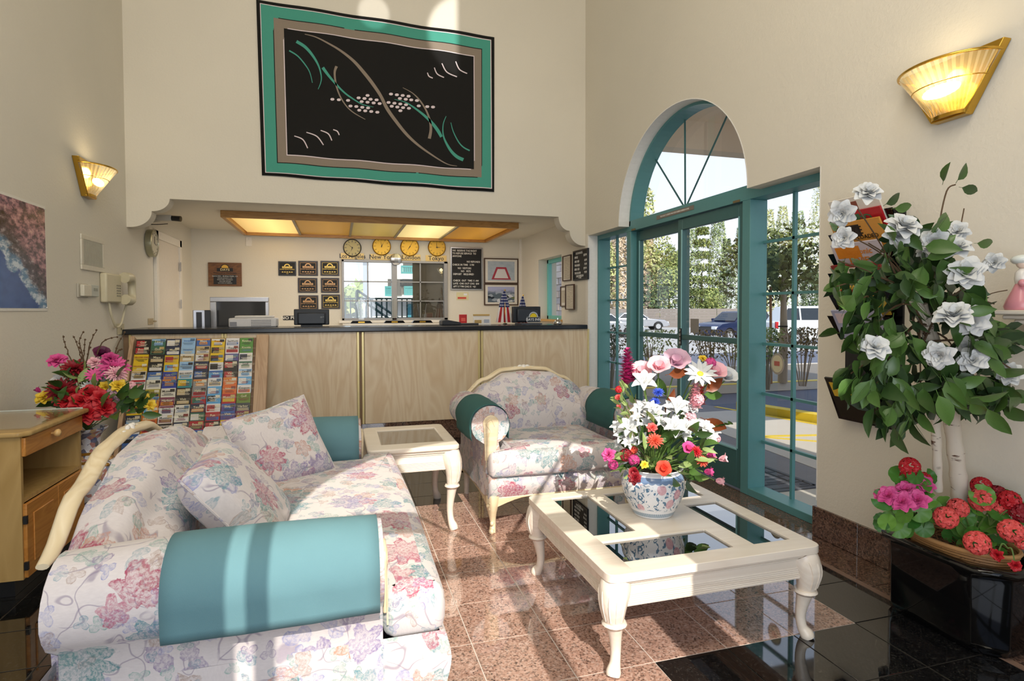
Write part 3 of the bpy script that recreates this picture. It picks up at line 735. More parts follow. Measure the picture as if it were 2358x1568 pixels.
# ---------------------------------------------------------------- upholstered seating (local: x along the width, front at -y)
def seat_set(name, label, cat, loc, rz, a, D, arm_front, back_tab, zb0, zseat0, zseat1, zarm, rr, tfront, cushions, legz, half=None):
    t = thing(name, label, cat, loc, rz); bpy.context.view_layer.update()
    ao = a + .03                                        # outer side of the base
    # base with a slightly bellied front
    def shell(x0, x1, y0, y1, z0, z1, r, belly=0, nx=16):
        b = MB()
        sec = [(y0 + r, z1), (y0 + r * .3, z1 - r * .3), (y0, z1 - r), (y0 - belly, (z0 + z1) / 2), (y0, z0 + r), (y0 + r * .5, z0), (y1, z0), (y1, z1)]
        sec = [(q.x, q.y) for q in smoothpath([(p[0], p[1], 0) for p in sec[:6]], 3)] + sec[6:]
        L = [0]
        for (p, q), (r_, s_) in zip(sec, sec[1:]): L.append(L[-1] + math.hypot(r_ - p, s_ - q))
        n = len(sec); v = []; uv = []
        for k in range(nx + 1):
            x = x0 + (x1 - x0) * k / nx
            for j, (y, z) in enumerate(sec): v.append((x, y, z)); uv.append((x * 1.0, -L[j]))
        f = [(k * n + j, k * n + j + 1, (k + 1) * n + j + 1, (k + 1) * n + j) for k in range(nx) for j in range(n - 1)]
        b.add(v, f, uv)
        b.add([(x0, y, z) for y, z in sec], [tuple(range(n))[::-1]], [(y, z) for y, z in sec]); b.add([(x1, y, z) for y, z in sec], [tuple(range(n))], [(y + 1, z) for y, z in sec])
        return b
    part('base', shell(-ao, ao, 0, D - .06, zb0, zseat0 + .012, .022, .012), FLORAL, t, smooth=60)
    # seat cushions, T-shaped ends wrap in front of the arms
    wi = a - rr * .75
    def cushion(xa, xb, ya, yb, z0, z1, ta=0, tb=0):
        """rounded slab; ta/tb: how far the left/right front ear reaches"""
        b = MB(); n = 20; m = 14
        def fn(u, w):
            # superellipse section around x-y outline
            return None
        out = []
        def arc(cx, cy, r, d0, d1, k=5): return [(cx + r * math.cos(math.radians(d0 + (d1 - d0) * i / k)), cy + r * math.sin(math.radians(d0 + (d1 - d0) * i / k))) for i in range(k + 1)]
        r = .035; fx = arm_front + .0
        pts = []
        if ta: pts += arc(xa - ta + r, ya + r, r, 180, 270)
        else: pts += arc(xa + r, ya + r, r, 180, 270)
        for i in range(1, 8): pts.append((xa + (xb - xa) * i / 8, ya - .012 * math.sin(PI * i / 8)))
        if tb: pts += arc(xb + tb - r, ya + r, r, 270, 360) + [(xb + tb, fx - .03), (xb + tb - .03, fx), (xb + .01, fx)]
        else: pts += arc(xb - r, ya + r, r, 270, 360)
        pts += [(xb, yb * .33 + fx * .66), (xb, yb)] + [(xb + (xa - xb) * i / 4, yb) for i in range(1, 4)] + [(xa, yb), (xa, yb * .33 + fx * .66)]
        if ta: pts += [(xa - .01, fx), (xa - ta + .03, fx), (xa - ta, fx - .03)]
        cx = sum(p[0] for p in pts) / len(pts); cy = sum(p[1] for p in pts) / len(pts)
        # inset rings by moving along averaged normals
        N = len(pts); nor = []
        for i in range(N):
            p, q = pts[i - 1], pts[(i + 1) % N]; tx, ty = q[0] - p[0], q[1] - p[1]; l = math.hypot(tx, ty) or 1; nor.append((-ty / l, tx / l))
        hz = (z1 - z0) / 2; zm = (z0 + z1) / 2; R = hz * .75
        rings = []
        for k in range(9):
            ang = -PI / 2 + PI * k / 8; ins = R * (.45 if ang < 0 else 1) * (1 - max(0, math.cos(ang)) ** .8); z = zm + hz * math.copysign(abs(math.sin(ang)) ** .8, math.sin(ang))
            rings.append([(p[0] + m_[0] * ins, p[1] + m_[1] * ins, z) for p, m_ in zip(pts, nor)])
        v = [q for r_ in rings for q in r_ + [r_[0]]]; f = []
        per = [0]
        for i in range(N): per.append(per[-1] + math.dist(pts[i], pts[(i + 1) % N]))
        uv = [(per[i], k * .026 + 3.33) for k in range(9) for i in range(N + 1)]
        for k in range(8):
            for i in range(N): f.append((k * (N + 1) + i, k * (N + 1) + i + 1, (k + 1) * (N + 1) + i + 1, (k + 1) * (N + 1) + i))
        b.add(v, f, uv)
        # crowned top
        top = rings[-1]; K = 5; tv = []; 
        for k in range(K + 1):
            s_ = 1 - k / K
            for p in top: tv.append((cx + (p[0] - cx) * s_, cy + (p[1] - cy) * s_, z1 + .018 * (1 - s_ ** 2)))
        tf = [(k * N + i, k * N + (i + 1) % N, (k + 1) * N + (i + 1) % N, (k + 1) * N + i) for k in range(K) for i in range(N)]
        b.add(tv, tf, [(p[0] + 5, p[1]) for p in tv])
        b.add(rings[0], [tuple(range(N))[::-1]], [(p[0], p[1]) for p in rings[0]])
        # welt cord round the upper and lower edge
        part_pts = [(p[0] + m_[0] * .004, p[1] + m_[1] * .004, zm + hz * .45) for p, m_ in zip(pts, nor)]
        return b
    w = 2 * wi / cushions
    for k in range(cushions):
        xa = -wi + k * w; xb = xa + w
        c = part('seat_cushion', cushion(xa + .002, xb - .002, tfront, D - .2, zseat0, zseat1, (ao - wi) if k == 0 else 0, (ao - wi) if k == cushions - 1 else 0), FLORAL, t, smooth=80)
    # arms: rolled section swept front to back
    for s in (-1, 1):
        sec = []
        x_in = a - rr * .75
        for i in range(19):
            an = math.radians(-65 + 285 * i / 18)            # from inner underside over the top to outer underside
            sec.append((a + rr * -math.cos(an) if 0 else a - rr * math.cos(an), zarm + rr * math.sin(an)))
        inner = [(x_in, zb0 + .02), (x_in, zseat0)]
        sec = inner + [q for q in sec if True] + [(ao, zarm - rr * 1.0), (ao, zseat0), (ao, zb0)]
        # remove kinks: keep as is, smooth shading rounds it
        Ls = [0]
        for p, q in zip(sec, sec[1:]): Ls.append(Ls[-1] + math.dist(p, q))
        ny = 14; v = []; uv = []
        for k in range(ny + 1):
            f_ = k / ny; y = arm_front + (D - .12 - arm_front) * f_
            fl = 1 + (.06 * math.sin(PI * min(1, f_ * 1.1)))          # the roll swells a little behind the front
            if k == 0: fl = .97
            for j, (x, z) in enumerate(sec):
                xx = a + (x - a) * (fl if z > zarm - rr else 1); zz = zarm + (z - zarm) * (fl if z > zarm - rr else 1)
                wob = .003 * math.sin(y * 23 + j)
                v.append((s * (xx + wob), y, zz - .03 * max(0, f_ - .8) )); uv.append((Ls[j], y + (3 if s > 0 else 0)))
        n = len(sec)
        f = [(k * n + j, k * n + j + 1, (k + 1) * n + j + 1, (k + 1) * n + j) for k in range(ny) for j in range(n - 1)]
        if s > 0: f = [q[::-1] for q in f]
        b = MB().add(v, f, uv)
        b.add([(s * x, arm_front, z) for x, z in sec], [tuple(range(n)) if s < 0 else tuple(range(n))[::-1]], [(x + 1, z) for x, z in sec])
        yb_ = D - .12
        b.add([(s * x, yb_, z - .006) for x, z in sec], [tuple(range(n))[::-1]], [(x + 2, z) for x, z in sec])
        ar = part('arm', b, FLORAL, t, smooth=70)
        # carved facing strip
        fp = [(a + .00 + .047 * math.cos(math.radians(q)), zarm + .012 + .047 * math.sin(math.radians(q))) for q in range(-20, 201, 20)]
        fp = [(x, z) for x, z in fp] + [(a - .044, zarm - .02), (a - .03, zseat0 + .13), (a - .026, zseat1 - .06), (a + .036, zseat1 - .06), (a + .036, zseat0 + .13), (a + .042, zarm - .02)]
        mbf = MB().prism([(s * x, z) for x, z in fp][::1], arm_front - .012, arm_front - .001, 'y')
        part('arm_facing', mbf, CREAMD, t, bevel=.004)
        part('carving', MB().tube(smoothpath([(s * (a - .02), arm_front - .013, zarm - .005), (s * (a + .0), arm_front - .013, zarm + .035), (s * (a + .03), arm_front - .013, zarm + .01), (s * (a + .005), arm_front - .013, zarm - .03), (s * (a + .02), arm_front - .013, zarm - .07), (s * (a + .03), arm_front - .013, zseat0 + .05)], 4), .0025, 5), CREAMD, t)
        # arm cover draped over the roll
        n2 = 22; ya, yb2 = arm_front + .012, arm_front + cover_len
        cv = []; cuv = []
        g0, g1 = -18, 196
        for k in range(13):
            y = ya + (yb2 - ya) * k / 12
            f_ = (y - arm_front) / (D - .12 - arm_front); fl = 1 + .06 * math.sin(PI * min(1, f_ * 1.1))
            R = rr * fl + .006
            row = []
            row.append((a - R * math.cos(math.radians(g0)) - .0, zarm + R * math.sin(math.radians(g0)) - .05))
            for i in range(n2 + 1):
                an = math.radians(g0 + (g1 - g0) * i / n2); row.append((a - R * math.cos(an), zarm + R * math.sin(an)))
            xo, zo = row[-1]
            row += [(xo - .001, zo - .03), (xo - .005, zo - .055)]
            for j, (x, z) in enumerate(row):
                cv.append((s * (x + .0015 * math.sin(y * 40 + j)), y, z)); cuv.append((j * .02, y))
        n = n2 + 4
        f = [(k * n + j, k * n + j + 1, (k + 1) * n + j + 1, (k + 1) * n + j) for k in range(12) for j in range(n - 1)]
        co = MB().add(cv, f, cuv)
        cover_parts.append((t, s, co))
    # back: camel shape, fabric in front, wood rail behind
    nx = 32; half = half or a
    v = []; uv = []; rows = None
    for k in range(nx + 1):
        x = -half + 2 * half * k / nx; zt = lerp_tab(back_tab, abs(x)); 
        y0 = D - .27; y1 = D - .05
        zf = zt - .02
        sec = [(y0 - .00, zseat1 - .12), (y0 - .035, zseat1 + .08), (y0 - .03 + .03, (zseat1 + zf) / 2 + .03), (y0 + .045, zf - .07), (y0 + .085, zf - .012), (y0 + .13, zf + .004), (y1 - .02, zf - .012), (y1, zf - .05), (y1, zseat0), (y1 - .02, zb0 + .02)]
        sp = smoothpath([(0, p, q) for p, q in sec], 4)
        tuft = 0
        if k == 0: L = 0
        ll = 0
        for j, p in enumerate(sp):
            if j: ll += (p - sp[j - 1]).length
            seam = sum(math.exp(-((x - q) / .012) ** 2) for q in seams) * .012 if j < len(sp) * .6 else 0
            v.append((x, p.y + seam, p.z)); uv.append((x + 7, ll))
        rows = len(sp)
    f = [(k * rows + j, k * rows + j + 1, (k + 1) * rows + j + 1, (k + 1) * rows + j) for k in range(nx) for j in range(rows - 1)]
    b = MB().add(v, [q[::-1] for q in f], uv)
    b.add(v[:rows], [tuple(range(rows))], [(q[1], q[2]) for q in v[:rows]]); b.add(v[-rows:], [tuple(range(rows))[::-1]], [(q[1], q[2]) for q in v[-rows:]])
    part('back', b, FLORAL, t, smooth=75)
    path = []; 
    for k in range(nx + 1):
        x = -half + 2 * half * k / nx; path.append((x, D - .035 + .05 * (abs(x) < 9) * (1 - (x / half) ** 2) * .3, lerp_tab(back_tab, abs(x)) - .006))
    mbt = MB().tube(path, [.009 + .009 * math.sin(PI * k / nx) ** .5 for k in range(nx + 1)], 10, flat=1.7, up=(0, 0, 1))
    tr = part('back_rail', mbt, CREAMD, t, smooth=60)
    yc_ = D - .035 + .015; zc_ = lerp_tab(back_tab, 0)
    orn = MB()
    for q in range(9):
        an = PI * q / 8; orn.ball((.045 * math.cos(an) * (1 + .6 * (q % 2)), yc_ - .012, zc_ - .012 + .022 * math.sin(an)), .011, 6, 5, (1.5, .8, 1))
    orn.ball((0, yc_ - .014, zc_), .02, 8, 6, (1, .7, 1)).ball((.095, yc_ - .008, zc_ - .006), .009, 6, 5).ball((-.095, yc_ - .008, zc_ - .006), .009, 6, 5)
    part('carved_rose', orn, WHITE, t, smooth=60)
    # wooden apron and legs
    ap = []
    for k in range(21):
        x = -ao + .02 + 2 * (ao - .02) * k / 20; ap.append((x, zb0 - .012 - .045 * (abs(x) / ao) ** 4 - .012 * math.cos(x / ao * PI * 2)))
    poly = [(-ao + .02, zb0 + .006)] + ap + [(ao - .02, zb0 + .006)]
    part('front_apron', MB().prism(poly, .004, .03, 'y'), CREAMD, t, bevel=.003)
    for s in (-1, 1):
        pz = [(D * q / 14, zb0 - .012 - .05 * (abs(q / 7 - 1)) ** 3 + .0) for q in range(15)]
        part('side_apron', MB().prism([(.01, zb0 + .006)] + pz + [(D - .08, zb0 + .006)], s * (ao - .024) if s < 0 else ao - .024, s * ao if s < 0 else ao, 'x') if 0 else
             MB().prism([(0.01, zb0 + .006)] + [(min(D - .08, y), z) for y, z in pz] + [(D - .08, zb0 + .006)], min(s * ao, s * (ao - .024)), max(s * ao, s * (ao - .024)), 'x'), CREAMD, t, bevel=.003)
        b = MB(); d = Vector((s * .5, -.86, 0))
        prof = [(0, 1.05, .042), (.01, .8, .036), (.006, .5, .022), (-.002, .25, .017), (.008, .08, .019), (.018, 0, .021)]
        b.tube(smoothpath([d * p + Vector((0, 0, zb0 * z)) for p, z, r in prof], 4), rsmooth([r for p, z, r in prof], 4), 10, up=d)
        for q in range(4): b.ball((d.x * .034 + (q - 1.5) * .012, d.y * .034, zb0 * (.92 - .07 * abs(q - 1.5))), .011, 6, 5)
        b.ball((d.x * .02, d.y * .02, zb0 * .28), .013, 6, 5); b.ball((d.x * .03, d.y * .03, .014), .017, 8, 6)
        part('front_leg', b, CREAMD, t, smooth=60, loc=(s * (ao - .035), .035, 0))
        part('rear_leg', MB().tube([(0, .01, 0), (0, 0, zb0 * .6), (0, 0, zb0 + .01)], [.016, .02, .024], 8), CREAM, t, smooth=50, loc=(s * (ao - .04), D - .11, 0))
    return t
cover_parts = []
cover_len = .52; seams = []
sofa = seat_set('sofa', 'long floral camelback sofa with teal arm covers, nearest the camera', 'sofa', (.29, 2.46, 0), PI / 2,
                .80, 1.06, .18, [(0, .84), (.18, .825), (.45, .745), (.66, .63), (.80, .575)], .20, .355, .50, .575, .118, 0.0, 1, 0, .69)
cover_len = .42; seams = [-.17, .17]
chair = seat_set('armchair', 'wide floral armchair with carved wooden legs by the reception counter', 'armchair', (1.285, 3.19, 0), 0,
                 .45, .88, .06, [(0, .86), (.15, .85), (.3, .785), (.45, .68)], .20, .325, .47, .612, .112, -.03, 1, 0)
for k, (own, s, mb) in enumerate(cover_parts):
    sofa_c = own is sofa
    side = {(True, -1): 'teal canvas cover on the near arm of the long sofa', (True, 1): 'teal canvas cover on the far arm of the long sofa',
            (False, -1): 'dark green canvas cover on the left arm of the armchair', (False, 1): 'dark green canvas cover on the right arm of the armchair'}[(sofa_c, s)]
    me = mb.mesh('arm_cover', COVER if sofa_c else COVERD, 80); me.transform(own.matrix_basis)
    o = bpy.data.objects.new('arm_cover', me); link(o); tag(o, side, 'arm cover', 'arm covers on the seating')
    md = o.modifiers.new('thick', 'SOLIDIFY'); md.thickness = .003; md.offset = 1
def throw_pillow(label, c, size, th, nrm, roll, seed):
    b = MB(); n = 18
    def surf(sg):
        def fn(u, w):
            x, y = 2 * u - 1, 2 * w - 1
            e = max(0, (1 - x ** 4)) ** .5 * max(0, (1 - y ** 4)) ** .5
            k = 1 - .07 * (1 - abs(x)) * abs(y) ** 3 - .0
            k2 = 1 - .07 * (1 - abs(y)) * abs(x) ** 3
            wr = .006 * noise.noise(Vector((x * 2.2, y * 2.2, seed)))
            return (x * size / 2 * k2, y * size / 2 * k, sg * (th / 2 * e + wr * e))
        return fn
    b.grid(surf(1), n, n, lambda u, w, p: (p[0] + seed, p[1])); b.grid(surf(-1), n, n, lambda u, w, p: (p[0] + seed + .7, p[1] + 2), flip=True)
    t = thing('throw_pillow', label, 'pillow', c, 0, 'floral throw pillows'); t.rotation_euler = (Vector(nrm).to_track_quat('Z', 'Y').to_matrix().to_4x4() @ Matrix.Rotation(roll, 4, 'Z')).to_euler()
    part('cover', b, FLORAL, t, smooth=80)
    s = size / 2
    part('piping', MB().tube([(-s * .99, -s * .99, 0), (-.5 * s, -s * .965, 0), (0, -s * .93, 0), (.5 * s, -s * .965, 0), (s * .99, -s * .99, 0), (s * .965, -.5 * s, 0), (s * .93, 0, 0), (s * .965, .5 * s, 0), (s * .99, s * .99, 0), (.5 * s, s * .965, 0), (0, s * .93, 0), (-.5 * s, s * .965, 0), (-s * .99, s * .99, 0), (-s * .965, .5 * s, 0), (-s * .93, 0, 0), (-s * .965, -.5 * s, 0), (-s * .99, -s * .99, 0)], .0045, 6), FLORAL, t)
    return t
throw_pillow('square floral throw pillow leaning at the far end of the sofa', (-.26, 2.92, .635), .41, .15, (.42, -.80, .42), math.radians(12), 3)
throw_pillow('floral throw pillow slumped on the sofa behind the near teal arm cover', (-.33, 2.17, .63), .41, .17, (.80, -.10, .62), math.radians(8), 5)
# ---------------------------------------------------------------- reception: counter, its fittings, the things on the walls
def rect_on(ax, val, x0, y0, x1, y1):
    a, b = W(ax, val, x0, y0), W(ax, val, x1, y1); a2, b2 = W(ax, val, x0, y1), W(ax, val, x1, y0)
    c = (a + b + a2 + b2) / 4
    w = ((b2 - a).length + (b - a2).length) / 2; h = ((a2 - a).length + (b - b2).length) / 2
    return c, w, h
def hang(side, name, label, cat, x0, y0, x1, y1, group=None, off=0):
    ax, val = {'back': ('Y', YB), 'left': ('X', XL), 'right': ('X', XR), 'front': ('Y', YS)}[side]
    c, w, h = rect_on(ax, val, x0, y0, x1, y1)
    if ax == 'Y': c.y -= off
    elif val < 0: c.x += off
    else: c.x -= off
    return wall_local('back' if ax == 'Y' else side, name, label, cat, c, group), w, h
YC = 5.72; ZCT = W('Y', YC - .03, 830, 753).z
# counter
ct = thing('reception_counter', 'long reception counter of pale oak panels with brass strips and black top', 'counter', (.4, YC, 0)); bpy.context.view_layer.update()
zw = W('Y', YC, 830, 977).z
part('body', MB().box(XL + .002 - .4, XR - .12 - .4, .006, .55, zw, ZCT - .045), flat('8B6F52', .5), ct)
for k, (xa, xb) in enumerate(((305, 512), (524, 822), (840, 1101), (1113, 1352))):
    a, b_ = W('Y', YC, xa, 860).x - .4, W('Y', YC, xb, 860).x - .4
    part('panel', MB().box(a, b_, -.004, .006, zw, ZCT - .046), PALEOAK, ct, bevel=.002, bseg=1)
for px in (302, 514, 521, 825, 836, 1103, 1110, 1354):
    x = W('Y', YC, px, 860).x - .4
    part('brass_strip', MB().box(x - .011, x + .011, -.010, .004, zw, ZCT - .046), flat('E6D398', .3, .35), ct, bevel=.003)
xk = [XL + .002, -1.15, -.55, .05, .65, 1.25, 1.85, 2.45]
for a, b_ in zip(xk, xk[1:]):
    part('kick_slab', MB().box(a - .4 + .001, b_ - .4 - .001, .0, .03, .003, zw - .001), BROWN, ct, bevel=.001, bseg=1)
part('countertop', MB().box(XL + .002 - .4, XR - .001 - .4 - .05, -.035, .60, ZCT - .045, ZCT), flat('22252B', .22), ct, bevel=.008)
# lower desk behind the counter
dk = thing('back_desk', 'low work shelf along the rear wall of the reception', 'shelf', (.4, YB - .3, 0)); bpy.context.view_layer.update()
ZD = 1.02
AWZ = W('Y', YC + 2.1, 908, 744).z
part('desk_top', MB().box(XL - .4 + .01, XR - .4 - .01, -1.55, .29, ZD - .03, ZD), flat('CFC8BC', .4), dk)
part('cabinet_base', MB().box(XL - .4 + .01, XR - .4 - .01, -.2, .29, .003, ZD - .03), flat('B7AEA0', .6), dk)
part('ledge', MB().box(WBX0 - .4, WBX1 - .4, -.62, -.2, ZD, AWZ), flat('CFC8BC', .4), dk)

# amber light box in the reception ceiling
c0, c1 = W('Z', ZRC, 505, 482), W('Z', ZRC, 1190, 515); n0, n1 = W('Z', ZRC, 560, 528), W('Z', ZRC, 1120, 548)
lb = thing('ceiling_light_box', 'long amber light box with five panels over the reception', 'ceiling light', ((c0.x + c1.x) / 2, (c0.y + n0.y) / 2, ZRC)); bpy.context.view_layer.update()
yA, yB2 = (c0.y + c1.y) / 2, (n0.y + n1.y) / 2; xA, xB = c0.x, c1.x
mb = MB().box(xA, xB, yA - .02, yA + .02, ZRC - .07, ZRC).box(xA, xB, yB2 - .02, yB2 + .02, ZRC - .07, ZRC).box(xA, xA + .04, yA, yB2, ZRC - .07, ZRC).box(xB - .04, xB, yA, yB2, ZRC - .07, ZRC)
part('frame', mb, OAKFRAME, lb, world=True, bevel=.004)
xe = [xA + .04, W('Y', yA, 672, 500).x, W('Y', yA, 812, 505).x, W('Y', yA, 937, 512).x, W('Y', yA, 1062, 516).x, xB - .04]
emis = [2.4, .62, .7, 2.2, .95]; tint = ['F0C878', 'C8963C', 'C8AE62', 'F2DC98', 'CF9432']
for k in range(5):
    a, b_ = xe[k], xe[k + 1]
    t = NT('amber_diffuser'); p = t.obj(); s_ = t.n('SeparateXYZ'); t.l(p, s_.inputs[0])
    g = t.math('SUBTRACT', 1, t.math('ABSOLUTE', t.math('MULTIPLY', t.math('SUBTRACT', s_.outputs[0], (a + b_) / 2 - lb.location.x + .05), 1.7)))
    t.set(lin(tint[k]), .4, Emission_Color=lin(tint[k]), Emission_Strength=t.math('MULTIPLY', t.math('MAXIMUM', g, .25), emis[k] * .5))
    part('diffuser', MB().box(a + .012, b_ - .012, yA + .02, yB2 - .02, ZRC - .032, ZRC - .028), t.m, lb, world=True)
for x in xe[1:-1]: part('divider', MB().box(x - .014, x + .014, yA + .02, yB2 - .02, ZRC - .05, ZRC - .02), flat('9A8F7C', .4), lb, world=True)

# back window with white glazing bars, the yard behind it
w2 = thing('window_2', 'x', 'x', ((WBX0 + WBX1) / 2, YB, (WBZ0 + WBZ1) / 2)); w2['kind'] = 'structure'; del w2['category']; del w2['label']; bpy.context.view_layer.update()
SF = flat('9C9A98', .35, .3)
xm = W('Y', YB, 908, 650).x
mb = MB().box(WBX0, WBX1, YB - .03, YB + .05, WBZ0, WBZ0 + .03).box(WBX0, WBX1, YB - .03, YB + .05, WBZ1 - .03, WBZ1).box(WBX0, WBX0 + .03, YB - .03, YB + .05, WBZ0, WBZ1).box(WBX1 - .05, WBX1, YB - .03, YB + .05, WBZ0, WBZ1).box(xm - .035, xm + .035, YB - .03, YB + .05, WBZ0, WBZ1)
part('frame', mb, SF, w2, world=True, bevel=.003)
for px in (847, 968):
    x = W('Y', YB, px, 650).x; part('mullion', MB().box(x - .008, x + .008, YB + .0, YB + .02, WBZ0, WBZ1), SF, w2, world=True)
for py in (649, 693):
    z = W('Y', YB, 905, py).z; part('glazing_bar', MB().box(WBX0, WBX1, YB + .0, YB + .02, z - .008, z + .008), SF, w2, world=True)
part('pane', MB().box(WBX0, xm, YB + .024, YB + .026, WBZ0, WBZ1), GLASS, w2, world=True); part('pane', MB().box(xm, WBX1, YB + .03, YB + .032, WBZ0, WBZ1), GLASS, w2, world=True)
part('sill', MB().box(WBX0 - .04, WBX1 + .04, YB - .05, YB, WBZ0 - .035, WBZ0), TRIM, w2, world=True)

# Days Inn plaques
GOLD = flat('D9B65C', .35, .6); GOLDP = flat('C79A6A', .4, .5)
def sun_logo(mb, cx, cz, r, y, n=12, w=.28):
    """half ring"""
    o = [(cx + r * math.cos(PI * i / n), cz + r * math.sin(PI * i / n)) for i in range(n + 1)]
    q = [(cx + r * (1 - w) * math.cos(PI * i / n), cz + r * (1 - w) * math.sin(PI * i / n)) for i in range(n + 1)]
    for i in range(n): mb.add([(o[i][0], y, o[i][1]), (o[i + 1][0], y, o[i + 1][1]), (q[i + 1][0], y, q[i + 1][1]), (q[i][0], y, q[i][1])], [(0, 1, 2, 3)])
def half_disc(mb, cx, cz, r, y, n=10):
    pts = [(cx + r * math.cos(PI * i / n), y, cz + r * math.sin(PI * i / n)) for i in range(n + 1)]
    mb.add(pts, [tuple(range(n + 1))])
def plaque(label, box, framed, bright, year):
    t, w, h = hang('back', 'award_plaque', label, 'plaque', *box, group='award plaques beside the back window')
    part('board', MB().box(-w / 2, w / 2, -.014, -.001, -h / 2, h / 2), flat('2A1B16' if framed else '100F0F', .3), t, bevel=.003)
    gm = GOLD if bright else GOLDP
    m = MB()
    part('plate', MB().box(-w * .43, w * .43, -.017, -.0145, -h * .42, h * .42), flat('0C0B0B', .6), t)
    if framed:
        for a in ((-w * .40, w * .40, h * .37, h * .385), (-w * .40, w * .40, -h * .385, -h * .37), (-w * .40, -w * .39, -h * .38, h * .38), (w * .39, w * .40, -h * .38, h * .38)): m.box(a[0], a[1], -.0185, -.0172, a[2], a[3])
    part('emblem', (sun_logo(m, 0, h * .13, w * .17, -.0185, w=.3), m.box(-w * .28, w * .28, -.0195, -.0175, h * .02, h * .15), [half_disc(m, w * (-.26 + .13 * k), -h * .27, w * .05, -.0185) for k in range(5)])[1], gm, t)
    part('lettering', lettering(MB(), 'DAYS INN', h * .12, 0, -.0205, h * .085, .0005, sx=1.05), flat('141312', .4), t)
    part('small_lettering', lettering(lettering(MB(), 'HIGHEST QUALITY RATING', h * .075, 0, -.0185, -h * .06, .0005, sx=1.05), year, h * .07, 0, -.0185, -h * .36, .0005), gm, t)
names = [('unframed black and gold hotel award plaque, leftmost on the wall', (641, 602, 682, 635), 0, 1, '1990'),
         ('framed award plaque, top of the left column of three', (687, 601, 732, 635), 1, 0, '1991-1992'), ('framed award plaque, top of the column beside the window', (738, 601, 781, 635), 1, 1, '1993'),
         ('framed award plaque, middle of the left column of three', (686, 640, 731, 674), 1, 0, '1994-1995'), ('framed award plaque, middle of the column beside the window', (739, 640, 781, 674), 1, 0, '1996'),
         ('framed award plaque, lowest of the left column above the monitor', (688, 680, 733, 714), 1, 0, '1997'), ('framed award plaque, lowest of the column beside the window', (740, 678, 783, 711), 1, 1, '1998')]
for a in names: plaque(*a)
t, w, h = hang('back', 'wooden_plaque', 'brown walnut welcome plaque with a half-sun emblem and black plate', 'plaque', 480, 605, 557, 659)
part('board', MB().box(-w / 2, w / 2, -.02, -.001, -h / 2, h / 2), WALNUT, t, bevel=.004)
m = MB(); sun_logo(m, 0, h * .26, w * .135, -.022, w=.12); m.box(-w * .24, w * .24, -.0225, -.0205, h * .12, h * .27); part('emblem', m, flat('15110E', .4), t)
m = MB(); half_disc(m, 0, h * .27, w * .105, -.0225); part('sun', m, flat('E3B54A', .4), t)
part('lettering', lettering(MB(), 'DAYS', h * .13, 0, -.024, h * .195, .0005, sx=1.15), flat('E9D9A8', .4), t)
part('script', lettering(MB(), 'Welcome to the System', h * .085, 0, -.0215, h * .055, .0005, sx=1.1), flat('1E140D', .5), t)
part('plate', MB().box(-w * .34, w * .34, -.0225, -.0205, -h * .42, -h * .02), flat('1B1B1B', .3), t)
m = lettering(MB(), 'DAYS INN - BUENA PARK, CA', h * .075, 0, -.0235, -h * .08, .0005); 
for k, s_ in enumerate(('OPENED JANUARY 4, 1991', 'BUENA PARK, CALIFORNIA', 'WELCOME ABOARD', 'DAYS INNS OF AMERICA')): lettering(m, s_, h * .05, 0, -.0235, -h * (.16 + .07 * k), .0005)
part('small_lettering', m, flat('C9C9C5', .4), t)
# switch plate
t, w, h = hang('back', 'blank_wall_plate', 'white blank cover plate high on the reception wall', 'wall plate', 566, 546, 580, 567)
part('plate', MB().box(-w / 2, w / 2, -.008, -.001, -h / 2, h / 2), WHITE, t, bevel=.003); part('screw', MB().lathe([(.001, 0), (.004, 0)], 8).xf(Matrix.Translation((0, -.0085, h * .3)) @ Matrix.Rotation(PI / 2, 4, 'X')), SILVER, t)
# clocks and the city names under them
def clock(label, cx, cy, r_px, face, rim, ticks, hm, group='world time clocks'):
    t, w, h = hang('back', 'wall_clock', label, 'clock', cx - r_px, cy - r_px, cx + r_px, cy + r_px, group); r = w / 2
    RX = Matrix.Rotation(PI / 2, 4, 'X')
    part('case', MB().lathe([(.001, .002), (r, .002), (r, .02), (r * .93, .03), (r * .9, .026)], 36).xf(RX), rim, t, smooth=40)
    part('dial', MB().lathe([(.001, .022), (r * .92, .022)], 36).xf(RX), face, t)
    m = MB()
    for k in range(12):
        a = PI * k / 6; m.add([(r * q * math.sin(a + d), -.024, r * q * math.cos(a + d)) for q, d in ((.62, -.035), (.84, -.035), (.84, .035), (.62, .035))], [(0, 1, 2, 3)])
    part('numerals', m, ticks, t)
    m = MB()
    for ang, ln, wd in ((hm[0], .5, .05), (hm[1], .78, .03)):
        a = math.radians(ang); d = Vector((math.sin(a), 0, math.cos(a))); n = Vector((math.cos(a), 0, -math.sin(a)))
        m.add([d * -.1 * r - n * wd * r + Vector((0, -.026, 0)), d * -.1 * r + n * wd * r + Vector((0, -.026, 0)), d * ln * r + Vector((0, -.026, 0))], [(0, 1, 2)])
    part('hands', m, BLACKP, t); return t
clock('black rimmed clock with a pale dial above the Los Angeles sign', 811, 571, 21, flat('CDBE84', .5), BLACKP, flat('3A3F5A', .5), (200, 310))
clock('brass clock above the New York sign', 878.5, 567.5, 21.5, BRASSD, BRASS, flat('6A531E', .4, .5), (25, 350))
clock('brass clock above the London sign', 943, 569, 21.5, BRASSD, BRASS, flat('6A531E', .4, .5), (215, 30))
clock('brass clock above the Tokyo sign', 1005.5, 570, 20.5, BRASSD, BRASS, flat('6A531E', .4, .5), (90, 355))
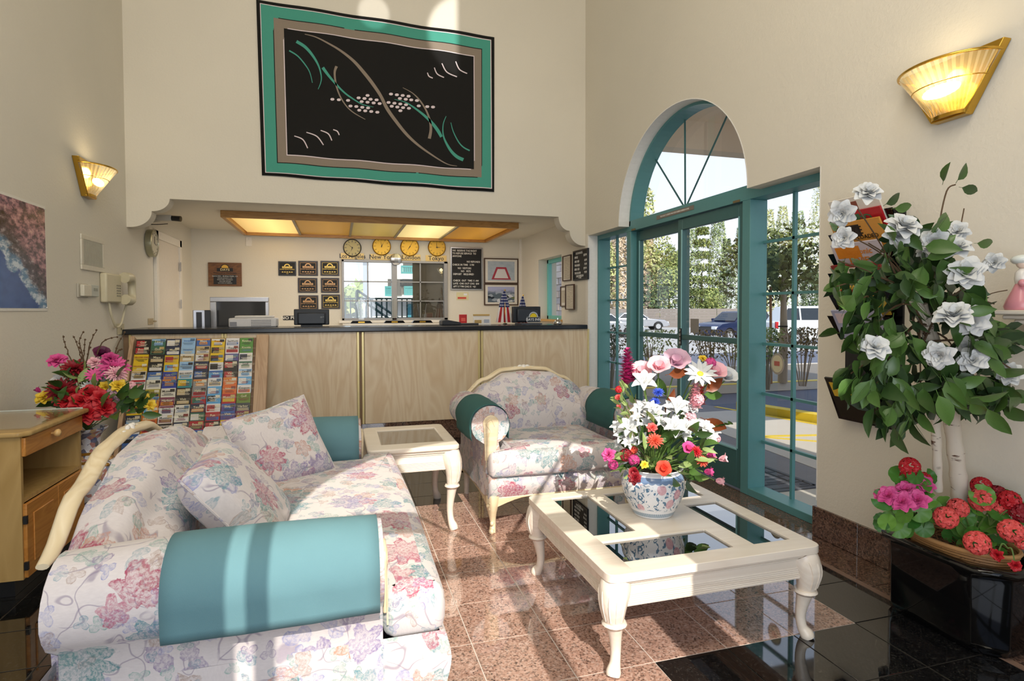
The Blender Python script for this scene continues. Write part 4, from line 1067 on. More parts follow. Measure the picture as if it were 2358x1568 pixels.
for nm, box, s_ in (('Los Angeles', (785, 583, 838, 597), 1), ('New York', (853, 585, 907, 599), 1), ('London', (925, 586, 968, 600), 1), ('Tokyo', (980, 588, 1028, 602), 1)):
    t, w, h = hang('back', 'city_sign', 'narrow gold sign lettered %s under its clock' % nm, 'sign', *box, group='city name signs under the clocks')
    part('plate', MB().box(-w / 2, w / 2, -.008, -.001, -h / 2, h / 2), flat('D8B972', .35, .2), t)
    part('lettering', lettering(MB(), nm, h * .98, 0, -.009, -h * .02, .0005, sx=1.0 if nm != 'Los Angeles' else .88), BLACKP, t)
t, w, h = hang('back', 'glass_ornament', 'round faceted crystal ornament hanging over the back window centre', 'ornament', 897, 585, 925, 611, off=.06)
part('crystal', MB().ball((0, 0, 0), w / 2, 10, 7, (1, .35, 1)), flat('D9DCE2', .08, .85, 0), t)
part('rim', MB().lathe([(w * .2, -.008), (w * .26, -.02), (w * .32, -.008)], 16).xf(Matrix.Rotation(PI / 2, 4, 'X')), flat('F2F2F0', .1, .6), t)
part('bracket', MB().box(-.006, .006, 0, .058, -.006, .006), SILVER, t)
# letter boards
def letterboard(side, label, box, lines, frame=BLACKP, size=.04):
    t, w, h = hang(side, 'letter_board', label, 'notice board', *box)
    part('board', MB().box(-w / 2 + .01, w / 2 - .01, -.012, -.001, -h / 2 + .01, h / 2 - .01), flat('101112', .6), t)
    m = MB()
    for a in ((-w / 2, w / 2, h / 2 - .018, h / 2), (-w / 2, w / 2, -h / 2, -h / 2 + .018), (-w / 2, -w / 2 + .018, -h / 2 + .0182, h / 2 - .0182), (w / 2 - .018, w / 2, -h / 2 + .0182, h / 2 - .0182)): m.box(a[0], a[1], -.022, -.001, a[2], a[3])
    part('frame', m, frame, t, bevel=.002)
    m = MB()
    for (fx, fz, s_, al) in lines: lettering(m, s_, size, w * fx, -.0135, h * fz, .001, al, .88)
    part('letters', m, flat('F0EFEA', .5), t)
letterboard('back', 'black letter board of hotel rules in white letters, left of the framed photographs', (1037, 570, 1111, 668),
            [(-.44, .42, 'WE  RESERVE THE RIGHT', 'LEFT'), (-.44, .355, 'TO REFUSE SERVICE  TO', 'LEFT'), (-.44, .29, 'ANYONE', 'LEFT'), (0, .165, 'NO REFUNDS', 'LEFT'), (-.44, .09, 'CHECK IN TIME   3 PM', 'LEFT'), (-.28, .01, 'NO  VISITORS', 'LEFT'), (-.18, -.06, 'NO   PETS', 'LEFT'), (-.42, -.13, 'DEPOSIT   REQUIRED', 'LEFT'), (-.42, -.28, 'CHECK  OUT  TIME 11 AM', 'LEFT'), (-.42, -.35, 'LATE  CHK OUT CHG  $30', 'LEFT'), (-.42, -.42, 'AFT 5 7 PM CHG IS  +$1', 'LEFT')], SILVER, .036)
letterboard('right', 'black letter board of room rates on the side wall by the entrance', (1323, 575, 1357, 645),
            [(-.1, .40, 'ROOM RATES', 'CENTER'), (-.42, .27, 'SINGLE', 'LEFT'), (.2, .30, '$59.99', 'LEFT'), (-.42, .13, 'ONE  BED', 'LEFT'), (.25, .13, '69.99', 'LEFT'), (-.42, 0, 'TWO BEDS', 'LEFT'), (.25, 0, '79.99', 'LEFT'), (-.42, -.13, 'KING  BED', 'LEFT'), (.2, -.13, '$79.99', 'LEFT'), (-.42, -.26, 'TWO ROOM', 'LEFT'), (.25, -.26, '99.99', 'LEFT'), (-.05, -.36, 'EACH PERSON', 'CENTER'), (-.05, -.42, '+ TAX', 'CENTER')], BLACKP, .034)
# framed pictures
def framed(side, name, label, box, fw, fm, art, matw=.0, artbox=(.8, .7), group=None, off=0, cat='picture'):
    t, w, h = hang(side, name, label, cat, *box, group=group, off=off)
    m = MB()
    for a in ((-w / 2, w / 2, h / 2 - fw, h / 2), (-w / 2, w / 2, -h / 2, -h / 2 + fw), (-w / 2, -w / 2 + fw, -h / 2 + fw + .0002, h / 2 - fw - .0002), (w / 2 - fw, w / 2, -h / 2 + fw + .0002, h / 2 - fw - .0002)): m.box(a[0], a[1], -.02, -.001, a[2], a[3])
    part('frame', m, fm, t, bevel=.002)
    part('mat', MB().box(-w / 2 + fw, w / 2 - fw, -.008, -.001, -h / 2 + fw, h / 2 - fw), flat('E5E0D6', .6), t)
    part('print', MB().add([(-w * artbox[0] / 2, -.0095, -h * artbox[1] / 2), (w * artbox[0] / 2, -.0095, -h * artbox[1] / 2), (w * artbox[0] / 2, -.0095, h * artbox[1] / 2), (-w * artbox[0] / 2, -.0095, h * artbox[1] / 2)], [(0, 1, 2, 3)], [(0, 0), (1, 0), (1, 1), (0, 1)]), art, t)
    return t, w, h
def art_mat(name, fn, rough=.25):
    t = NT(name); t.set(fn(t), rough); return t.m
def art_spa(t):
    uv = t.uv(); s_ = t.n('SeparateXYZ'); t.l(uv, s_.inputs[0]); x, y = s_.outputs[0], s_.outputs[1]
    ax = t.math('ABSOLUTE', t.math('SUBTRACT', x, .5))
    wd = t.math('ADD', .38, t.math('MULTIPLY', y, -.28)); inn = t.math('MULTIPLY', t.math('LESS_THAN', ax, t.math('SUBTRACT', wd, .08)), t.math('MULTIPLY', t.math('GREATER_THAN', y, .12), t.math('LESS_THAN', y, .6)))
    out = t.math('MULTIPLY', t.math('LESS_THAN', ax, wd), t.math('MULTIPLY', t.math('GREATER_THAN', y, .05), t.math('LESS_THAN', y, .7)))
    c = t.mix(t.noise(uv, 6, 2).outputs[0], lin('8FA3B5'), lin('C6CED6')); c = t.mix(out, c, lin('A8384A')); return t.mix(inn, c, lin('DCD9DA'))
def art_courtyard(t):
    uv = t.uv(); v = t.vor(uv, 7); c = t.ramp(t.vm('DOT_PRODUCT', v.outputs['Color'], (.4, .4, .3)), [(0, lin('232B38')), (.3, lin('5B6A78')), (.55, lin('9EA9B8')), (.75, lin('6C7A5A')), (.9, lin('D8DDE6'))], 'CONSTANT')
    s_ = t.n('SeparateXYZ'); t.l(uv, s_.inputs[0]); return t.mix(t.sstep(.5, .9, s_.outputs[1]), c, lin('AEB3DA'))
BRN = flat('4A3426', .35)
tp, w, h = framed('back', 'framed_photograph', 'upper framed photograph of a red rimmed hot tub', (1114, 595, 1193, 653), .016, BRN, art_mat('print_hot_tub', art_spa), artbox=(.78, .76))
tp, w, h = framed('back', 'framed_photograph', 'lower framed photograph of a guest room, under the hot tub picture', (1114, 653.5, 1193, 703), .016, BRN, art_mat('print_room', art_courtyard), artbox=(.78, .72))
def art_text(t):
    uv = t.uv(); s_ = t.n('SeparateXYZ'); t.l(uv, s_.inputs[0])
    ln = t.math('GREATER_THAN', t.math('SINE', t.math('MULTIPLY', s_.outputs[1], 150)), .2)
    wds = t.math('GREATER_THAN', t.noise(t.vm('MULTIPLY', uv, (18, 24, 1)), 1, 1).outputs[0], .48)
    mg = t.math('LESS_THAN', t.math('ABSOLUTE', t.math('SUBTRACT', s_.outputs[0], .5)), .36)
    return t.mix(t.math('MULTIPLY', t.math('MULTIPLY', ln, wds), t.math('MULTIPLY', mg, .55)), lin('C9BFAC'), lin('5A5048'))
TXT = art_mat('printed_notice', art_text)
framed('right', 'framed_licence', 'brown framed licence at the top right of the side window', (1298, 588, 1317, 647), .012, BRN, TXT, artbox=(.8, .86), cat='document')
framed('right', 'framed_licence', 'brown framed grey licence half hidden under another, low by the side window', (1293, 659, 1308, 706), .012, BRN, TXT, artbox=(.8, .6), cat='document')
framed('right', 'framed_licence', 'brown framed long licence overlapping its neighbour, lowest on the side wall', (1308, 655, 1328, 713), .012, BRN, TXT, artbox=(.8, .86), off=.02, cat='document')
t, w, h = hang('back', 'sticker_sign', 'small cream sticker with a red strip under the rules board', 'sign', 1051, 673, 1079, 691)
part('card', MB().box(-w / 2, w / 2, -.004, -.001, -h / 2, h / 2), flat('DCD3A8', .5), t); part('red_strip', MB().box(-w * .4, w * .3, -.0055, -.0042, -h * .36, -h * .1), flat('C8503C', .5), t); part('print', MB().box(w * .1, w * .38, -.0055, -.0042, h * .1, h * .36), flat('ECECF0', .5), t)
t, w, h = hang('back', 'pets_sign', 'black NO PETS sign low on the reception wall', 'sign', 652, 727, 688, 737)
part('plate', MB().box(-w / 2, w / 2, -.004, -.001, -h / 2, h / 2), BLACKP, t); part('lettering', lettering(MB(), 'NO PETS', h * .95, 0, -.005, 0, .0005, sx=1.15), flat('F0EFEA', .5), t)

# side window in the reception, right wall: teal frame set in a white reveal (window_4)
q0, q1 = W('X', XR, 1240, 597), W('X', XR, 1293, 737); ya_, yb_ = min(q0.y, q1.y), max(q0.y, q1.y); za_, zb_ = W('X', XR, 1243, 735).z, W('X', XR, 1243, 598).z
w4 = thing('window_4', 'x', 'x', (XR, (ya_ + yb_) / 2, (za_ + zb_) / 2)); w4['kind'] = 'structure'; del w4['category']; del w4['label']; bpy.context.view_layer.update()
def lwall_fix():
    """cut the side window out of the right wall mesh by rebuilding that bit in four boxes"""
    o = bpy.data.objects['wall_right']; bpy.data.objects.remove(o)
    b = wall_with_arch('w', XR, XR + TH, YR, YS + .05, Y0, Y1, ZT, arch(), ZC, WALL)
    b.box(XR, XR + TH, YS + .05, ya_, 0, ZC); b.box(XR, XR + TH, yb_, YB + .2, 0, ZC); b.box(XR, XR + TH, ya_, yb_, 0, za_); b.box(XR, XR + TH, ya_, yb_, zb_, ZC)
    struct('wall_right', b, WALL)
lwall_fix()
mb = MB()
for (a, b_, c, d) in ((ya_ + .0, yb_, za_, za_ + .05), (ya_, yb_, zb_ - .05, zb_), (ya_, ya_ + .05, za_, zb_), (yb_ - .05, yb_, za_, zb_)): mb.box(XR + .12, XR + .17, a, b_, c, d)
part('frame', mb, flat('6FC1BC', .35), w4, world=True, bevel=.003)
part('pane', MB().quad((XR + .15, ya_, za_), (XR + .15, yb_, za_), (XR + .15, yb_, zb_), (XR + .15, ya_, zb_)), GLASS, w4, world=True)
part('sill', MB().box(XR - .04, XR + .12, ya_ - .03, yb_ + .03, za_ - .02, za_ + .004), flat('C89A55', .4), w4, world=True)

# door in the reception's left wall with its casing
dA, dB = W('X', XL, 357, 700).y, W('X', XL, 413, 700).y; dz = W('X', XL, 385, 560).z
d1 = thing('door_1', 'x', 'x', (XL, (dA + dB) / 2, 0)); d1['kind'] = 'structure'; del d1['category']; del d1['label']; bpy.context.view_layer.update()
part('door_panel', MB().box(XL, XL + .012, dA + .05, dB - .05, .005, dz), flat('DED5C8', .45), d1, world=True)
part('casing', MB().box(XL, XL + .03, dA - .03, dA + .05, 0, dz + .08).box(XL, XL + .03, dB - .05, dB + .03, 0, dz + .08).box(XL, XL + .03, dA - .03, dB + .03, dz, dz + .08), TRIM, d1, world=True, bevel=.004)
for py in (615, 700):
    z = W('X', XL, 412, py).z; part('hinge', MB().box(XL + .03, XL + .036, dB - .065, dB - .04, z - .05, z + .05), SILVER, d1, world=True)
kp = W('X', XL, 345, 740); t, w, h = hang('left', 'door_latch_plate', 'small brass lever on the left wall beside the reception door', 'door hardware', 340, 733, 352, 747)
part('plate', MB().box(-w / 2, w / 2, -.006, -.001, -h / 2, h / 2), flat('B7A88A', .4, .4), t); part('lever', MB().rod((0, -.03, 0), (w * .4, -.03, 0), .009), flat('A89A7A', .35, .5), t)
# round wall clock seen nearly edge on, left wall
t, w, h = hang('left', 'wall_clock', 'round silver rimmed clock on the left wall under the bracket', 'clock', 330, 529, 353, 591)
r = h / 2; RX = Matrix.Rotation(PI / 2, 4, 'X')
part('case', MB().lathe([(.001, .002), (r, .002), (r * 1.02, .03), (r, .055), (r * .9, .06), (r * .88, .05)], 40).xf(RX), flat('A7A58C', .3, .7), t, smooth=40)
part('dial', MB().lathe([(.001, .05), (r * .9, .05)], 36).xf(RX), flat('CFCBB6', .4), t)
m = MB()
for k in range(12): a = PI * k / 6; m.cbox((r * .74 * math.sin(a), -.052, r * .74 * math.cos(a)), (.012, .002, .012))
m.rod((0, -.054, 0), (0, -.054, r * .5), .004, 5).rod((0, -.054, 0), (r * .4, -.054, -r * .1), .004, 5); part('hands', m, BLACKP, t)
part('crystal', MB().lathe([(.001, .062), (r * .9, .06)], 36).xf(RX), CLEAR, t)

# security camera
p = W('Y', YS + .5, 385, 503)
t = thing('security_camera', 'small white security camera with black lens under the ceiling, left corner', 'camera', (p.x - .06, p.y, p.z), math.radians(78)); bpy.context.view_layer.update()
part('body', MB().box(-.03, .03, -.11, .05, -.025, .03), flat('C9C5BA', .4), t, bevel=.006)
part('lens', MB().tube([(0, -.11, 0), (0, -.19, -.005)], [.025, .027], 12), BLACKP, t, smooth=50)
part('bracket', MB().rod((0, .0, -.02), (-.0, .30, -.06), .013, 8), flat('CFC9B8', .5), t)
part('cable', MB().tube(smoothpath([(.02, .05, .02), (.03, .12, .06), (.02, .14, -.04), (.0, .05, -.06), (.02, -.06, -.05)], 5), .004, 6), BLACKP, t)
# things on the counter
def on_counter(name, label, cat, px, py, dy, rz=0, group=None, z=None):
    y = YC + dy; p = W('Y', y, px, py); t = thing(name, label, cat, (p.x, y, ZCT if z is None else z), rz, group); bpy.context.view_layer.update(); return t, (1.0 * (y) / FPX) / math.cos(0)
def wpx(y, x0, x1, py=730): return W('Y', y, x1, py).x - W('Y', y, x0, py).x
def zpx(y, x, y0, y1): return W('Y', y, x, y0).z - W('Y', y, x, y1).z
# big silver framed mirror/monitor
y = YC + .95
t = thing('flat_monitor', 'large silver framed dark screen standing at the left of the reception', 'monitor', (W('Y', y, 553, 720).x, y, 1.02), 0); bpy.context.view_layer.update()
w = wpx(y, 486, 621); zt = W('Y', y, 553, 684).z - 1.02
m = MB()
for a in ((-w / 2, w / 2, zt - .05, zt), (-w / 2, -w / 2 + .06, .0302, zt - .0502), (w / 2 - .035, w / 2, .0302, zt - .0502), (-w / 2, w / 2, .0, .03)): m.box(a[0], a[1], -.03, .03, a[2], a[3])
part('bezel', m, flat('C8C8CC', .3, .5), t, bevel=.006); part('screen', MB().box(-w / 2 + .06, w / 2 - .035, -.012, .02, .03, zt - .05), flat('3E3F42', .06, 0, 0), t)
part('stand', MB().box(-.12, .12, -.08, .1, .0, .01), SILVER, t)
t, _ = on_counter('speaker', 'silver and black desktop speaker left of the big screen', 'speaker', 459, 740, .75, .25, z=ZD + .0)
h_ = W('Y', YC + .75, 459, 714).z - ZD
part('cabinet', MB().box(-.05, .1, -.05, .15, 0, h_), BLACKP, t, bevel=.006); part('front', MB().box(-.055, .045, -.06, -.05, 0, h_), flat('B9BAC0', .3, .6), t, bevel=.003); part('grille', MB().box(-.03, .02, -.064, -.06, .02, h_ - .02), BLACKP, t)
t, _ = on_counter('printer', 'beige printer with a slotted top on the counter', 'printer', 585, 740, .34, .03, z=ZCT + .001)
w = wpx(YC + .34, 531, 639); h_ = W('Y', YC + .34, 585, 727).z - ZCT
part('body', MB().box(-w / 2, w / 2, -.12, .2, 0, h_ * .8), flat('D8D6D6', .5), t, bevel=.012)
part('lid', MB().box(-w * .38, w * .42, -.1, .18, h_ * .8, h_), flat('DDD9D4', .5), t, bevel=.01)
m = MB()
for i in range(14):
    for j in range(4): m.cbox((-w * .02 + i * .0125, -.1215, h_ * (.15 + .15 * j)), (.007, .003, .008))
part('vent_holes', m, flat('6E6E72', .5), t); part('side_vent', MB().cbox((-w * .4, -.1215, h_ * .3), (w * .14, .003, h_ * .35)), flat('8A8A90', .5), t)
t, _ = on_counter('computer_monitor', 'back of a black computer monitor in the middle of the reception', 'monitor', 718, 740, .45, 0, z=ZCT + .001)
w = wpx(YC + .45, 679, 760); h_ = W('Y', YC + .45, 718, 712).z - ZCT
part('shell', MB().box(-w / 2, w / 2, -.02, .03, .012, h_), flat('1F2329', .45), t, bevel=.008); part('bulge', MB().box(-w * .4, w * .4, -.05, -.02, .015, h_ * .82), flat('262B33', .4), t, bevel=.02)
part('logo', lettering(MB(), 'IBM', .022, w * .3, -.0615, h_ * .52, .0005), flat('8A8D92', .4), t); part('foot', MB().box(-.1, .1, -.08, .1, -.0, .012), BLACKP, t)
t, _ = on_counter('computer_monitor', 'black monitor with a yellow half-sun hotel logo at the right of the counter', 'monitor', 1212, 740, .28, .12, z=ZCT + .001)
w = wpx(YC + .28, 1181, 1247); h_ = W('Y', YC + .28, 1212, 706).z - ZCT
part('shell', MB().box(-w / 2, w / 2, -.02, .03, .02, h_), flat('1F2329', .45), t, bevel=.008); part('bulge', MB().box(-w * .38, w * .38, -.045, -.02, .03, h_ * .88), flat('2A2F38', .4), t, bevel=.015); part('foot', MB().box(-.1, .14, -.1, .08, 0, .015), flat('4A4F58', .4), t)
m = MB().box(-.015, w * .42, -.0475, -.0455, h_ * .12, h_ * .42); sun_logo(m, w * .19, h_ * .42, w * .17, -.0475, w=.22); part('logo_plate', m, flat('C8CCD2', .4), t)
m = MB().box(-.01, w * .41, -.0485, -.0475, h_ * .14, h_ * .40); part('logo_field', m, flat('20252C', .4), t)
m = MB(); half_disc(m, w * .19, h_ * .41, w * .125, -.049); part('sun', m, flat('F0D418', .4), t)
part('logo_lettering', lettering(MB(), 'DAYS INN', h_ * .2, w * .19, -.0495, h_ * .27, .0006, sx=1.0), flat('F2F4F8', .4), t)
# three acrylic awards on black bases
for px, lb_ in ((832, 'leftmost black based clear award in front of the back window'), (908, 'middle black based clear award in front of the back window'), (972, 'rightmost black based clear award in front of the back window')):
    t, _ = on_counter('acrylic_award', lb_, 'award', px, 738, 2.1, z=AWZ, group='clear awards on black bases')
    part('base', MB().prism([(-.14, 0), (.14, 0), (.11, .035), (-.11, .035)], -.05, .05, 'y'), BLACKG, t, bevel=.003)
    part('glass_panel', MB().prism([(-.03, .035), (.03, .035), (.05, .2), (.065, .26), (0, .33), (-.065, .26), (-.05, .2)], -.008, .008, 'y'), CLEAR, t)
    part('label_plate', MB().box(-.04, .04, -.0515, -.05, .008, .024), BRASS, t)
t, _ = on_counter('card_terminal', 'black card terminal on the counter under the rules board', 'terminal', 1035, 745, .3, .1)
part('body', MB().prism([(-.09, 0), (.11, 0), (.11, .03), (-.05, .06), (-.09, .05)], -.06, .08, 'y'), flat('2C2F35', .4), t, bevel=.008); part('tray', MB().box(.1, .3, -.06, .08, 0, .02), flat('34373D', .4), t, bevel=.004)
t, _ = on_counter('red_box', 'small red box standing on the back shelf', 'box', 1066, 735, 1.2, z=1.02)
h_ = W('Y', YC + 1.2, 1066, 724).z - 1.02
part('box', MB().box(-.045, .045, -.02, .02, 0, h_), flat('B01E24', .4), t, bevel=.004); part('print', MB().cbox((0, -.0215, h_ * .7), (.05, .002, .04)), flat('D65A50', .5), t)
t, _ = on_counter('desk_calendar', 'white desk calendar with a small picture on the counter', 'calendar', 1110, 740, .5, -.08)
h_ = W('Y', YC + .5, 1110, 726).z - ZCT; w = wpx(YC + .5, 1090, 1129)
part('page', MB().prism([(-.03, 0), (0.02, h_), (.025, h_), (.03, 0)], -w / 2, w / 2, 'x').xf(Matrix.Rotation(0, 4, 'Z')), flat('E6E4E2', .5), t); part('binding', MB().box(-w / 2, w * .45, .01, .03, h_ - .006, h_ + .012), flat('C8A45A', .4), t)
part('picture', MB().cbox((-w * .25, -.022, h_ * .3), (w * .4, .003, h_ * .4)), flat('B89A5C', .5), t); part('dates', MB().cbox((w * .25, -.02, h_ * .35), (w * .3, .003, h_ * .4)), flat('AEB6C8', .5), t)
# flags
def flag(label, px, py, dy, zt_px, both):
    y = YC + dy; base = W('Y', y, px, py); zt = W('Y', y, px, zt_px).z
    zb = ZCT if dy < .6 else 1.02; t = thing('desk_flag', label, 'flag', (base.x, y, zb), 0, 'small American flags on the counter'); bpy.context.view_layer.update(); hh = zt - zb
    part('staff', MB().rod((0, 0, 0), (0, 0, hh), .004, 6), BRASSD, t); part('finial', MB().ball((0, 0, hh), .009, 6, 5), BRASS, t); part('foot', MB().lathe([(.001, 0), (.03, 0), (.02, .012), (.001, .014)], 12), BLACKP, t)
    nt = NT('stars_and_stripes'); uv = nt.uv(); s_ = nt.n('SeparateXYZ'); nt.l(uv, s_.inputs[0]); x, yv = s_.outputs[0], s_.outputs[1]
    st = nt.math('GREATER_THAN', nt.math('SINE', nt.math('MULTIPLY', x, 6.283 * 3.5)), 0)
    stars = nt.vor(nt.vm('MULTIPLY', uv, (8, 11, 1)), 1, '2D', 'F1', 0).outputs['Distance']; cant = nt.math('MULTIPLY', nt.math('GREATER_THAN', yv, .48), nt.math('LESS_THAN', x, 2))
    blue = nt.mix(nt.math('LESS_THAN', stars, .26), lin('1F2C66'), lin('E6E6EE'))
    nt.set(nt.mix(cant, nt.mix(st, lin('B5222E'), lin('EEE9E4')), blue), .7)
    m = MB().grid(lambda u, v: ((-.01 + (.012 + .13 * (1 - v) ** .8) * (u * 1.35 - .68)), -.012 + .018 * math.sin(u * 11 + v * 3) * (1 - v * .6), hh * (.98 - .92 * (1 - v))), 14, 8)
    part('cloth', m, nt.m, t, smooth=80)
flag('American flag in full view left of the logo monitor', 1163, 745, .42, 668, 1)
flag('American flag with only its tip showing behind the logo monitor', 1205, 745, .8, 680, 0)
t, _ = on_counter('service_bell', 'chrome service bell at the right end of the counter', 'bell', 1284, 745, .2)
part('base', MB().lathe([(.001, 0), (.045, 0), (.045, .008), (.001, .01)], 20), BLACKP, t); part('dome', MB().lathe([(.042, .012), (.04, .03), (.025, .048), (.001, .053)], 20), CHROME, t, smooth=60); part('button', MB().rod((0, 0, .05), (0, 0, .07), .005, 8), CHROME, t)
t, _ = on_counter('paper_stack', 'thin stack of papers in the middle of the counter top', 'papers', 880, 752, .2)
part('sheets', MB().box(-.3, .25, -.05, .1, 0, .006), flat('8E9096', .4), t)

# ---------------------------------------------------------------- left wall: poster, sconce, grille, thermostats, phone
t, w, h = hang('left', 'landscape_poster', 'unframed coastal landscape poster with blue water, left edge of the picture', 'poster', -140, 440, 104, 716)
def art_coast(n):
    uv = n.uv(); s_ = n.n('SeparateXYZ'); n.l(uv, s_.inputs[0]); x, y = s_.outputs[0], s_.outputs[1]
    nz = n.noise(uv, 4, 6, .65).outputs[0]; n2 = n.noise(uv, 14, 5, .7).outputs[0]
    rock = n.ramp(n2, [(.3, lin('2A2430')), (.45, lin('6B5560')), (.55, lin('B58590')), (.68, lin('E0B6AE'))])
    coast = n.math('ADD', n.math('ADD', y, n.math('MULTIPLY', n.math('SUBTRACT', x, .57), 1.15)), n.math('MULTIPLY', n.math('SUBTRACT', nz, .5), .5))
    sea = n.mix(n.noise(uv, 9, 2).outputs[0], lin('1E3A78'), lin('3A62A8'))
    c = n.mix(n.sstep(.40, .45, coast), sea, n.mix(n.sstep(.42, .6, n2), lin('5E86A8'), lin('D3DEE8')))
    c = n.mix(n.sstep(.50, .60, coast), c, n.ramp(n2, [(.35, lin('1E1A22')), (.55, lin('5C5058')), (.7, lin('B9AEB4'))]))
    return n.mix(n.sstep(.68, .85, coast), c, rock)
part('sheet', MB().box(-w / 2, w / 2, -.004, -.001, -h / 2, h / 2), flat('E6E2D8', .4), t)
part('print', MB().add([(-w * .49, -.0048, -h * .475), (w * .49, -.0048, -h * .475), (w * .49, -.0048, h * .475), (-w * .49, -.0048, h * .475)], [(0, 1, 2, 3)], [(0, 0), (1, 0), (1, 1), (0, 1)]), art_mat('coast_print', art_coast, .2), t)
for sx in (-1, 1):
    for sz in (-1, 1): part('pin', MB().ball((sx * w * .485, -.006, sz * h * .47), .004, 6, 4), SILVER, t)
t, w, h = hang('left', 'air_grille', 'white framed air return grille with fine vertical slats', 'vent', 184, 546, 237, 624)
m = MB(); fw = .035
for a in ((-w / 2, w / 2, h / 2 - fw, h / 2), (-w / 2, w / 2, -h / 2, -h / 2 + fw), (-w / 2, -w / 2 + fw, -h / 2 + fw + .0002, h / 2 - fw - .0002), (w / 2 - fw, w / 2, -h / 2 + fw + .0002, h / 2 - fw - .0002)): m.box(a[0], a[1], -.012, -.001, a[2], a[3])
part('frame', m, flat('DCD6C6', .45), t, bevel=.003); part('duct', MB().box(-w / 2 + fw, w / 2 - fw, -.003, -.001, -h / 2 + fw, h / 2 - fw), flat('5A584E', .7), t)
n = 22
for k in range(n):
    x = -w / 2 + fw + (w - 2 * fw) * (k + .5) / n; part('slat', MB().box(x - .003, x + .003, -.011, -.004, -h / 2 + fw, h / 2 - fw), flat('B8B4A4', .45), t)
t, w, h = hang('left', 'thermostat', 'square cream thermostat on the left wall', 'thermostat', 177, 653, 199, 685)
part('plate', MB().box(-w * .55, w * .5, -.012, -.001, -h / 2, h / 2), flat('BDB7A8', .5), t, bevel=.003); part('cover', MB().box(-w * .42, w * .42, -.04, -.012, -h * .42, h * .42), flat('DAD4C2', .4), t, bevel=.006)
t, w, h = hang('left', 'thermostat', 'flat grey digital thermostat right of the cream one', 'thermostat', 200, 656, 221, 683)
part('case', MB().box(-w / 2, w / 2, -.02, -.001, -h / 2, h / 2), flat('C2C6BE', .4), t, bevel=.004); part('display', MB().cbox((w * .12, -.0215, h * .1), (w * .4, .003, h * .25)), flat('8E948A', .3), t)
t, w, h = hang('left', 'wall_phone', 'cream wall telephone with its handset hung on the right', 'telephone', 229, 632, 281, 697)
CP = flat('D5CCAF', .35)
part('body', MB().box(-w / 2, w * .15, -.05, -.001, -h / 2, h / 2), CP, t, bevel=.012)
hs = smoothpath([(w * .12, -.075, h * .40), (w * .3, -.09, h * .42), (w * .42, -.085, h * .25), (w * .45, -.08, 0), (w * .42, -.085, -h * .28), (w * .3, -.09, -h * .42), (w * .14, -.075, -h * .38)], 4)
part('handset', MB().tube(hs, [.03 + .014 * abs(math.cos(PI * i / (len(hs) - 1))) ** 3 for i in range(len(hs))], 10), CP, t, smooth=70)
m = MB()
for i in range(3):
    for j in range(5): m.cbox((w * (-.06 + .07 * i), -.0515, h * (.1 - .09 * j)), (.012, .003, .012))
part('buttons', m, flat('6E6A5E', .4), t)
cd = smoothpath([(-w * .25, -.02, -h * .48), (-w * .22, -.03, -h * .9), (-w * .02, -.03, -h * 1.35), (w * .22, -.03, -h * 1.25), (w * .34, -.04, -h * .8), (w * .36, -.06, -h * .45)], 8)
part('cord', MB().tube(cd, .009, 6), CP, t, smooth=70)
t, w, h = hang('left', 'phone_socket', 'small beige phone socket plate under the wall telephone', 'socket', 269, 745, 284, 770)
part('plate', MB().box(-w / 2, w / 2, -.008, -.001, -h / 2, h / 2), flat('CFC5A6', .5), t, bevel=.003); part('jack', MB().cbox((0, -.0095, 0), (.02, .004, .02)), flat('8C8468', .5), t)

# ---------------------------------------------------------------- sconces
def sconce(label, p, side):
    rz = PI / 2 if side == 'left' else -PI / 2
    t = thing('wall_sconce', label, 'wall lamp', p, rz, 'brass and ribbed glass wall sconces'); bpy.context.view_layer.update()
    wt, wb, hh, dp = .22, .075, .215, .165        # half width top, half width bottom, height, projection
    # back plate: trapezoid, its top edge higher than the glass
    part('back_plate', MB().prism([(-wb, -hh * .56), (wb, -hh * .56), (wt, hh * .62), (-wt, hh * .62)], -.045, -.001, 'y'), BRASS, t, bevel=.003)
    def bowl(f, r_):
        return [(-(wb + (wt * .92 - wb) * f) * math.cos(PI * i / 40) * r_, -.03 - (.03 + (dp - .03) * f) * math.sin(PI * i / 40) * r_) for i in range(41)]
    rows = []; v = []
    for k in range(9):
        f = k / 8; z = -hh * .48 + hh * .93 * f
        for i, (x, y) in enumerate(bowl(f, 1)):
            q = 1 + (.018 if i % 2 else -.01); v.append((x * q, -.03 + (y + .03) * q, z))
    f_ = [(k * 41 + i, k * 41 + i + 1, (k + 1) * 41 + i + 1, (k + 1) * 41 + i) for k in range(8) for i in range(40)]
    part('ribbed_glass', MB().add(v, f_), SCG, t)
    part('top_rim', MB().tube([(x, y, hh * .45) for x, y in bowl(1, 1.01)], .006, 6), BRASS, t, smooth=60)
    part('rib_band', MB().tube([(x, y, -hh * .48 + hh * .93 * .6) for x, y in bowl(.6, 1.02)], .0025, 5), BRASS, t)
    part('bottom_cup', MB().prism([(x, y) for x, y in bowl(.02, 1.06)], -hh * .53, -hh * .46, 'z'), BRASS, t)
    part('bulb', MB().ball((0, -.085, -.005), .034, 12, 8, (2.5, .8, .8)), BULB, t, smooth=80)
    L_ = lamp('sconce_bulb_light', 'POINT', (0, -.085, .06), 2.2, (1, .78, .45), size=.04); L_.parent = t
    return t
tg = NT('ribbed_glass'); g1 = tg.n('BsdfTransparent'); g1.inputs[0].default_value = (.95, .9, .75, 1); g2 = tg.n('BsdfGlossy'); g2.inputs['Roughness'].default_value = .12; g2.inputs[0].default_value = (1, .97, .88, 1)
g3 = tg.n('BsdfTranslucent'); g3.inputs[0].default_value = (1, .86, .55, 1)
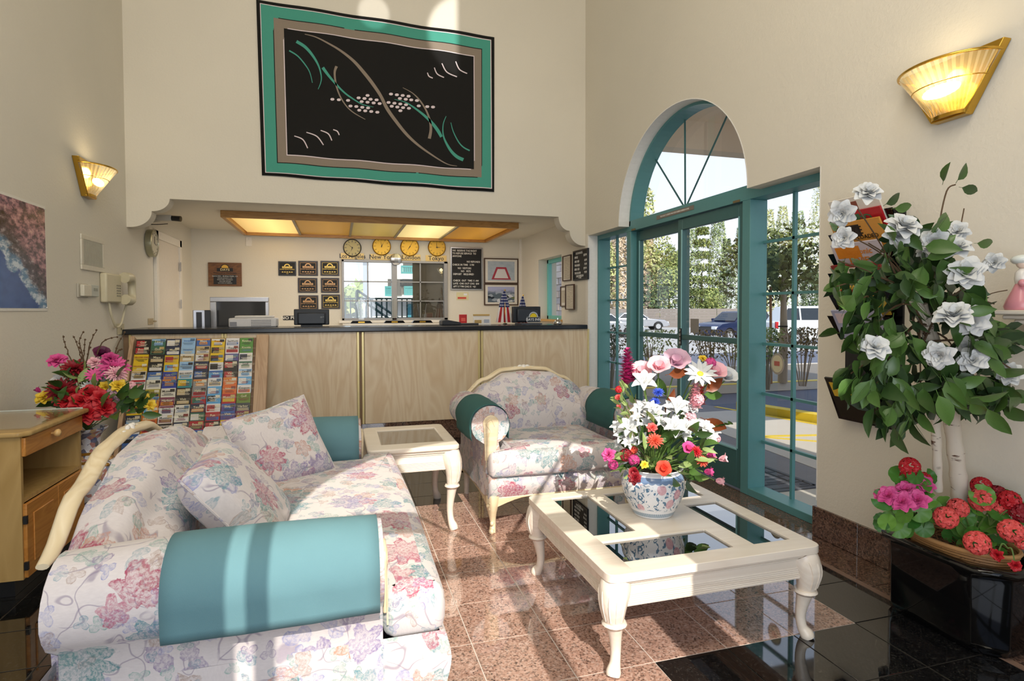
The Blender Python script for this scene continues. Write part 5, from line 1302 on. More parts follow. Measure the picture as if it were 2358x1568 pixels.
mx1 = tg.n('MixShader'); mx1.inputs[0].default_value = .3; tg.l(g1.outputs[0], mx1.inputs[1]); tg.l(g3.outputs[0], mx1.inputs[2])
mx2 = tg.n('MixShader'); lw = tg.n('LayerWeight'); lw.inputs[0].default_value = .45; tg.l(lw.outputs['Facing'], mx2.inputs[0]); tg.l(mx1.outputs[0], mx2.inputs[1]); tg.l(g2.outputs[0], mx2.inputs[2])
tg.l(mx2.outputs[0], tg.t.nodes['Material Output'].inputs[0]); SCG = tg.m
BULB = flat('FFE7A8', .4, 0, 0, 9)
p = W('X', XR - .1, 2150, 215); sconce('large brass sconce with ribbed glass high on the right wall', (XR, p.y - .02, p.z + .01), 'right')
p = W('X', XL + .09, 232, 424); sconce('small looking brass sconce with ribbed glass on the left wall', (XL, p.y - .03, p.z + .01), 'left')
# ---------------------------------------------------------------- woven wall hanging
def m_weave(name, c, c2=None):
    t = NT(name); p = t.obj(); n = t.noise(t.vm('MULTIPLY', p, (30, 30, 260)), 4, 2).outputs[0]
    t.bump(n, .4, .002); return t.set(t.mix(n, tuple(x * .86 for x in lin(c)), tuple(min(1, x * 1.1) for x in lin(c2 or c))), .9)
WBK, WTL, WTN, WWH = m_weave('weave_black', '0B0A08'), m_weave('weave_teal', '4A9E8C'), m_weave('weave_taupe', '8F8274'), m_weave('weave_white', 'E4D6DA')
rug = thing('wall_hanging', 'large black, turquoise and taupe woven wall hanging with curved strokes', 'wall hanging', (.45, YS, 3.3)); bpy.context.view_layer.update()
def RP(zx, zy, off=.02): return W('Y', YS - off, 580 + zx / 3.409, zy / 3.409)
def rquad(name, pts, off, mat, wob=0, th=None):
    n = 24; P = [RP(*p) for p in pts]; b = MB()
    def fn(u, v):
        a = P[0].lerp(P[1], u); c = P[3].lerp(P[2], u); q = a.lerp(c, v)
        w = wob * math.sin(u * 17 + v * 5) * (1 if v > .02 and v < .98 else 1)
        e = .004 * math.sin(u * 21) * (v if v > .5 else -(1 - v)) if wob else 0
        return (q.x, YS - off - w, q.z + e)
    b.grid(fn, n, 12)
    o = part(name, b, mat, rug, world=True, smooth=80)
    if th: m = o.modifiers.new('s', 'SOLIDIFY'); m.thickness = th; m.offset = 1
    return o
rquad('black_border', [(33, -8), (1905, 287), (1903, 1507), (78, 1373)], .014, WBK, .002, .008)
rquad('white_line', [(62, 22), (1880, 308), (1886, 1484), (104, 1354)], .0165, WWH, .002)
rquad('teal_border', [(68, 29), (1873, 314), (1879, 1477), (111, 1349)], .0175, WTL, .002)
rquad('black_line', [(163, 130), (1808, 379), (1808, 1401), (197, 1279)], .0185, WBK, .002)
rquad('taupe_border', [(170, 138), (1802, 385), (1803, 1395), (204, 1273)], .0195, WTN, .002)
rquad('inner_white_line', [(243, 214), (1747, 435), (1750, 1338), (272, 1220)], .0205, WWH, .002)
rquad('black_field', [(251, 222), (1741, 441), (1743, 1331), (279, 1213)], .0215, WBK, .002)
def stroke(pts, mat, name='stroke'):
    ctr = smoothpath([(p[0], p[1], 0) for p in pts], 5); ws = rsmooth([p[2] for p in pts], 5); b = MB(); v = []
    for i, p in enumerate(ctr):
        a, c = ctr[max(i - 1, 0)], ctr[min(i + 1, len(ctr) - 1)]; d = (c - a).normalized(); n = Vector((-d.y, d.x, 0)) * ws[i] / 2
        for q in (p + n, p - n): w = RP(q.x, q.y, .0265); v.append((w.x, YS - .0262, w.z)); 
    b.add(v, [(2 * i, 2 * i + 1, 2 * i + 3, 2 * i + 2) for i in range(len(ctr) - 1)])
    part(name, b, mat, rug, world=True)
stroke([(415, 268, 5), (500, 290, 9), (600, 340, 13), (700, 400, 17), (800, 480, 22), (880, 570, 26), (950, 660, 26), (1010, 750, 24), (1060, 850, 26), (1130, 950, 25), (1220, 1060, 22), (1320, 1150, 17), (1450, 1240, 11), (1540, 1290, 7), (1610, 1303, 4)], WTN, 'taupe_stroke')
for pts in ([(350, 325, 24), (420, 370, 23), (480, 440, 19), (525, 520, 13), (545, 600, 9), (540, 650, 7), (520, 700, 5)], [(293, 397, 11), (360, 440, 10), (420, 510, 9), (455, 570, 7), (475, 650, 5)],
            [(556, 530, 24), (600, 590, 20), (660, 660, 15), (730, 730, 13), (800, 780, 11), (870, 820, 7), (955, 840, 3)], [(1120, 780, 3), (1200, 800, 7), (1260, 835, 12), (1340, 895, 18), (1410, 960, 23), (1460, 1025, 26), (1488, 1075, 22)],
            [(1525, 912, 5), (1503, 970, 7), (1500, 1040, 9), (1515, 1100, 14), (1560, 1180, 21), (1610, 1230, 25), (1660, 1254, 26)], [(1562, 962, 5), (1580, 1030, 7), (1620, 1110, 9), (1660, 1155, 10), (1710, 1182, 11)]): stroke(pts, WTL, 'teal_stroke')
for pts in ([(665, 520, 22), (650, 570, 17), (660, 660, 13), (690, 750, 11), (740, 830, 9), (800, 885, 8), (890, 937, 5)], [(1185, 688, 4), (1260, 730, 7), (1320, 790, 11), (1370, 870, 13), (1398, 950, 17), (1405, 1020, 21), (1393, 1088, 24)]): stroke(pts, WTN, 'taupe_stroke')
for a, b_, c in (((1378, 570), (1390, 598), (1420, 613)), ((1432, 530), (1455, 580), (1508, 608)), ((1492, 497), (1530, 565), (1610, 603)), ((1600, 482), (1630, 545), (1690, 577)), ((333, 1067), (400, 1095), (438, 1163)), ((428, 1038), (510, 1070), (562, 1138)), ((540, 1023), (600, 1050), (628, 1103)), ((638, 1017), (670, 1030), (686, 1060))):
    stroke([(*a, 7), (*b_, 9), (*c, 8)], WWH, 'white_stroke')
for x, y in ((632, 779), (683, 783), (755, 788), (908, 749), (838, 768), (884, 773), (932, 779), (979, 784), (862, 797), (908, 802), (956, 808), (1003, 813), (774, 832), (820, 836), (867, 842), (912, 847), (843, 865), (890, 870), (937, 875), (985, 881), (1092, 738), (1138, 744), (1184, 749), (1230, 755), (1162, 773), (1208, 779), (1251, 784), (1296, 789), (1073, 804), (1119, 810), (1165, 816), (1210, 822), (1098, 834), (1142, 840), (1187, 845), (1233, 850), (1166, 869), (1310, 831), (1377, 837), (1422, 840)):
    pts = [RP(x + dx, y + dy, .0265) for dx, dy in ((-17, 0), (-9, -10), (9, -10), (17, 0), (9, 10), (-9, 10))]
    part('white_dot', MB().add([(q.x, YS - .0262, q.z) for q in pts], [tuple(range(6))]), WWH, rug, world=True)

# ---------------------------------------------------------------- brochure rack
def rack_pt(px, py):
    """point of the leaning rack plane; top edge at y = 5.60, leaning forward to y = 5.10 at the lowest visible row"""
    a = Vector((0, 5.60, W('Y', 5.60, 450, 785).z)); zb = W('Y', 5.30, 450, 960).z
    n = Vector((0, -(a.z - zb), (5.60 - 5.30))).normalized(); n = Vector((0, (zb - a.z), (5.60 - 5.30))).normalized()
    d = ray(px, py); o = Vector((0, 0, H)); t = (a - o).dot(n) / d.dot(n); return o + d * t
tl, tr_, bl_, br_ = rack_pt(318, 783), rack_pt(583, 779), rack_pt(283, 975), rack_pt(577, 972)
zt_, zb_r = tl.z + .01, .05
sl = (5.60 - 5.30) / (W('Y', 5.60, 450, 785).z - W('Y', 5.30, 450, 960).z)     # metres forward per metre down
zref, yref = W('Y', 5.60, 450, 785).z, 5.60
yat = lambda z: yref - (zref - z) * sl
rx0, rx1 = tl.x - .02, tr_.x + .03
rk = thing('brochure_rack', 'leaning oak brochure rack full of leaflets in front of the counter', 'rack', ((rx0 + rx1) / 2, yat(.05), 0)); bpy.context.view_layer.update()
m = MB()
def slab(x0, x1, z0, z1, d0, d1):
    """piece parallel to the rack plane; d: distance in front of the plane"""
    nrm = Vector((0, -1, sl)).normalized()
    v = []
    for z in (z0, z1):
        for x in (x0, x1):
            for d in (d0, d1):
                p = Vector((x, yat(z), z)) + nrm * d; v.append(p)
    return v, [(0, 1, 3, 2), (4, 6, 7, 5), (0, 4, 5, 1), (2, 3, 7, 6), (1, 5, 7, 3), (0, 2, 6, 4)]
part('back_board', MB().add(*slab(rx0, rx1, .02, zt_, -.03, -.012)), flat('8A6A50', .5), rk, world=True)
OAKR = m_wood('rack_oak', lin('B08D6E'), lin('CDAE8E'), 6, .4, 'pos', (1, .2, .2), 1, .3)
part('side_board', MB().add(*slab(rx0 - .03, rx0, .01, zt_ + .01, -.03, .035)), OAKR, rk, world=True, bevel=.003)
part('side_board', MB().add(*slab(rx1, rx1 + .10, .01, zt_ + .01, -.03, .035)), OAKR, rk, world=True, bevel=.003)
for r in range(13):
    z = zt_ - .075 - r * .066
    if z > .06: part('pocket_rail', MB().add(*slab(rx0, rx1, z - .035, z - .02, .02, .026)), CLEAR, rk, world=True)
C = dict(k='17130F', g='3E6B52', n='1D2746', l='9CC3E6', b='3F68B0', y='E6C21E', w='E6E4E4', G='4E8F2E', t='C9B07E', p='5B4A8E', s='5FA8DC', c='E4E0D2', B='2B3AA0', a='2E8C94', r='B4262E', o='D98A36', O='DE6E2A', d='3A4048', e='AFA23C', T='D8BFA6', M='7A2A48', v='6E8A2E', h='8E8E90')
rows = ["kr gl nw ll bo yw wb GG", "kr gk nw ll tw yk wr GG", "yy kt yr tc tw yk pw wn", "yy kw ys ll nr wk kr wg", "wt bl Bo ws nb sb kr wl", "wr cw Bo ay ho wt Oo sw", "nw en cc kt hr sw OO wO", "ab os Mo kt rg sk ry vv",
        "yr os wM cw no wr pb dh", "nl Oo wM cw gw rb pb My", "wh or Tk nw rd kr yk bs", "bk ow wT rk bn yn ok bs"]
words = {(0, 3): 'Disneyland', (1, 3): 'Disneyland', (3, 3): 'Disneyland', (2, 5): 'CALIFORNIA', (4, 2): 'Castle Park', (5, 2): 'Castle Park', (5, 3): 'Catalina', (5, 4): 'LAKE', (10, 2): 'Tanger', (9, 7): 'ROOM', (3, 1): 'ZOO', (6, 0): 'Rent', (6, 4): 'Hybrid', (6, 7): 'Coupon',
         (9, 4): 'SUCCESS', (4, 3): 'BIG WEST', (5, 7): 'L.A. ZOO', (2, 0): 'YELLOW CAB', (3, 0): 'YELLOW CAB', (0, 6): 'SeaWorld', (0, 7): 'Knotts', (1, 7): 'Knotts', (4, 1): 'Castleland', (6, 6): 'Valencia', (5, 6): 'L.A. TOUR'}
cname = dict(k='black', g='dark green', n='navy', l='pale blue', b='blue', y='yellow', w='white', G='bright green', t='tan', p='purple', s='sky blue', c='cream', B='royal blue', a='teal', r='red', o='orange', O='deep orange', d='charcoal', e='olive yellow', T='beige', M='maroon', v='olive green', h='grey')
ordn = ['first', 'second', 'third', 'fourth', 'fifth', 'sixth', 'seventh', 'eighth', 'ninth', 'tenth', 'eleventh', 'twelfth']
coln = ['leftmost', 'second', 'third', 'fourth', 'fifth', 'sixth', 'seventh', 'rightmost']
cw = (rx1 - rx0 - .03) / 8
nrmR = Vector((0, -1, sl)).normalized(); upR = Vector((0, sl, 1)).normalized()
RM = Matrix((Vector((1, 0, 0)), -nrmR, upR)).transposed().to_4x4()           # local x right, -y out of the rack, z up along it
random.seed(3)
for r, row in enumerate(rows):
    for c, (a, b_) in enumerate(row.split()):
        zt = zt_ - .012 - r * .066 + random.uniform(-.006, .008); x0 = rx0 + .012 + c * cw + random.uniform(0, .004); w = cw - .008; hgt = .135
        ang = random.uniform(-.012, .012)
        mb = MB().box(-w / 2, w / 2, -.004, .004, -hgt, 0)
        mb.m = 1; k = random.random()
        if k < .4: mb.box(-w * .42, w * .42, -.0055, -.0041, -.066, -.040)
        elif k < .7: mb.box(-w * .45, w * .1, -.0055, -.0041, -.062, -.012)
        else: mb.box(-w * .48, w * .48, -.0055, -.0041, -.018, -.003); mb.box(-w * .3, w * .3, -.0055, -.0041, -.06, -.035)
        mb.m = 2
        for q in range(3):
            zz = -.045 - .007 * q; ww = w * random.uniform(.2, .42); xx = random.uniform(-.05, .05) * w
            mb.box(xx - ww, xx + ww, -.0064, -.0056, zz - .0016, zz + .0016)
        if random.random() < .5: mb.box(w * .12, w * .44, -.0064, -.0056, -.03, -.008)
        me = mb.mesh('brochure', [flat(C[a], .35), flat(C[b_], .35), flat(random.choice(['E8E2D0', '2A2622', 'C8B070', '8A4038', '5A7A9A']) if a not in 'kn' else 'D8CFB8', .35)])
        o = bpy.data.objects.new('brochure', me); link(o)
        o.matrix_world = Matrix.Translation(Vector((x0 + w / 2, yat(zt), zt)) + nrmR * .018) @ RM @ Matrix.Rotation(.08, 4, 'X') @ Matrix.Rotation(ang, 4, 'Y')
        tag(o, '%s leaflet with %s print, %s from the top in the %s column' % (cname[a], cname[b_], ordn[r], coln[c]), 'brochure', 'leaflets in the oak brochure rack')
        wd = words.get((r, c))
        s_ = wd or random.choice(['Tours', 'Visit', 'Museum', 'Beach', 'Shops', 'Dine', 'Fun', 'Golf', 'Harbor', 'Maps'])
        tcx = {'w': '22262E', 'c': '33302C', 'y': 'B0202A', 'l': '2E6AB8', 'T': '221A16', 't': '5A3C22', 's': 'FFFFFF', 'e': '2A3A20'}.get(a, 'F1E9C8')
        sz = min(.026, w * 1.55 / max(4, len(s_)))
        part('lettering', lettering(MB(), s_, sz, 0, -.0062, -.028 if k < .7 else -.026, .0004), flat(tcx, .5), o)

# ---------------------------------------------------------------- corner cabinet and painted floor vase (left)
cb = thing('corner_cabinet', 'orange pine cabinet with drawer, open niche and panel doors beside the sofa', 'cabinet', (-1.54, 3.39, 0)); bpy.context.view_layer.update()
X0, X1, Ya, Yb, Z0, Z1 = XL + .005, -1.345, 3.07, 3.70, .085, .72
part('toe_kick', MB().box(X0, X1 - .05, Ya + .04, Yb, .001, Z0), BLACKP, cb, world=True)
part('side_panel', MB().box(X0, X1, Ya, Ya + .02, Z0, Z1), OAKVEN, cb, world=True); part('side_panel', MB().box(X0, X1, Yb - .02, Yb, Z0, Z1), OAKVEN, cb, world=True)
part('back_panel', MB().box(X0, X0 + .01, Ya + .02, Yb - .02, Z0, Z1), OAKVEN, cb, world=True)
zs = [W('X', X1, 45, 1155).z, W('X', X1, 45, 1055).z]
part('shelf', MB().box(X0 + .01, X1 - .002, Ya + .02, Yb - .02, zs[0] - .018, zs[0]), OAKVEN, cb, world=True); part('bottom', MB().box(X0, X1 - .005, Ya + .02, Yb - .02, Z0, Z0 + .02), OAKVEN, cb, world=True)
part('top', MB().prism([(X0, Ya - .015), (X1 + .0, Ya - .015), (X1 + .035, Ya + .02), (X1 + .035, Yb + .02), (X0, Yb + .02)], Z1, Z1 + .024, 'z'), OAKVEN, cb, world=True, bevel=.007)
dr_ = part('drawer', MB().box(X1 - .3, X1 + .014, Ya + .012, Yb - .012, zs[1], Z1 - .006), PINE, cb, world=True, bevel=.004)
kp = W('X', X1 + .02, 122, 997)
part('knob', MB().lathe([(.006, 0), (.008, .012), (.018, .02), (.019, .03), (.012, .038), (.001, .04)], 14).xf(Matrix.Translation((X1 + .013, kp.y, kp.z)) @ Matrix.Rotation(PI / 2, 4, 'Y')), flat('E2B878', .3), dr_, smooth=50).matrix_parent_inverse = cb.matrix_basis.inverted()
ym_ = (Ya + Yb) / 2 + .0
for k, (ya2, yb2) in enumerate(((Ya + .01, ym_ - .002), (ym_ + .002, Yb - .01))):
    d = part('cabinet_door', MB().box(X1 - .002, X1 + .014, ya2, yb2, Z0 + .004, zs[0] - .022), PINE, cb, world=True, bevel=.003)
    pn = part('raised_panel', MB().box(X1 + .013, X1 + .019, ya2 + .055, yb2 - .055, Z0 + .06, zs[0] - .075), PINE, d, bevel=.005); pn.matrix_parent_inverse = cb.matrix_basis.inverted()
    if k == 0:
        for z in (Z0 + .06, zs[0] - .09): hg = part('hinge', MB().box(X1 + .004, X1 + .018, ya2 - .012, ya2 + .002, z - .018, z + .018), BLACKP, d); hg.matrix_parent_inverse = cb.matrix_basis.inverted()
t = thing('glass_cover', 'clear glass sheet lying on top of the pine cabinet', 'glass sheet', (-1.54, 3.39, Z1 + .0245)); bpy.context.view_layer.update()
part('sheet', MB().box(X0 + .02, X1 + .01, Ya + .06, Yb - .0, Z1 + .0245, Z1 + .030), CLEAR, t, world=True); part('bead', MB().box(X0 + .02, X1 + .012, Yb - .004, Yb + .002, Z1 + .0245, Z1 + .032), flat('D9E2DE', .2), t, world=True)

vz = thing('floor_vase', 'tall Imari style porcelain floor vase with orange, blue and gold bands', 'vase', (-1.40, 3.93, 0)); bpy.context.view_layer.update()
zm_ = .60
vp = [(.075, 0), (.08, .02), (.085, .06), (.125, .2), (.155, .32), (.15, .385), (.11, .43), (.072, .46), (.066, .50), (.07, .555), (.10, .588), (.105, .60), (.098, .597), (.062, .55)]
vp2 = [(v.x, v.y) for v in smoothpath([(a, b_, 0) for a, b_ in vp], 4)]
part('body', MB().lathe(vp2, 32), IMARI, vz, smooth=60)
GB = flat('A8782C', .25, .3)
for z, r_ in ((.415, .128), (.455, .078)): part('gold_band', MB().lathe([(r_ - .004, z - .012), (r_ + .003, z), (r_ - .008, z + .012)], 32), GB, vz, smooth=60)
for k in range(12):
    a = 2 * PI * k / 12; part('gold_boss', MB().ball((.138 * math.cos(a), .138 * math.sin(a), .392), .016, 8, 6, (1, 1, .8)), GB, vz, smooth=60)
# ---------------------------------------------------------------- flowers
def petal(b, M, L, w, cup=.3, curl=.2, tip=.8, n=4):
    """one petal growing along +x from the origin of M"""
    v = []
    for i in range(n + 1):
        u = i / n; x = L * u; hw = w * (math.sin(PI * min(1, u * .92 + .06)) ** tip); z = cup * L * u * u - curl * L * max(0, u - .6) ** 2 * 4
        for j in (-1, 0, 1): v.append(M @ Vector((x, hw * j, z + (abs(j) * hw * .35))))
    f = [(i * 3 + j, i * 3 + j + 1, i * 3 + j + 4, i * 3 + j + 3) for i in range(n) for j in range(2)]
    return b.add(v, f)
Rz = lambda a: Matrix.Rotation(a, 4, 'Z'); Ry = lambda a: Matrix.Rotation(a, 4, 'Y')
def f_rose(seed=0):
    rd = random.Random(seed); b = MB()
    for ly, (n, L, w, el, cup) in enumerate(((7, 1.0, .40, .08, .25), (6, .92, .38, .5, .1), (5, .82, .33, .85, 0), (4, .74, .27, 1.1, -.1), (4, .68, .2, 1.32, -.15), (3, .62, .13, 1.45, -.1))):
        for k in range(n): petal(b, Rz(2 * PI * k / n + ly * .6 + rd.uniform(-.15, .15)) @ Ry(-el + rd.uniform(-.1, .1)), L * rd.uniform(.88, 1.1), w, cup, .38 if ly < 3 else .1, .6)
    return b
def f_lily(seed=0):
    b = MB()
    for k in range(6): petal(b, Rz(PI * k / 3) @ Ry(-.5 - .15 * (k % 2)), 1, .3, .15, .6, .7, 5)
    for k in range(5): b.rod((0, 0, 0), (.22 * math.cos(k * 1.26), .22 * math.sin(k * 1.26), .55), .02, 4)
    return b
def f_daisy(seed=0, n=14):
    b = MB()
    for k in range(n): petal(b, Rz(2 * PI * k / n) @ Ry(-.15 - .1 * (k % 2)), 1, .15, .05, .1, .5, 3)
    b.m = 1; b.ball((0, 0, .05), .2, 8, 5, (1, 1, .6)); return b
def f_mum(seed=0):
    b = MB(); rd = random.Random(seed)
    for ly, (n, el, L) in enumerate(((16, .1, 1), (14, .45, .92), (11, .8, .8), (8, 1.15, .62), (5, 1.4, .45))):
        for k in range(n): petal(b, Rz(2 * PI * k / n + ly * .3 + rd.uniform(-.1, .1)) @ Ry(-el), L * rd.uniform(.88, 1.06), .13, .1, .3, .5, 3)
    return b
def f_poppy(seed=0):
    b = MB(); rd = random.Random(seed)
    for k in range(5): petal(b, Rz(2 * PI * k / 5 + rd.uniform(-.15, .15)) @ Ry(-.45), 1, .62, .35, .35, .45, 5)
    for k in range(4): petal(b, Rz(2 * PI * k / 4 + .4) @ Ry(-1.0), .7, .45, .2, .1, .5, 4)
    return b
def f_tulip(seed=0):
    b = MB()
    for k in range(6): petal(b, Rz(PI * k / 3) @ Ry(-1.15 - .12 * (k % 2)), 1.1, .38, -.12, .35 if k % 2 else -.1, .6, 5)
    return b
def f_floret(seed=0):
    """dense ball of little five-petalled flowers"""
    b = MB(); rd = random.Random(seed); n = 26
    for i in range(n):
        z = 1 - 1.25 * (i + .5) / n; a = i * 2.4; r = math.sqrt(max(0, 1 - z * z)); d = Vector((r * math.cos(a), r * math.sin(a), z))
        M = Matrix.Translation(d * .68) @ d.to_track_quat('Z', 'X').to_matrix().to_4x4()
        for k in range(5): petal(b, M @ Rz(2 * PI * k / 5 + i) @ Ry(-.35), .34, .15, .1, .3, .45, 2)
    return b
def f_spike(seed=0):
    b = MB(); rd = random.Random(seed)
    for i in range(26):
        z = i / 25 * 4; a = i * 2.4; s = 1.15 * (1 - .55 * i / 25)
        for k in range(4): petal(b, Matrix.Translation((.12 * math.cos(a), .12 * math.sin(a), z)) @ Rz(a + (k - 1.5) * .5) @ Ry(-.3 - .4 * (k % 2)), s, s * .4, .2, .4, .5, 2)
    return b
FM = {}
SHAPES = dict(rose=f_rose, lily=f_lily, daisy=f_daisy, mum=f_mum, poppy=f_poppy, tulip=f_tulip, geranium=f_floret, spike=f_spike)
def fmesh(kind, mat, seed=0):
    k = (kind, mat.name, seed)
    if k not in FM: FM[k] = SHAPES[kind](seed).mesh(kind, [mat, P_YEL] if kind == 'daisy' else mat, 80)
    return FM[k]
def leafmesh(w=.42, bend=.25, n=5, fold=.18, name='leaf', mat=None):
    b = MB(); v = []
    for i in range(n + 1):
        u = i / n; hw = w / 2 * math.sin(PI * min(1, u ** .8)) ** .8 if 0 < u < 1 else .004
        for j in (-1, 0, 1): v.append((u, hw * j, -bend * u * u + abs(j) * hw * fold * 2))
    b.add(v, [(i * 3 + j, i * 3 + j + 1, i * 3 + j + 4, i * 3 + j + 3) for i in range(n) for j in range(2)])
    b.tube([(-.18, 0, .02), (0, 0, 0), (.95, 0, -bend * .9 + .004)], [.012, .012, .004], 4)
    return b.mesh(name, mat or LEAF, 80)
LM = [leafmesh(.5, .2), leafmesh(.58, .45), leafmesh(.44, .1)]
LML = [leafmesh(.32, .3, mat=LEAFL), leafmesh(.38, .1, mat=LEAFL)]; LMB = [leafmesh(.5, .15, mat=LEAFB), leafmesh(.36, .5, mat=LEAFB)]
def DP(px, py, d): return Vector((0, 0, H)) + ray(px, py) * d
def place(name, me, parent, p, direction, scale, roll=0, axis='Z'):
    o = bpy.data.objects.new(name, me); link(o, parent)
    q = Vector(direction).to_track_quat(axis, 'Y')
    M = Matrix.Translation(Vector(p) - parent.location) @ q.to_matrix().to_4x4() @ Matrix.Rotation(roll, 4, axis) @ Matrix.Scale(scale, 4)
    o.matrix_basis = M; return o
def place2(name, me, parent, p, direction, scale, tilt=0):
    """leaf whose face is turned towards the room"""
    x = Vector(direction).normalized(); z = (Vector((0, 0, H)) - Vector(p)); z = (z - x * z.dot(x)).normalized(); y = z.cross(x)
    M = Matrix((x, y, z)).transposed().to_4x4() @ Matrix.Rotation(tilt, 4, 'X') @ Matrix.Scale(scale, 4)
    o = bpy.data.objects.new(name, me); link(o, parent); o.matrix_basis = Matrix.Translation(Vector(p) - parent.location) @ M; return o
def bouquet(t, root, specs, d0, rd, lean=1.0):
    """specs: (kind, material, px, py, radius, depth offset)"""
    st = MB()
    for (kind, mat, px, py, r, dd) in specs:
        p = DP(px, py, d0 + dd); out = (p - root); tow = (Vector((0, 0, H)) - p).normalized()
        dirn = (out.normalized() * .55 + tow * .85 + Vector((0, 0, .25))).normalized() if kind != 'spike' else Vector((out.x * .4, out.y * .4, 1)).normalized()
        if kind == 'tulip': dirn = (out.normalized() + tow * .25).normalized()
        nm = {'spike': 'flower_spike', 'geranium': 'flower_head'}.get(kind, kind)
        place(nm, fmesh(kind, mat, rd.randint(0, 1)), t, p, dirn, r, rd.uniform(0, 6))
        mid = root.lerp(p, .55) + Vector((0, 0, .03))
        st.tube(smoothpath([root, mid, p - dirn * r * .15], 4), .0028, 4)
    part('stems', st, STEM, t, world=True)
def scatter_leaves(t, root, n, boxpx, d0, dr, size, meshes, rd, inside=None):
    for k in range(n):
        while True:
            px, py = rd.uniform(boxpx[0], boxpx[2]), rd.uniform(boxpx[1], boxpx[3])
            if inside is None or inside(px, py): break
        p = DP(px, py, d0 + rd.uniform(-dr, dr)); out = (p - root).normalized()
        place('leaf', rd.choice(meshes), t, p, out * .8 + Vector((rd.uniform(-.6, .6), rd.uniform(-.6, .6), rd.uniform(-.7, .5))), size * rd.uniform(.7, 1.2), rd.uniform(-1.2, 1.2), 'X')
# porcelain jardiniere on the coffee table, with its arrangement
vx, vy = 1.335, 2.30
XW = [(1466, 962), (1490, 975), (1440, 1000), (1470, 1000), (1500, 940), (1545, 942), (1580, 955), (1535, 1000), (1580, 985), (1600, 975), (1615, 1000), (1637, 995), (1445, 1020), (1525, 975), (1480, 940), (1568, 965)]
jp = thing('flower_pot', 'blue and white porcelain pot with pink peonies on the coffee table', 'pot', (vx, vy, .3705)); bpy.context.view_layer.update()
prof = [(.001, .003), (.083, 0), (.089, .006), (.104, .035), (.124, .075), (.136, .115), (.137, .14), (.131, .168), (.119, .186), (.117, .192), (.127, .206), (.131, .209), (.126, .212), (.113, .205), (.107, .18), (.001, .17)]
pm = [(v.x, v.y) for v in smoothpath([(a, b_, 0) for a, b_ in prof[1:14]], 4)]
part('body', MB().lathe([prof[0]] + pm, 48), POT, jp, smooth=50); part('soil', MB().lathe([(.001, .19), (.112, .185)], 24), flat('3A3424', .9), jp)
root = Vector((vx, vy, .56)); D0 = 2.57; rd = random.Random(11)
fa = thing('flower_arrangement', 'tall mixed silk flower arrangement in the porcelain pot on the coffee table', 'flowers', tuple(root)); bpy.context.view_layer.update()
S = [('spike', P_MAG, 1447, 885, .038, .03), ('geranium', P_RED, 1425, 897, .02, 0), ('rose', P_SAL, 1424, 915, .017, 0), ('tulip', P_SAL, 1428, 940, .02, 0),
     ('poppy', P_LPINK, 1478, 862, .062, .05), ('poppy', P_LPINK, 1517, 850, .062, .02), ('poppy', P_MAUVE, 1556, 840, .075, .05), ('lily', P_WHITE, 1484, 882, .062, -.05), ('daisy', P_WHITE, 1612, 862, .075, 0),
     ('poppy', P_LPINK, 1645, 862, .06, .05), ('poppy', P_WHITE, 1672, 872, .055, .08), ('geranium', P_PINK, 1636, 836, .03, .06), ('rose', P_YEL, 1618, 826, .02, .08),
     ('mum', P_BLUE, 1516, 904, .026, 0), ('mum', P_BLUE, 1508, 925, .024, 0), ('spike', P_LPINK, 1598, 945, .03, .0), ('spike', P_SAL, 1612, 935, .022, .05), ('geranium', P_LPINK, 1606, 920, .035, .0), ('geranium', P_LPINK, 1590, 960, .03, .0),
     ('lily', P_WHITE, 1475, 950, .05, 0), ('lily', P_WHITE, 1452, 985, .055, -.03), ('lily', P_WHITE, 1436, 1005, .045, 0), ('lily', P_WHITE, 1508, 955, .05, -.05), ('lily', P_WHITE, 1560, 938, .055, -.03), ('rose', P_WHITE, 1592, 940, .032, 0),
     ('lily', P_WHITE, 1553, 985, .06, -.06), ('lily', P_WHITE, 1572, 1003, .04, 0), ('lily', P_WHITE, 1622, 985, .045, 0), ('lily', P_WHITE, 1632, 1008, .045, 0), ('lily', P_WHITE, 1424, 985, .04, .05), ('lily', P_WHITE, 1535, 962, .04, 0), ('lily', P_WHITE, 1480, 1012, .035, -.04), ('lily', P_WHITE, 1455, 1020, .04, 0), ('lily', P_WHITE, 1430, 1022, .035, .03),
     ('mum', P_CORAL, 1508, 1015, .036, -.1), ('rose', P_SAL, 1502, 985, .024, -.08), ('rose', P_PINK, 1402, 1048, .034, 0), ('geranium', P_MAG, 1412, 1070, .027, -.02), ('geranium', P_DRED, 1440, 1048, .034, -.02), ('geranium', P_CORAL, 1458, 1035, .025, 0), ('rose', P_YEL, 1484, 1070, .019, -.12), ('geranium', P_MAG, 1460, 1060, .03, -.05),
     ('poppy', P_CORAL, 1527, 1080, .04, -.14), ('rose', P_DRED, 1462, 1100, .03, -.13), ('poppy', P_DRED, 1460, 1088, .026, -.12), ('poppy', P_PINK, 1583, 1035, .036, -.06), ('mum', P_RED, 1603, 1040, .028, -.08), ('mum', P_CORAL, 1617, 1062, .028, -.08), ('geranium', P_LPINK, 1650, 1010, .022, .02),
     ('tulip', P_PINK, 1628, 1050, .036, -.04), ('tulip', P_LPINK, 1655, 1058, .036, -.03), ('tulip', P_PINK, 1622, 1086, .036, -.05), ('tulip', P_LPINK, 1648, 1106, .036, -.04)]
S += [('lily', P_WHITE, x, y, .028 + .008 * (i % 3), -.05 + .03 * (i % 4)) for i, (x, y) in enumerate(XW)]
bouquet(fa, root, S, D0, rd)
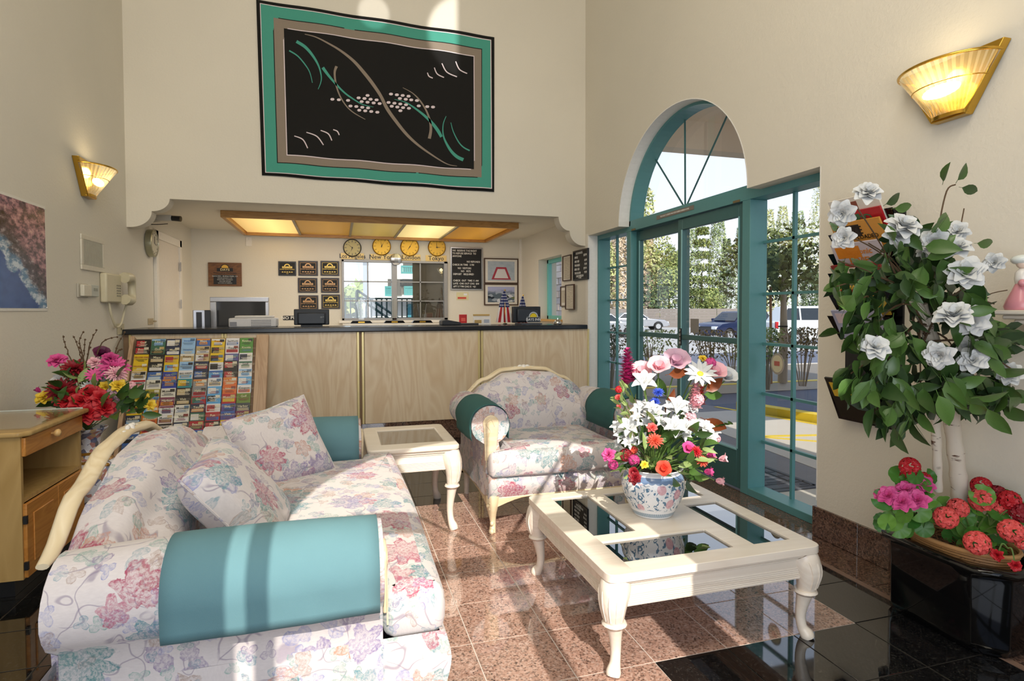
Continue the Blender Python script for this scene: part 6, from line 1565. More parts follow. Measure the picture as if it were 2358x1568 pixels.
scatter_leaves(fa, root, 95, (1430, 960, 1635, 1120), D0 - .02, .1, .075, LM + LML, rd, lambda x, y: (x - 1530) ** 2 / 105 ** 2 + (y - 1045) ** 2 / 80 ** 2 < 1)
scatter_leaves(fa, root, 26, (1425, 890, 1470, 990), D0, .04, .05, LML, rd)
for px, py, dx, dz, s_, mi in ((1540, 862, 1, .15, .10, 0), (1625, 900, .9, .6, .10, 0), (1532, 950, .5, 1, .11, 1), (1622, 965, 1, -.5, .12, 0), (1600, 925, .7, .2, .06, 1)):
    place2('bronze_leaf', LMB[mi], fa, DP(px, py, D0), (dx, -.2, dz), s_, .3)
place2('leaf', LM[2], fa, DP(1622, 908, D0), (1, 0, -.1), .1); place2('leaf', LM[0], fa, DP(1515, 868, D0 + .05), (.4, 0, -1), .1, .4)
for k in range(5): place('leaf', LM[2], fa, DP(1640 + k * 9, 985 - k * 4, D0), (1, 0, .5 - .3 * k), .035, .8, 'X')

# bouquet of the floor vase
root = Vector((-1.40, 3.93, .585)); D1 = (root.x * .2846 + root.y * .9586); rd = random.Random(5)
fb = thing('flower_arrangement', 'red, pink and yellow silk bouquet with bare twigs in the floor vase', 'flowers', tuple(root)); bpy.context.view_layer.update()
S = [('mum', P_DRED, 172, 852, .078, 0), ('mum', P_DRED, 143, 900, .085, -.05), ('rose', P_PINK, 132, 832, .055, 0), ('rose', P_MAG, 254, 828, .05, 0), ('poppy', P_PURP, 233, 818, .055, .05), ('mum', P_PINK, 262, 848, .085, 0), ('daisy', P_PINK, 217, 865, .05, -.04), ('rose', P_LPINK, 219, 836, .042, 0), ('mum', P_LPINK, 268, 862, .06, -.03),
     ('rose', P_RED, 153, 925, .06, -.08), ('rose', P_RED, 188, 926, .068, -.12), ('rose', P_RED, 207, 908, .062, -.1), ('rose', P_RED, 233, 917, .055, -.1), ('rose', P_RED, 201, 952, .068, -.14), ('rose', P_RED, 240, 940, .062, -.1), ('rose', P_RED, 165, 905, .045, -.05), ('rose', P_DRED, 172, 975, .04, -.1),
     ('rose', P_YEL, 103, 917, .05, -.05), ('rose', P_YEL, 272, 888, .045, -.05), ('rose', P_YEL, 243, 892, .04, -.03), ('rose', P_YEL, 325, 915, .042, -.1), ('rose', P_YEL, 345, 933, .035, -.1),
     ('lily', P_WHITE, 166, 868, .055, .03), ('lily', P_WHITE, 245, 880, .06, .03), ('daisy', P_WHITE, 205, 893, .045, -.04), ('lily', P_WHITE, 137, 875, .045, .03), ('lily', P_WHITE, 262, 876, .055, .05), ('lily', P_WHITE, 232, 866, .05, .05), ('rose', P_WHITE, 196, 868, .035, 0),
     ('geranium', P_MAUVE, 262, 905, .045, -.05), ('geranium', P_MAUVE, 277, 912, .035, -.05), ('geranium', P_LPINK, 302, 888, .03, -.05), ('geranium', P_MAUVE, 292, 903, .03, -.05), ('geranium', P_MAG, 125, 886, .03, 0), ('tulip', P_MAG, 93, 903, .032, 0), ('rose', P_DRED, 184, 875, .03, 0)]
bouquet(fb, root, S, D1, rd)
scatter_leaves(fb, root, 90, (115, 850, 300, 985), D1 - .02, .12, .09, LM + LML, rd, lambda x, y: (x - 205) ** 2 / 90 ** 2 + (y - 912) ** 2 / 62 ** 2 < 1)
scatter_leaves(fb, root, 26, (260, 905, 335, 955), D1 - .08, .06, .09, LM, rd)
tw = MB()
for pts in (((190, 900), (168, 840), (152, 800), (145, 772)), ((192, 890), (188, 830), (180, 800), (168, 773)), ((192, 880), (192, 820), (182, 790), (193, 762)), ((192, 880), (205, 800), (222, 760)), ((205, 880), (235, 790), (270, 776)), ((240, 890), (264, 815), (287, 765)), ((250, 880), (268, 815), (280, 804)), ((255, 880), (282, 850), (295, 830)), ((190, 850), (193, 815), (196, 782)), ((200, 880), (198, 845), (208, 800))):
    P_ = smoothpath([DP(x, y, D1 + .02) for x, y in pts], 5)
    for i in range(len(P_) - 1): P_[i] = P_[i] + Vector((rd.uniform(-.004, .004), 0, rd.uniform(-.003, .003)))
    tw.tube(P_, [.005 - .0035 * i / len(P_) for i in range(len(P_))], 5)
    for q in P_[6::2]: tw.ball(q, .006, 5, 4)
part('twigs', tw, TWIG, fb, world=True)

# ---------------------------------------------------------------- birch trunked silk tree in the black planter
PC0 = Vector((2.375, 1.72, 0))
pl = thing('planter', 'glossy black octagonal planter against the granite base of the right wall', 'planter', tuple(PC0)); bpy.context.view_layer.update()
def octo(hx, hy, ch): return [(-hx, -hy + ch), (-hx + ch, -hy), (hx - ch, -hy), (hx, -hy + ch), (hx, hy - ch), (hx - ch, hy), (-hx + ch, hy), (-hx, hy - ch)]
def rings(levels):
    v = []; 
    for (hx, hy, ch, z) in levels: v += [(x, y, z) for x, y in octo(hx, hy, ch)]
    f = [(k * 8 + i, k * 8 + (i + 1) % 8, (k + 1) * 8 + (i + 1) % 8, (k + 1) * 8 + i) for k in range(len(levels) - 1) for i in range(8)]
    return MB().add(v, f + [tuple(range(8))[::-1]])
hx, hy = .165, .255
ob_ = part('bowl', rings([(hx - .035, hy - .035, .07, 0), (hx - .03, hy - .03, .07, .012), (hx - .012, hy - .012, .08, .045), (hx - .008, hy - .008, .085, .28), (hx - .006, hy - .006, .085, .305), (hx + .008, hy + .012, .09, .31), (hx + .016, hy + .022, .09, .322), (hx + .01, hy + .016, .09, .335), (hx - .02, hy - .02, .085, .335), (hx - .028, hy - .028, .08, .325), (hx - .03, hy - .03, .08, .25), (0.01, .01, .004, .25)]), BLACKG, pl, bevel=.004)
bs = thing('basket', 'shallow wicker basket sitting in the black planter', 'basket', (PC0.x - .0, PC0.y, .30)); bpy.context.view_layer.update()
m = MB(); nB = 40
def ell(rx, ry, z, k): return [(rx * math.cos(2 * PI * i / nB), ry * math.sin(2 * PI * i / nB), z + .003 * math.sin(i * PI / 1 + k * PI)) for i in range(nB + 1)]
WICK = flat('9A6E3E', .6); 
for k in range(5): part('wicker_strand', MB().tube(ell(.105 + .006 * k, .175 + .007 * k, .012 * k, k), .0065, 5, cap=False), WICK, bs, smooth=60)
part('wicker_rim', MB().tube(ell(.137, .208, .062, 0), .0085, 6, cap=False), flat('B98B58', .55), bs, smooth=60)
mo = MB(); rdm = random.Random(2)
for k in range(320):
    a = rdm.uniform(0, 6.28); q = math.sqrt(rdm.random()); p = Vector((.12 * q * math.cos(a), .19 * q * math.sin(a), .035 + .015 * (1 - q)))
    d = Vector((rdm.uniform(-1, 1), rdm.uniform(-1, 1), rdm.uniform(-.2, .5))) * .03; mo.tube([p - d, p + Vector((0, 0, .008)), p + d], .0016, 3)
part('moss', mo, flat('6B4A2A', .9), bs, kind='stuff')
part('moss_bed', MB().lathe([(.001, .035), (.12, .03)], 20, sy=1.6), flat('3E2E1C', .95), bs)
DT = 2.33
root = Vector((PC0.x, PC0.y, .34))
st = thing('silk_tree', 'artificial gardenia tree with twin birch trunks and white roses in the planter', 'tree', tuple(root)); bpy.context.view_layer.update()
def trunk(pts, r0, r1, name='trunk'):
    P_ = smoothpath([DP(x, y, d) for x, y, d in pts], 6); n = len(P_)
    part(name, MB().tube(P_, [(r0 + (r1 - r0) * i / n) * (1 + .08 * math.sin(i * 1.7)) for i in range(n)], 10), BIRCH, st, smooth=70, world=True)
trunk([(2212, 1150, 2.38), (2205, 1080, 2.36), (2193, 980, 2.33), (2182, 880, 2.28), (2165, 820, 2.25)], .031, .026)
trunk([(2160, 1130, 2.36), (2158, 1050, 2.33), (2155, 960, 2.30), (2160, 880, 2.26), (2150, 820, 2.22), (2120, 720, 2.18), (2105, 690, 2.16)], .016, .02, 'side_trunk')
trunk([(2165, 820, 2.25), (2140, 760, 2.2), (2125, 700, 2.18)], .026, .014)
rd = random.Random(21)
tips = [(1975, 480), (1950, 540), (1930, 600), (1925, 660), (1960, 700), (2000, 560), (2060, 500), (2130, 560), (2180, 590), (2240, 600), (2225, 660), (2290, 700), (2310, 780), (2330, 850), (2280, 900), (2230, 880), (2120, 900), (2060, 960), (2010, 900), (1960, 860), (1980, 800), (2050, 820), (2080, 700), (2030, 640), (2150, 680), (2200, 720)]
br = MB()
for (x, y) in tips:
    s0 = DP(2125 + rd.uniform(-15, 30), 700 + rd.uniform(-20, 120), 2.2); e = DP(x, y, rd.uniform(2.0, 2.2)); mid = s0.lerp(e, .5) + Vector((0, 0, .05))
    br.tube(smoothpath([s0, mid, e], 5), [.004] * 5 + [.0025] * 6, 5)
br.tube(smoothpath([DP(2160, 600, 2.15), DP(2163, 520, 2.15), DP(2180, 440, 2.15), DP(2200, 425, 2.15)], 5), .0028, 5); br.tube([DP(2205, 560, 2.15), DP(2220, 480, 2.15)], .0022, 5); br.tube(smoothpath([DP(2250, 690, 2.15), DP(2285, 675, 2.13), DP(2320, 668, 2.1)], 3), .002, 5)
part('twigs', br, TWIG, st, world=True)
lobes = [(2010, 640, 95, 60), (2060, 720, 120, 80), (1985, 740, 60, 70), (2150, 640, 90, 60), (2110, 560, 60, 40), (2210, 690, 70, 60), (2000, 860, 60, 70), (2070, 830, 90, 80), (2120, 900, 90, 55), (2240, 830, 80, 70), (2290, 780, 45, 40), (2280, 900, 50, 45), (2060, 940, 50, 50), (2200, 900, 60, 40)]
def wallok(p): return p.x < XR - .03
cnt = 0
while cnt < 300:
    lx, ly, rx_, ry_ = rd.choice(lobes); a = rd.uniform(0, 6.28); q = rd.random() ** .5
    px, py = lx + rx_ * q * math.cos(a), ly + ry_ * q * math.sin(a)
    d = rd.uniform(1.98, 2.24); p = DP(px, py, d)
    if not wallok(p): continue
    side = (px - 2125) / 220
    dirn = Vector((side * .9 + rd.uniform(-.4, .4), rd.uniform(-.5, .2), rd.uniform(-1.0, .25)))
    place('leaf', rd.choice(LM), st, p, dirn, rd.uniform(.075, .115), rd.uniform(-.9, .9), 'X'); cnt += 1
for px, py, dx, dz in ((2172, 418, -.2, .3), (2205, 415, .5, .8), (2215, 432, 1, -.2), (2040, 470, .8, .5), (2060, 480, .8, .1), (2080, 500, .6, -.3), (2185, 560, 1, .1), (1930, 520, -.7, -.1), (1945, 600, -.5, -.6), (2250, 560, 1, 0)):
    place('leaf', LM[0], st, DP(px, py, 2.12), (dx, -.2, dz), .075, .4, 'X')
ex = MB()
for k in range(420):
    lx, ly, rx_, ry_ = rd.choice(lobes); a = rd.uniform(0, 6.28); q = rd.random() ** .5 * .85
    p = DP(lx + rx_ * q * math.cos(a), ly + ry_ * q * math.sin(a), rd.uniform(2.08, 2.3))
    if not wallok(p): continue
    u = Vector((rd.uniform(-1, 1), rd.uniform(-.5, .5), rd.uniform(-1, .2))).normalized() * rd.uniform(.07, .1); w_ = u.cross(Vector((rd.uniform(-.4, .4), 1, rd.uniform(-.4, .6)))).normalized() * .021
    ex.add([p, p + u * .35 + w_, p + u * .7 + w_ * .8, p + u, p + u * .7 - w_ * .8, p + u * .35 - w_], [(0, 1, 2, 3, 4, 5)])
part('foliage', ex, flat('30492A', .4, 0, .25), st, world=True)
for px, py, r, d in ((1998, 447, .052, 2.14), (1940, 492, .052, 2.12), (1945, 548, .046, 2.1), (2078, 525, .06, 2.0), (2065, 545, .045, 2.02), (2152, 560, .055, 2.05), (2205, 535, .045, 2.15), (2200, 575, .055, 2.05), (2225, 632, .065, 2.0), (2195, 730, .065, 1.98), (2240, 742, .055, 2.0), (2012, 802, .052, 1.98), (2163, 818, .052, 1.98), (2232, 800, .04, 2.1), (2240, 832, .05, 2.02), (2290, 606, .04, 2.12), (2328, 862, .045, 2.06), (2130, 585, .03, 2.1)):
    p = DP(px, py, d); tow = (Vector((0, 0, H)) - p).normalized()
    place('white_rose', fmesh('rose', P_WHITE, px % 2), st, p, tow + Vector((rd.uniform(-.6, .6), rd.uniform(-.3, .3), rd.uniform(-.2, .9))), r, rd.uniform(0, 6))
# flowers planted in the basket
D2 = 2.28
def clump(name, label, specs, leafbox, nl, rootpx):
    rt = DP(*rootpx); t = thing(name, label, 'flowers', tuple(rt)); bpy.context.view_layer.update(); r_ = random.Random(rootpx[0])
    bouquet(t, rt, specs, D2, r_)
    for k in range(nl):
        p = DP(r_.uniform(leafbox[0], leafbox[2]), r_.uniform(leafbox[1], leafbox[3]), D2 + r_.uniform(-.05, .08))
        if p.x > XR - .04: continue
        place('round_leaf', GLM, t, p, (Vector((0, 0, H)) - p).normalized() + Vector((r_.uniform(-.7, .7), r_.uniform(-.5, .5), r_.uniform(0, .9))), r_.uniform(.03, .045), r_.uniform(0, 6))
GL = MB(); vv = [(0, 0, 0)]
for i in range(24):
    a = 2 * PI * i / 24 * .93 + .2; r_ = 1 + .09 * math.sin(i * PI * .67 * 1.5); vv.append((r_ * math.cos(a), r_ * math.sin(a), .18 + .07 * math.sin(i * 1.57)))
GL.add(vv, [(0, i + 1, i + 2) for i in range(23)]); GLM = GL.mesh('round_leaf', m_leaf('geranium_leaf', '2F6A22', '6FA03C', .45), 80)
clump('red_geranium', 'upright red geranium above the pink roses in the planter', [('geranium', P_RED, 2095, 1075, .045, 0), ('geranium', P_RED, 2082, 1105, .04, .06), ('geranium', P_RED, 2128, 1106, .04, .06)], (2045, 1095, 2170, 1150), 9, (2120, 1190, 2.36))
clump('pink_roses', 'cluster of hot pink roses at the left of the planter', [('rose', P_PINK, 2045, 1142, .042, -.03), ('rose', P_PINK, 2085, 1130, .042, 0), ('rose', P_PINK, 2077, 1156, .045, -.06), ('rose', P_PINK, 2112, 1152, .045, -.06), ('rose', P_PINK, 2128, 1118, .042, 0), ('rose', P_PINK, 2108, 1107, .035, .02), ('rose', P_PINK, 2030, 1140, .03, 0)], (2030, 1140, 2200, 1225), 22, (2120, 1215, 2.34))
clump('coral_geranium', 'coral red geraniums spilling over the front of the basket', [('geranium', P_SAL, 2178, 1192, .05, -.05), ('geranium', P_SAL, 2206, 1170, .045, 0), ('geranium', P_SAL, 2262, 1152, .055, 0), ('geranium', P_SAL, 2250, 1250, .052, -.12), ('geranium', P_SAL, 2328, 1222, .05, -.12), ('geranium', P_SAL, 2300, 1165, .04, -.02), ('geranium', P_SAL, 2355, 1250, .03, -.14)], (2190, 1180, 2340, 1270), 24, (2240, 1240, 2.3))
clump('dark_red_geranium', 'deep red geraniums behind the coral ones near the picture edge', [('geranium', P_RED, 2260, 1120, .045, .04), ('geranium', P_DRED, 2296, 1140, .045, .0), ('geranium', P_RED, 2325, 1152, .045, -.05), ('geranium', P_DRED, 2350, 1180, .045, -.08)], (2250, 1130, 2350, 1190), 8, (2280, 1210, 2.25))
clump('red_rosebuds', 'small red rosebuds hanging over the planter rim', [('rose', P_RED, 2297, 1278, .024, -.17), ('rose', P_RED, 2338, 1302, .022, -.2)], (2280, 1255, 2350, 1290), 6, (2320, 1262, 2.1))

# ---------------------------------------------------------------- magazine rack on the right wall
my0, my1 = 2.13, 2.455
mr = thing('magazine_rack', 'black tiered wall rack for magazines behind the silk tree', 'rack', (XR, 2.29, 1.2)); bpy.context.view_layer.update()
part('back_board', MB().box(XR - .012, XR - .001, my0, my1, .70, 1.76), BLACKP, mr, world=True)
def mz(py): return W('X', XR - .1, 2010, py).z
tiers = [(1.625, 0), (1.54, 1), (1.44, 2), (1.34, 3), (1.24, 4), (1.12, 5), (.70, 6)]
for zt, k in tiers:
    h_ = .19 if k == 6 else .12
    part('pocket', MB().add([(XR - .012, my0, zt), (XR - .012, my1, zt), (XR - .05, my1, zt), (XR - .05, my0, zt), (XR - .115, my1 + .02, zt + h_), (XR - .115, my0 - .02, zt + h_), (XR - .108, my1 + .02, zt + h_), (XR - .108, my0 - .02, zt + h_), (XR - .045, my1, zt + .006), (XR - .045, my0, zt + .006)], [(0, 1, 2, 3), (3, 2, 4, 5), (5, 4, 6, 7), (7, 6, 8, 9)]), BLACKG, mr, world=True)
MG = [('white magazine with a brown picture, topmost in the wall rack', 'E4DED4', '8A4A3A', '', 1.625, .215), ('red and green magazine peeping out under the topmost one', 'B8232C', '3E6A4A', 'FOOD', 1.60, .17),
      ('orange magazine lettered TE UPLOADED in the wall rack', 'D99A44', '2A2018', 'TE', 1.54, .18), ('magazine with orange Electronic lettering in the wall rack', 'CFC8D4', 'E08A1E', 'Electronic', 1.44, .175), ('dark red magazine with white Most lettering in the wall rack', '8A2E2A', 'E8DCD0', 'Most', 1.34, .17),
      ('yellow and red magazine half hidden by leaves in the wall rack', 'D8B44A', 'B03A2A', 'TIME', 1.24, .16), ('pale blue magazine behind the leaves low in the wall rack', 'B4B8D8', 'E6D4DE', '', 1.12, .16), ('yellow lettered dark magazine in the lowest wall pocket', '2A2218', 'E6C040', 'Car', .71, .235)]
for lb_, c1, c2, s_, z0, h_ in MG:
    t = thing('magazine', lb_, 'magazine', (XR - .05, 2.29, z0 + .012), -PI / 2, 'magazines in the wall rack'); bpy.context.view_layer.update()
    a = .5; M = Matrix.Rotation(a, 4, 'X')
    part('pages', MB().box(-.14, .14, -.012, -.002, 0, h_).xf(M), flat(c1, .35), t)
    part('picture', MB().box(-.12, .02, -.0135, -.0122, h_ * .55, h_ * .9).xf(M), flat(c2, .4), t)
    if s_: part('lettering', lettering(MB(), s_, min(.06, .42 / max(3, len(s_))), .0, -.0145, h_ * .72, .0006).xf(M), flat(c2 if s_ != 'TE' else '1E1610', .4), t)
    if s_ == 'TE': part('small_lettering', lettering(MB(), 'UPLOADED', .03, .03, -.0145, h_ * .52, .0006).xf(M), flat('1E1610', .4), t)
    if s_ == 'Electronic': part('small_lettering', lettering(MB(), 'REVIEWS', .045, .03, -.0145, h_ * .45, .0006).xf(M), flat(c2, .4), t)
# cream wall shelf with a porcelain figurine, right edge
e = W('X', XR - .10, 2300, 720)
sh = thing('wall_shelf', 'cream moulded wall shelf at the right edge of the picture', 'shelf', (XR, e.y - .4, 1.2)); bpy.context.view_layer.update()
y1_ = W('X', XR - .14, 2293, 722).y
for (d, z0, z1) in ((.17, 1.252, 1.27), (.145, 1.235, 1.252), (.12, 1.215, 1.235), (.09, 1.15, 1.215)): part('moulding', MB().box(XR - d, XR - .001, y1_ - .55, y1_ - (.17 - d), z0, z1), CREAM, sh, world=True, bevel=.005)
fg = thing('figurine', 'small pink and white porcelain figurine on the cream wall shelf', 'figurine', (XR - .11, y1_ - .07, 1.2705)); bpy.context.view_layer.update()
FP = flat('E6E2DC', .2); FK = flat('D9919A', .25)
part('skirt', MB().lathe([(.001, 0), (.05, 0), (.055, .012), (.048, .035), (.03, .075), (.02, .10)], 18), FK, fg, smooth=60)
part('torso', MB().tube([(0, 0, .09), (0, 0, .115), (0, 0, .14), (0, 0, .155)], [.02, .024, .022, .01], 10), FP, fg, smooth=60)
part('head', MB().ball((0, 0, .175), .021, 10, 8), flat('EBD3C2', .25), fg, smooth=60); part('bonnet', MB().ball((.004, .004, .188), .036, 12, 7, (1, 1, .55)), flat('DDE4E2', .2), fg, smooth=60)
for s in (-1, 1): part('posy', MB().ball((s * .03, -.02, .10), .014, 8, 6), FK, fg, smooth=60)
# ---------------------------------------------------------------- outside: walk, porch, car park, trees
def m_ground(name, c1, c2, sc=8, rough=.9):
    t = NT(name); p = t.pos(); n = t.noise(p, sc, 4, .6).outputs[0]; f = t.noise(p, 180, 2).outputs[0]
    return t.set(t.mix(t.math('ADD', t.math('MULTIPLY', n, .6), t.math('MULTIPLY', f, .4)), lin(c1), lin(c2)), rough)
ASPH = m_ground('asphalt', '4C5260', '6A7080', 2); CONC = m_ground('light_concrete', 'B9B1A6', 'CDC6BA', 3); AGG = m_ground('exposed_aggregate', '6E6C70', '8C8A8C', 3); LOT_SUNLIT = m_ground('far_lot_sunlit', 'A6A4A2', 'BFBCB6', 1)
YEL = flat('DDBE2A', .6); SOIL = m_ground('planting_soil', '6A6258', '8E867A', 4)
struct('ground_outside', MB().box(2.87, 90, -14, 12, -.2, -.035).box(-40, 2.87, 8.34, 16, -.2, -.035).prism([(12, -.035), (15, -.33), (90, -.33), (90, -.5), (12, -.5)], 2.87, 90, 'x').box(-40, 2.87, 16, 90, -.5, -.33), ASPH)
struct('ground_lot_sunlit', MB().prism([(9, 18.5), (60, 17.0), (60, 70), (9, 70)], -.33, -.32, 'z'), LOT_SUNLIT)  # paler than the asphalt: sunlight on the far lot put into its colour
struct('walk', MB().prism([(2.70, -6), (5.55, -6), (5.40, 4.4), (5.13, 5.26), (4.94, 5.98), (4.80, 6.6), (4.4, 7.6), (4.2, 12), (2.70, 12)], -.03, -.008, 'z'), AGG)
struct('walk_apron', MB().prism([(2.87, 1.2), (3.62, 1.2), (3.62, 3.36), (2.87, 3.36)], -.008, -.004, 'z'), CONC)
struct('walk_slab', MB().prism([(3.66, -6), (5.5, -6), (5.40, 4.4), (5.13, 5.26), (4.94, 5.98), (4.86, 6.3), (3.9, 6.3), (3.66, 3.7)], -.008, -.005, 'z'), CONC)
struct('yellow_marking', MB().prism([(3.95, 4.9), (5.3, 4.62), (5.3, 4.70), (3.95, 4.98)], -.005, -.003, 'z').prism([(3.95, 4.94), (5.4, 3.7), (5.4, 3.8), (3.95, 5.02)], -.005, -.003, 'z').prism([(4.72, 6.6), (4.88, 5.9), (5.06, 5.22), (5.35, 4.3), (5.41, 4.3), (5.12, 5.24), (4.94, 5.94), (4.78, 6.6)], -.005, -.003, 'z'), YEL)
cpath = [(4.90, 6.38), (4.98, 5.98), (5.17, 5.26), (5.40, 4.5), (5.62, 3.6)]
mb = MB()
for (a, b_), (c, d) in zip(cpath, cpath[1:]): mb.prism([(a, b_), (a + .15, b_ + .03), (c + .15, d + .03), (c, d)], -.03, .085, 'z')
k = thing('kerb', 'yellow painted wheel kerb beside the walk outside the door', 'kerb', (5.1, 5.5, -.03)); bpy.context.view_layer.update(); part('kerb_stone', mb, YEL, k, world=True)
def island(name, label, x0, x1, y0, y1):
    t = thing(name, label, 'planting bed', ((x0 + x1) / 2, y0, -.03)); bpy.context.view_layer.update()
    part('kerb_face', MB().box(x0, x1, y0, y0 + .12, -.03, .10).box(x0, x1, y1 - .12, y1, -.03, .10), CONC, t, world=True); part('yellow_edge', MB().box(x0, x1, y0 - .002, y0 + .12, .10, .108), YEL, t, world=True)
    part('soil', MB().box(x0, x1, y0 + .12, y1 - .12, -.03, .09), SOIL, t, world=True); return t
island('planting_island', 'long planting bed with a yellow edged kerb outside the entrance', 3.85, 15, 7.75, 10.4)
# added shading wing, and the porch
PORCH = m_ground('peach_stucco', 'EAD6BC', 'F0E0CA', 30)
struct('shade_wing', MB().box(2.90, 3.72, -7, -1.45, -.03, 5.2), PORCH)  # unseen wing, added and sized to shade the walk beside the building
pr = thing('porch_roof', 'x', 'x', (5.3, 3.5, 3)); pr['kind'] = 'structure'; del pr['category']; del pr['label']; bpy.context.view_layer.update()
part('slab', MB().box(2.90, 8.2, 1.55, 5.72, 3.3, 3.62), PORCH, pr, world=True)
part('end_beam', MB().box(2.90, 8.2, 5.53, 5.73, 3.0, 3.3), PORCH, pr, world=True); part('near_beam', MB().box(2.90, 8.2, 1.55, 1.75, 3.0, 3.3), PORCH, pr, world=True); part('side_beam', MB().box(8.0, 8.2, 1.75, 5.53, 3.0, 3.3), PORCH, pr, world=True)
part('column', MB().box(7.8, 8.2, 1.55, 1.95, -.03, 3.0), PORCH, pr, world=True)
dm = thing('door_mat', 'grey rubber door mat with a key pattern border outside the sidelight', 'mat', (3.1, 3.7, -.005)); bpy.context.view_layer.update()
part('mat', MB().box(2.9, 3.32, 3.37, 4.6, -.005, .004), flat('5A5C62', .8), dm, world=True)
m = MB()
for a in ((2.93, 3.29, 3.40, 3.42), (2.93, 3.29, 3.50, 3.515), (3.27, 3.29, 3.4, 4.57), (3.18, 3.195, 3.5, 4.5)): m.box(a[0], a[1], a[2], a[3], .004, .008)
for i in range(14): m.box(3.0 + .0, 3.17, 3.54 + i * .07, 3.555 + i * .07, .004, .007)
for i in range(10): m.box(3.205, 3.26, 3.44 + i * .11, 3.46 + i * .11, .004, .007)
part('ribs', m, flat('43454B', .8), dm, world=True, kind='stuff')
# ---- plants
def fol(name, c1, c2, c3=None):
    return [flat(c1, .8, 0, .15), flat(c2, .8, 0, .15), flat(c3 or c1, .8, 0, .15)]
F_DARK = fol('d', '4A6342', '6C8050', '354838'); F_MID = fol('m', '8A9A58', 'AEB56E', '5E7444'); F_LIT = fol('l', 'BCC07C', 'D6D09A', '8E9A60'); F_CYP = fol('c', '8FA26C', 'AEB985', '627A55'); F_DRY = fol('r', 'CDB79A', 'DCC4AC', '9A8C6C'); F_BRN = fol('b', '6B6038', '7F6A44', '4A4C2C')
def leafcloud(b, fn, n, size, rd, narrow=.5):
    for i in range(n):
        p, nr = fn(rd); b.m = rd.choice((0, 0, 1, 1, 2))
        a = Vector((rd.uniform(-1, 1), rd.uniform(-1, 1), rd.uniform(-1, 1))).normalized() * size * rd.uniform(.6, 1.3)
        c = a.cross(nr if nr.length > 0 else Vector((0, 0, 1))).normalized() * a.length * narrow
        b.add([p - a, p + c, p + a, p - c], [(0, 1, 2, 3)])
def tree(label, loc, h, w, kind, mats, n, size, seed, trunk_h=.1, name='tree', group=None, squash=1.0, trunk_r=None, bark='6B5A48', cat='tree'):
    rd_ = random.Random(seed); t = thing(name, label, cat, loc, 0, group); bpy.context.view_layer.update(); b = MB()
    lob = [(rd_.uniform(-.45, .45), rd_.uniform(-.45, .45), rd_.uniform(.25, .8), rd_.uniform(.28, .5)) for _ in range(9)]
    def fn(r):
        if kind == 'cypress':
            u = r.random() ** .8; R = w / 2 * (math.sin(PI * min(1, (1 - u) * .8 + .12)) ** .7) * (1 - .2 * u); a = r.uniform(0, 6.28); R *= r.uniform(.8, 1.05) * (1 + .13 * math.sin(a * 5 + u * 9))
            return Vector((R * math.cos(a), R * math.sin(a) * squash, h * (trunk_h + (1 - trunk_h) * u))), Vector((math.cos(a), math.sin(a), 1))
        if kind == 'palm':
            u = r.random(); R = w / 2 * (1 - .35 * u) * r.uniform(.7, 1); a = r.uniform(0, 6.28)
            return Vector((R * math.cos(a), R * math.sin(a), h * u)), Vector((math.cos(a), math.sin(a), 0))
        if kind == 'pine':
            tier = r.randint(0, 7); u = tier / 8; R = w / 2 * (1 - u * .75) * math.sqrt(r.random()); a = r.uniform(0, 6.28)
            return Vector((R * math.cos(a), R * math.sin(a), h * (trunk_h + (1 - trunk_h) * u) + r.uniform(-.02, .05) * h - R * .12)), Vector((0, 0, 1))
        l = r.choice(lob); d = Vector((r.gauss(0, 1), r.gauss(0, 1), r.gauss(0, 1))).normalized(); q = l[3] * r.uniform(.75, 1.02)
        return Vector(((l[0] + d.x * q) * w / 1.6, (l[1] + d.y * q) * w / 1.6 * squash, h * (trunk_h + (1 - trunk_h) * (l[2] + d.z * q * .55)))), d
    leafcloud(b, fn, n, size, rd_, .28 if kind in ('cypress', 'palm') else .5)
    part('foliage', b, mats, t, kind='stuff')
    r0 = trunk_r or w * .04; 
    part('trunk', MB().tube([(0, 0, 0), (w * .01, 0, h * trunk_h * .6), (0, 0, h * max(.5, trunk_h + .2))], [r0, r0 * .85, r0 * .4], 8), flat(bark, .85), t, smooth=60)
    return t
def spot(px, d): p = Vector((0, 0, H)) + ray(px, 751) * d; return (p.x, p.y, -.33 if p.y > 15 else -.03)
def hgt(py, d): return H + (713 - py) / FPX * d + (.33 if d > 16 else .03)
TG = None
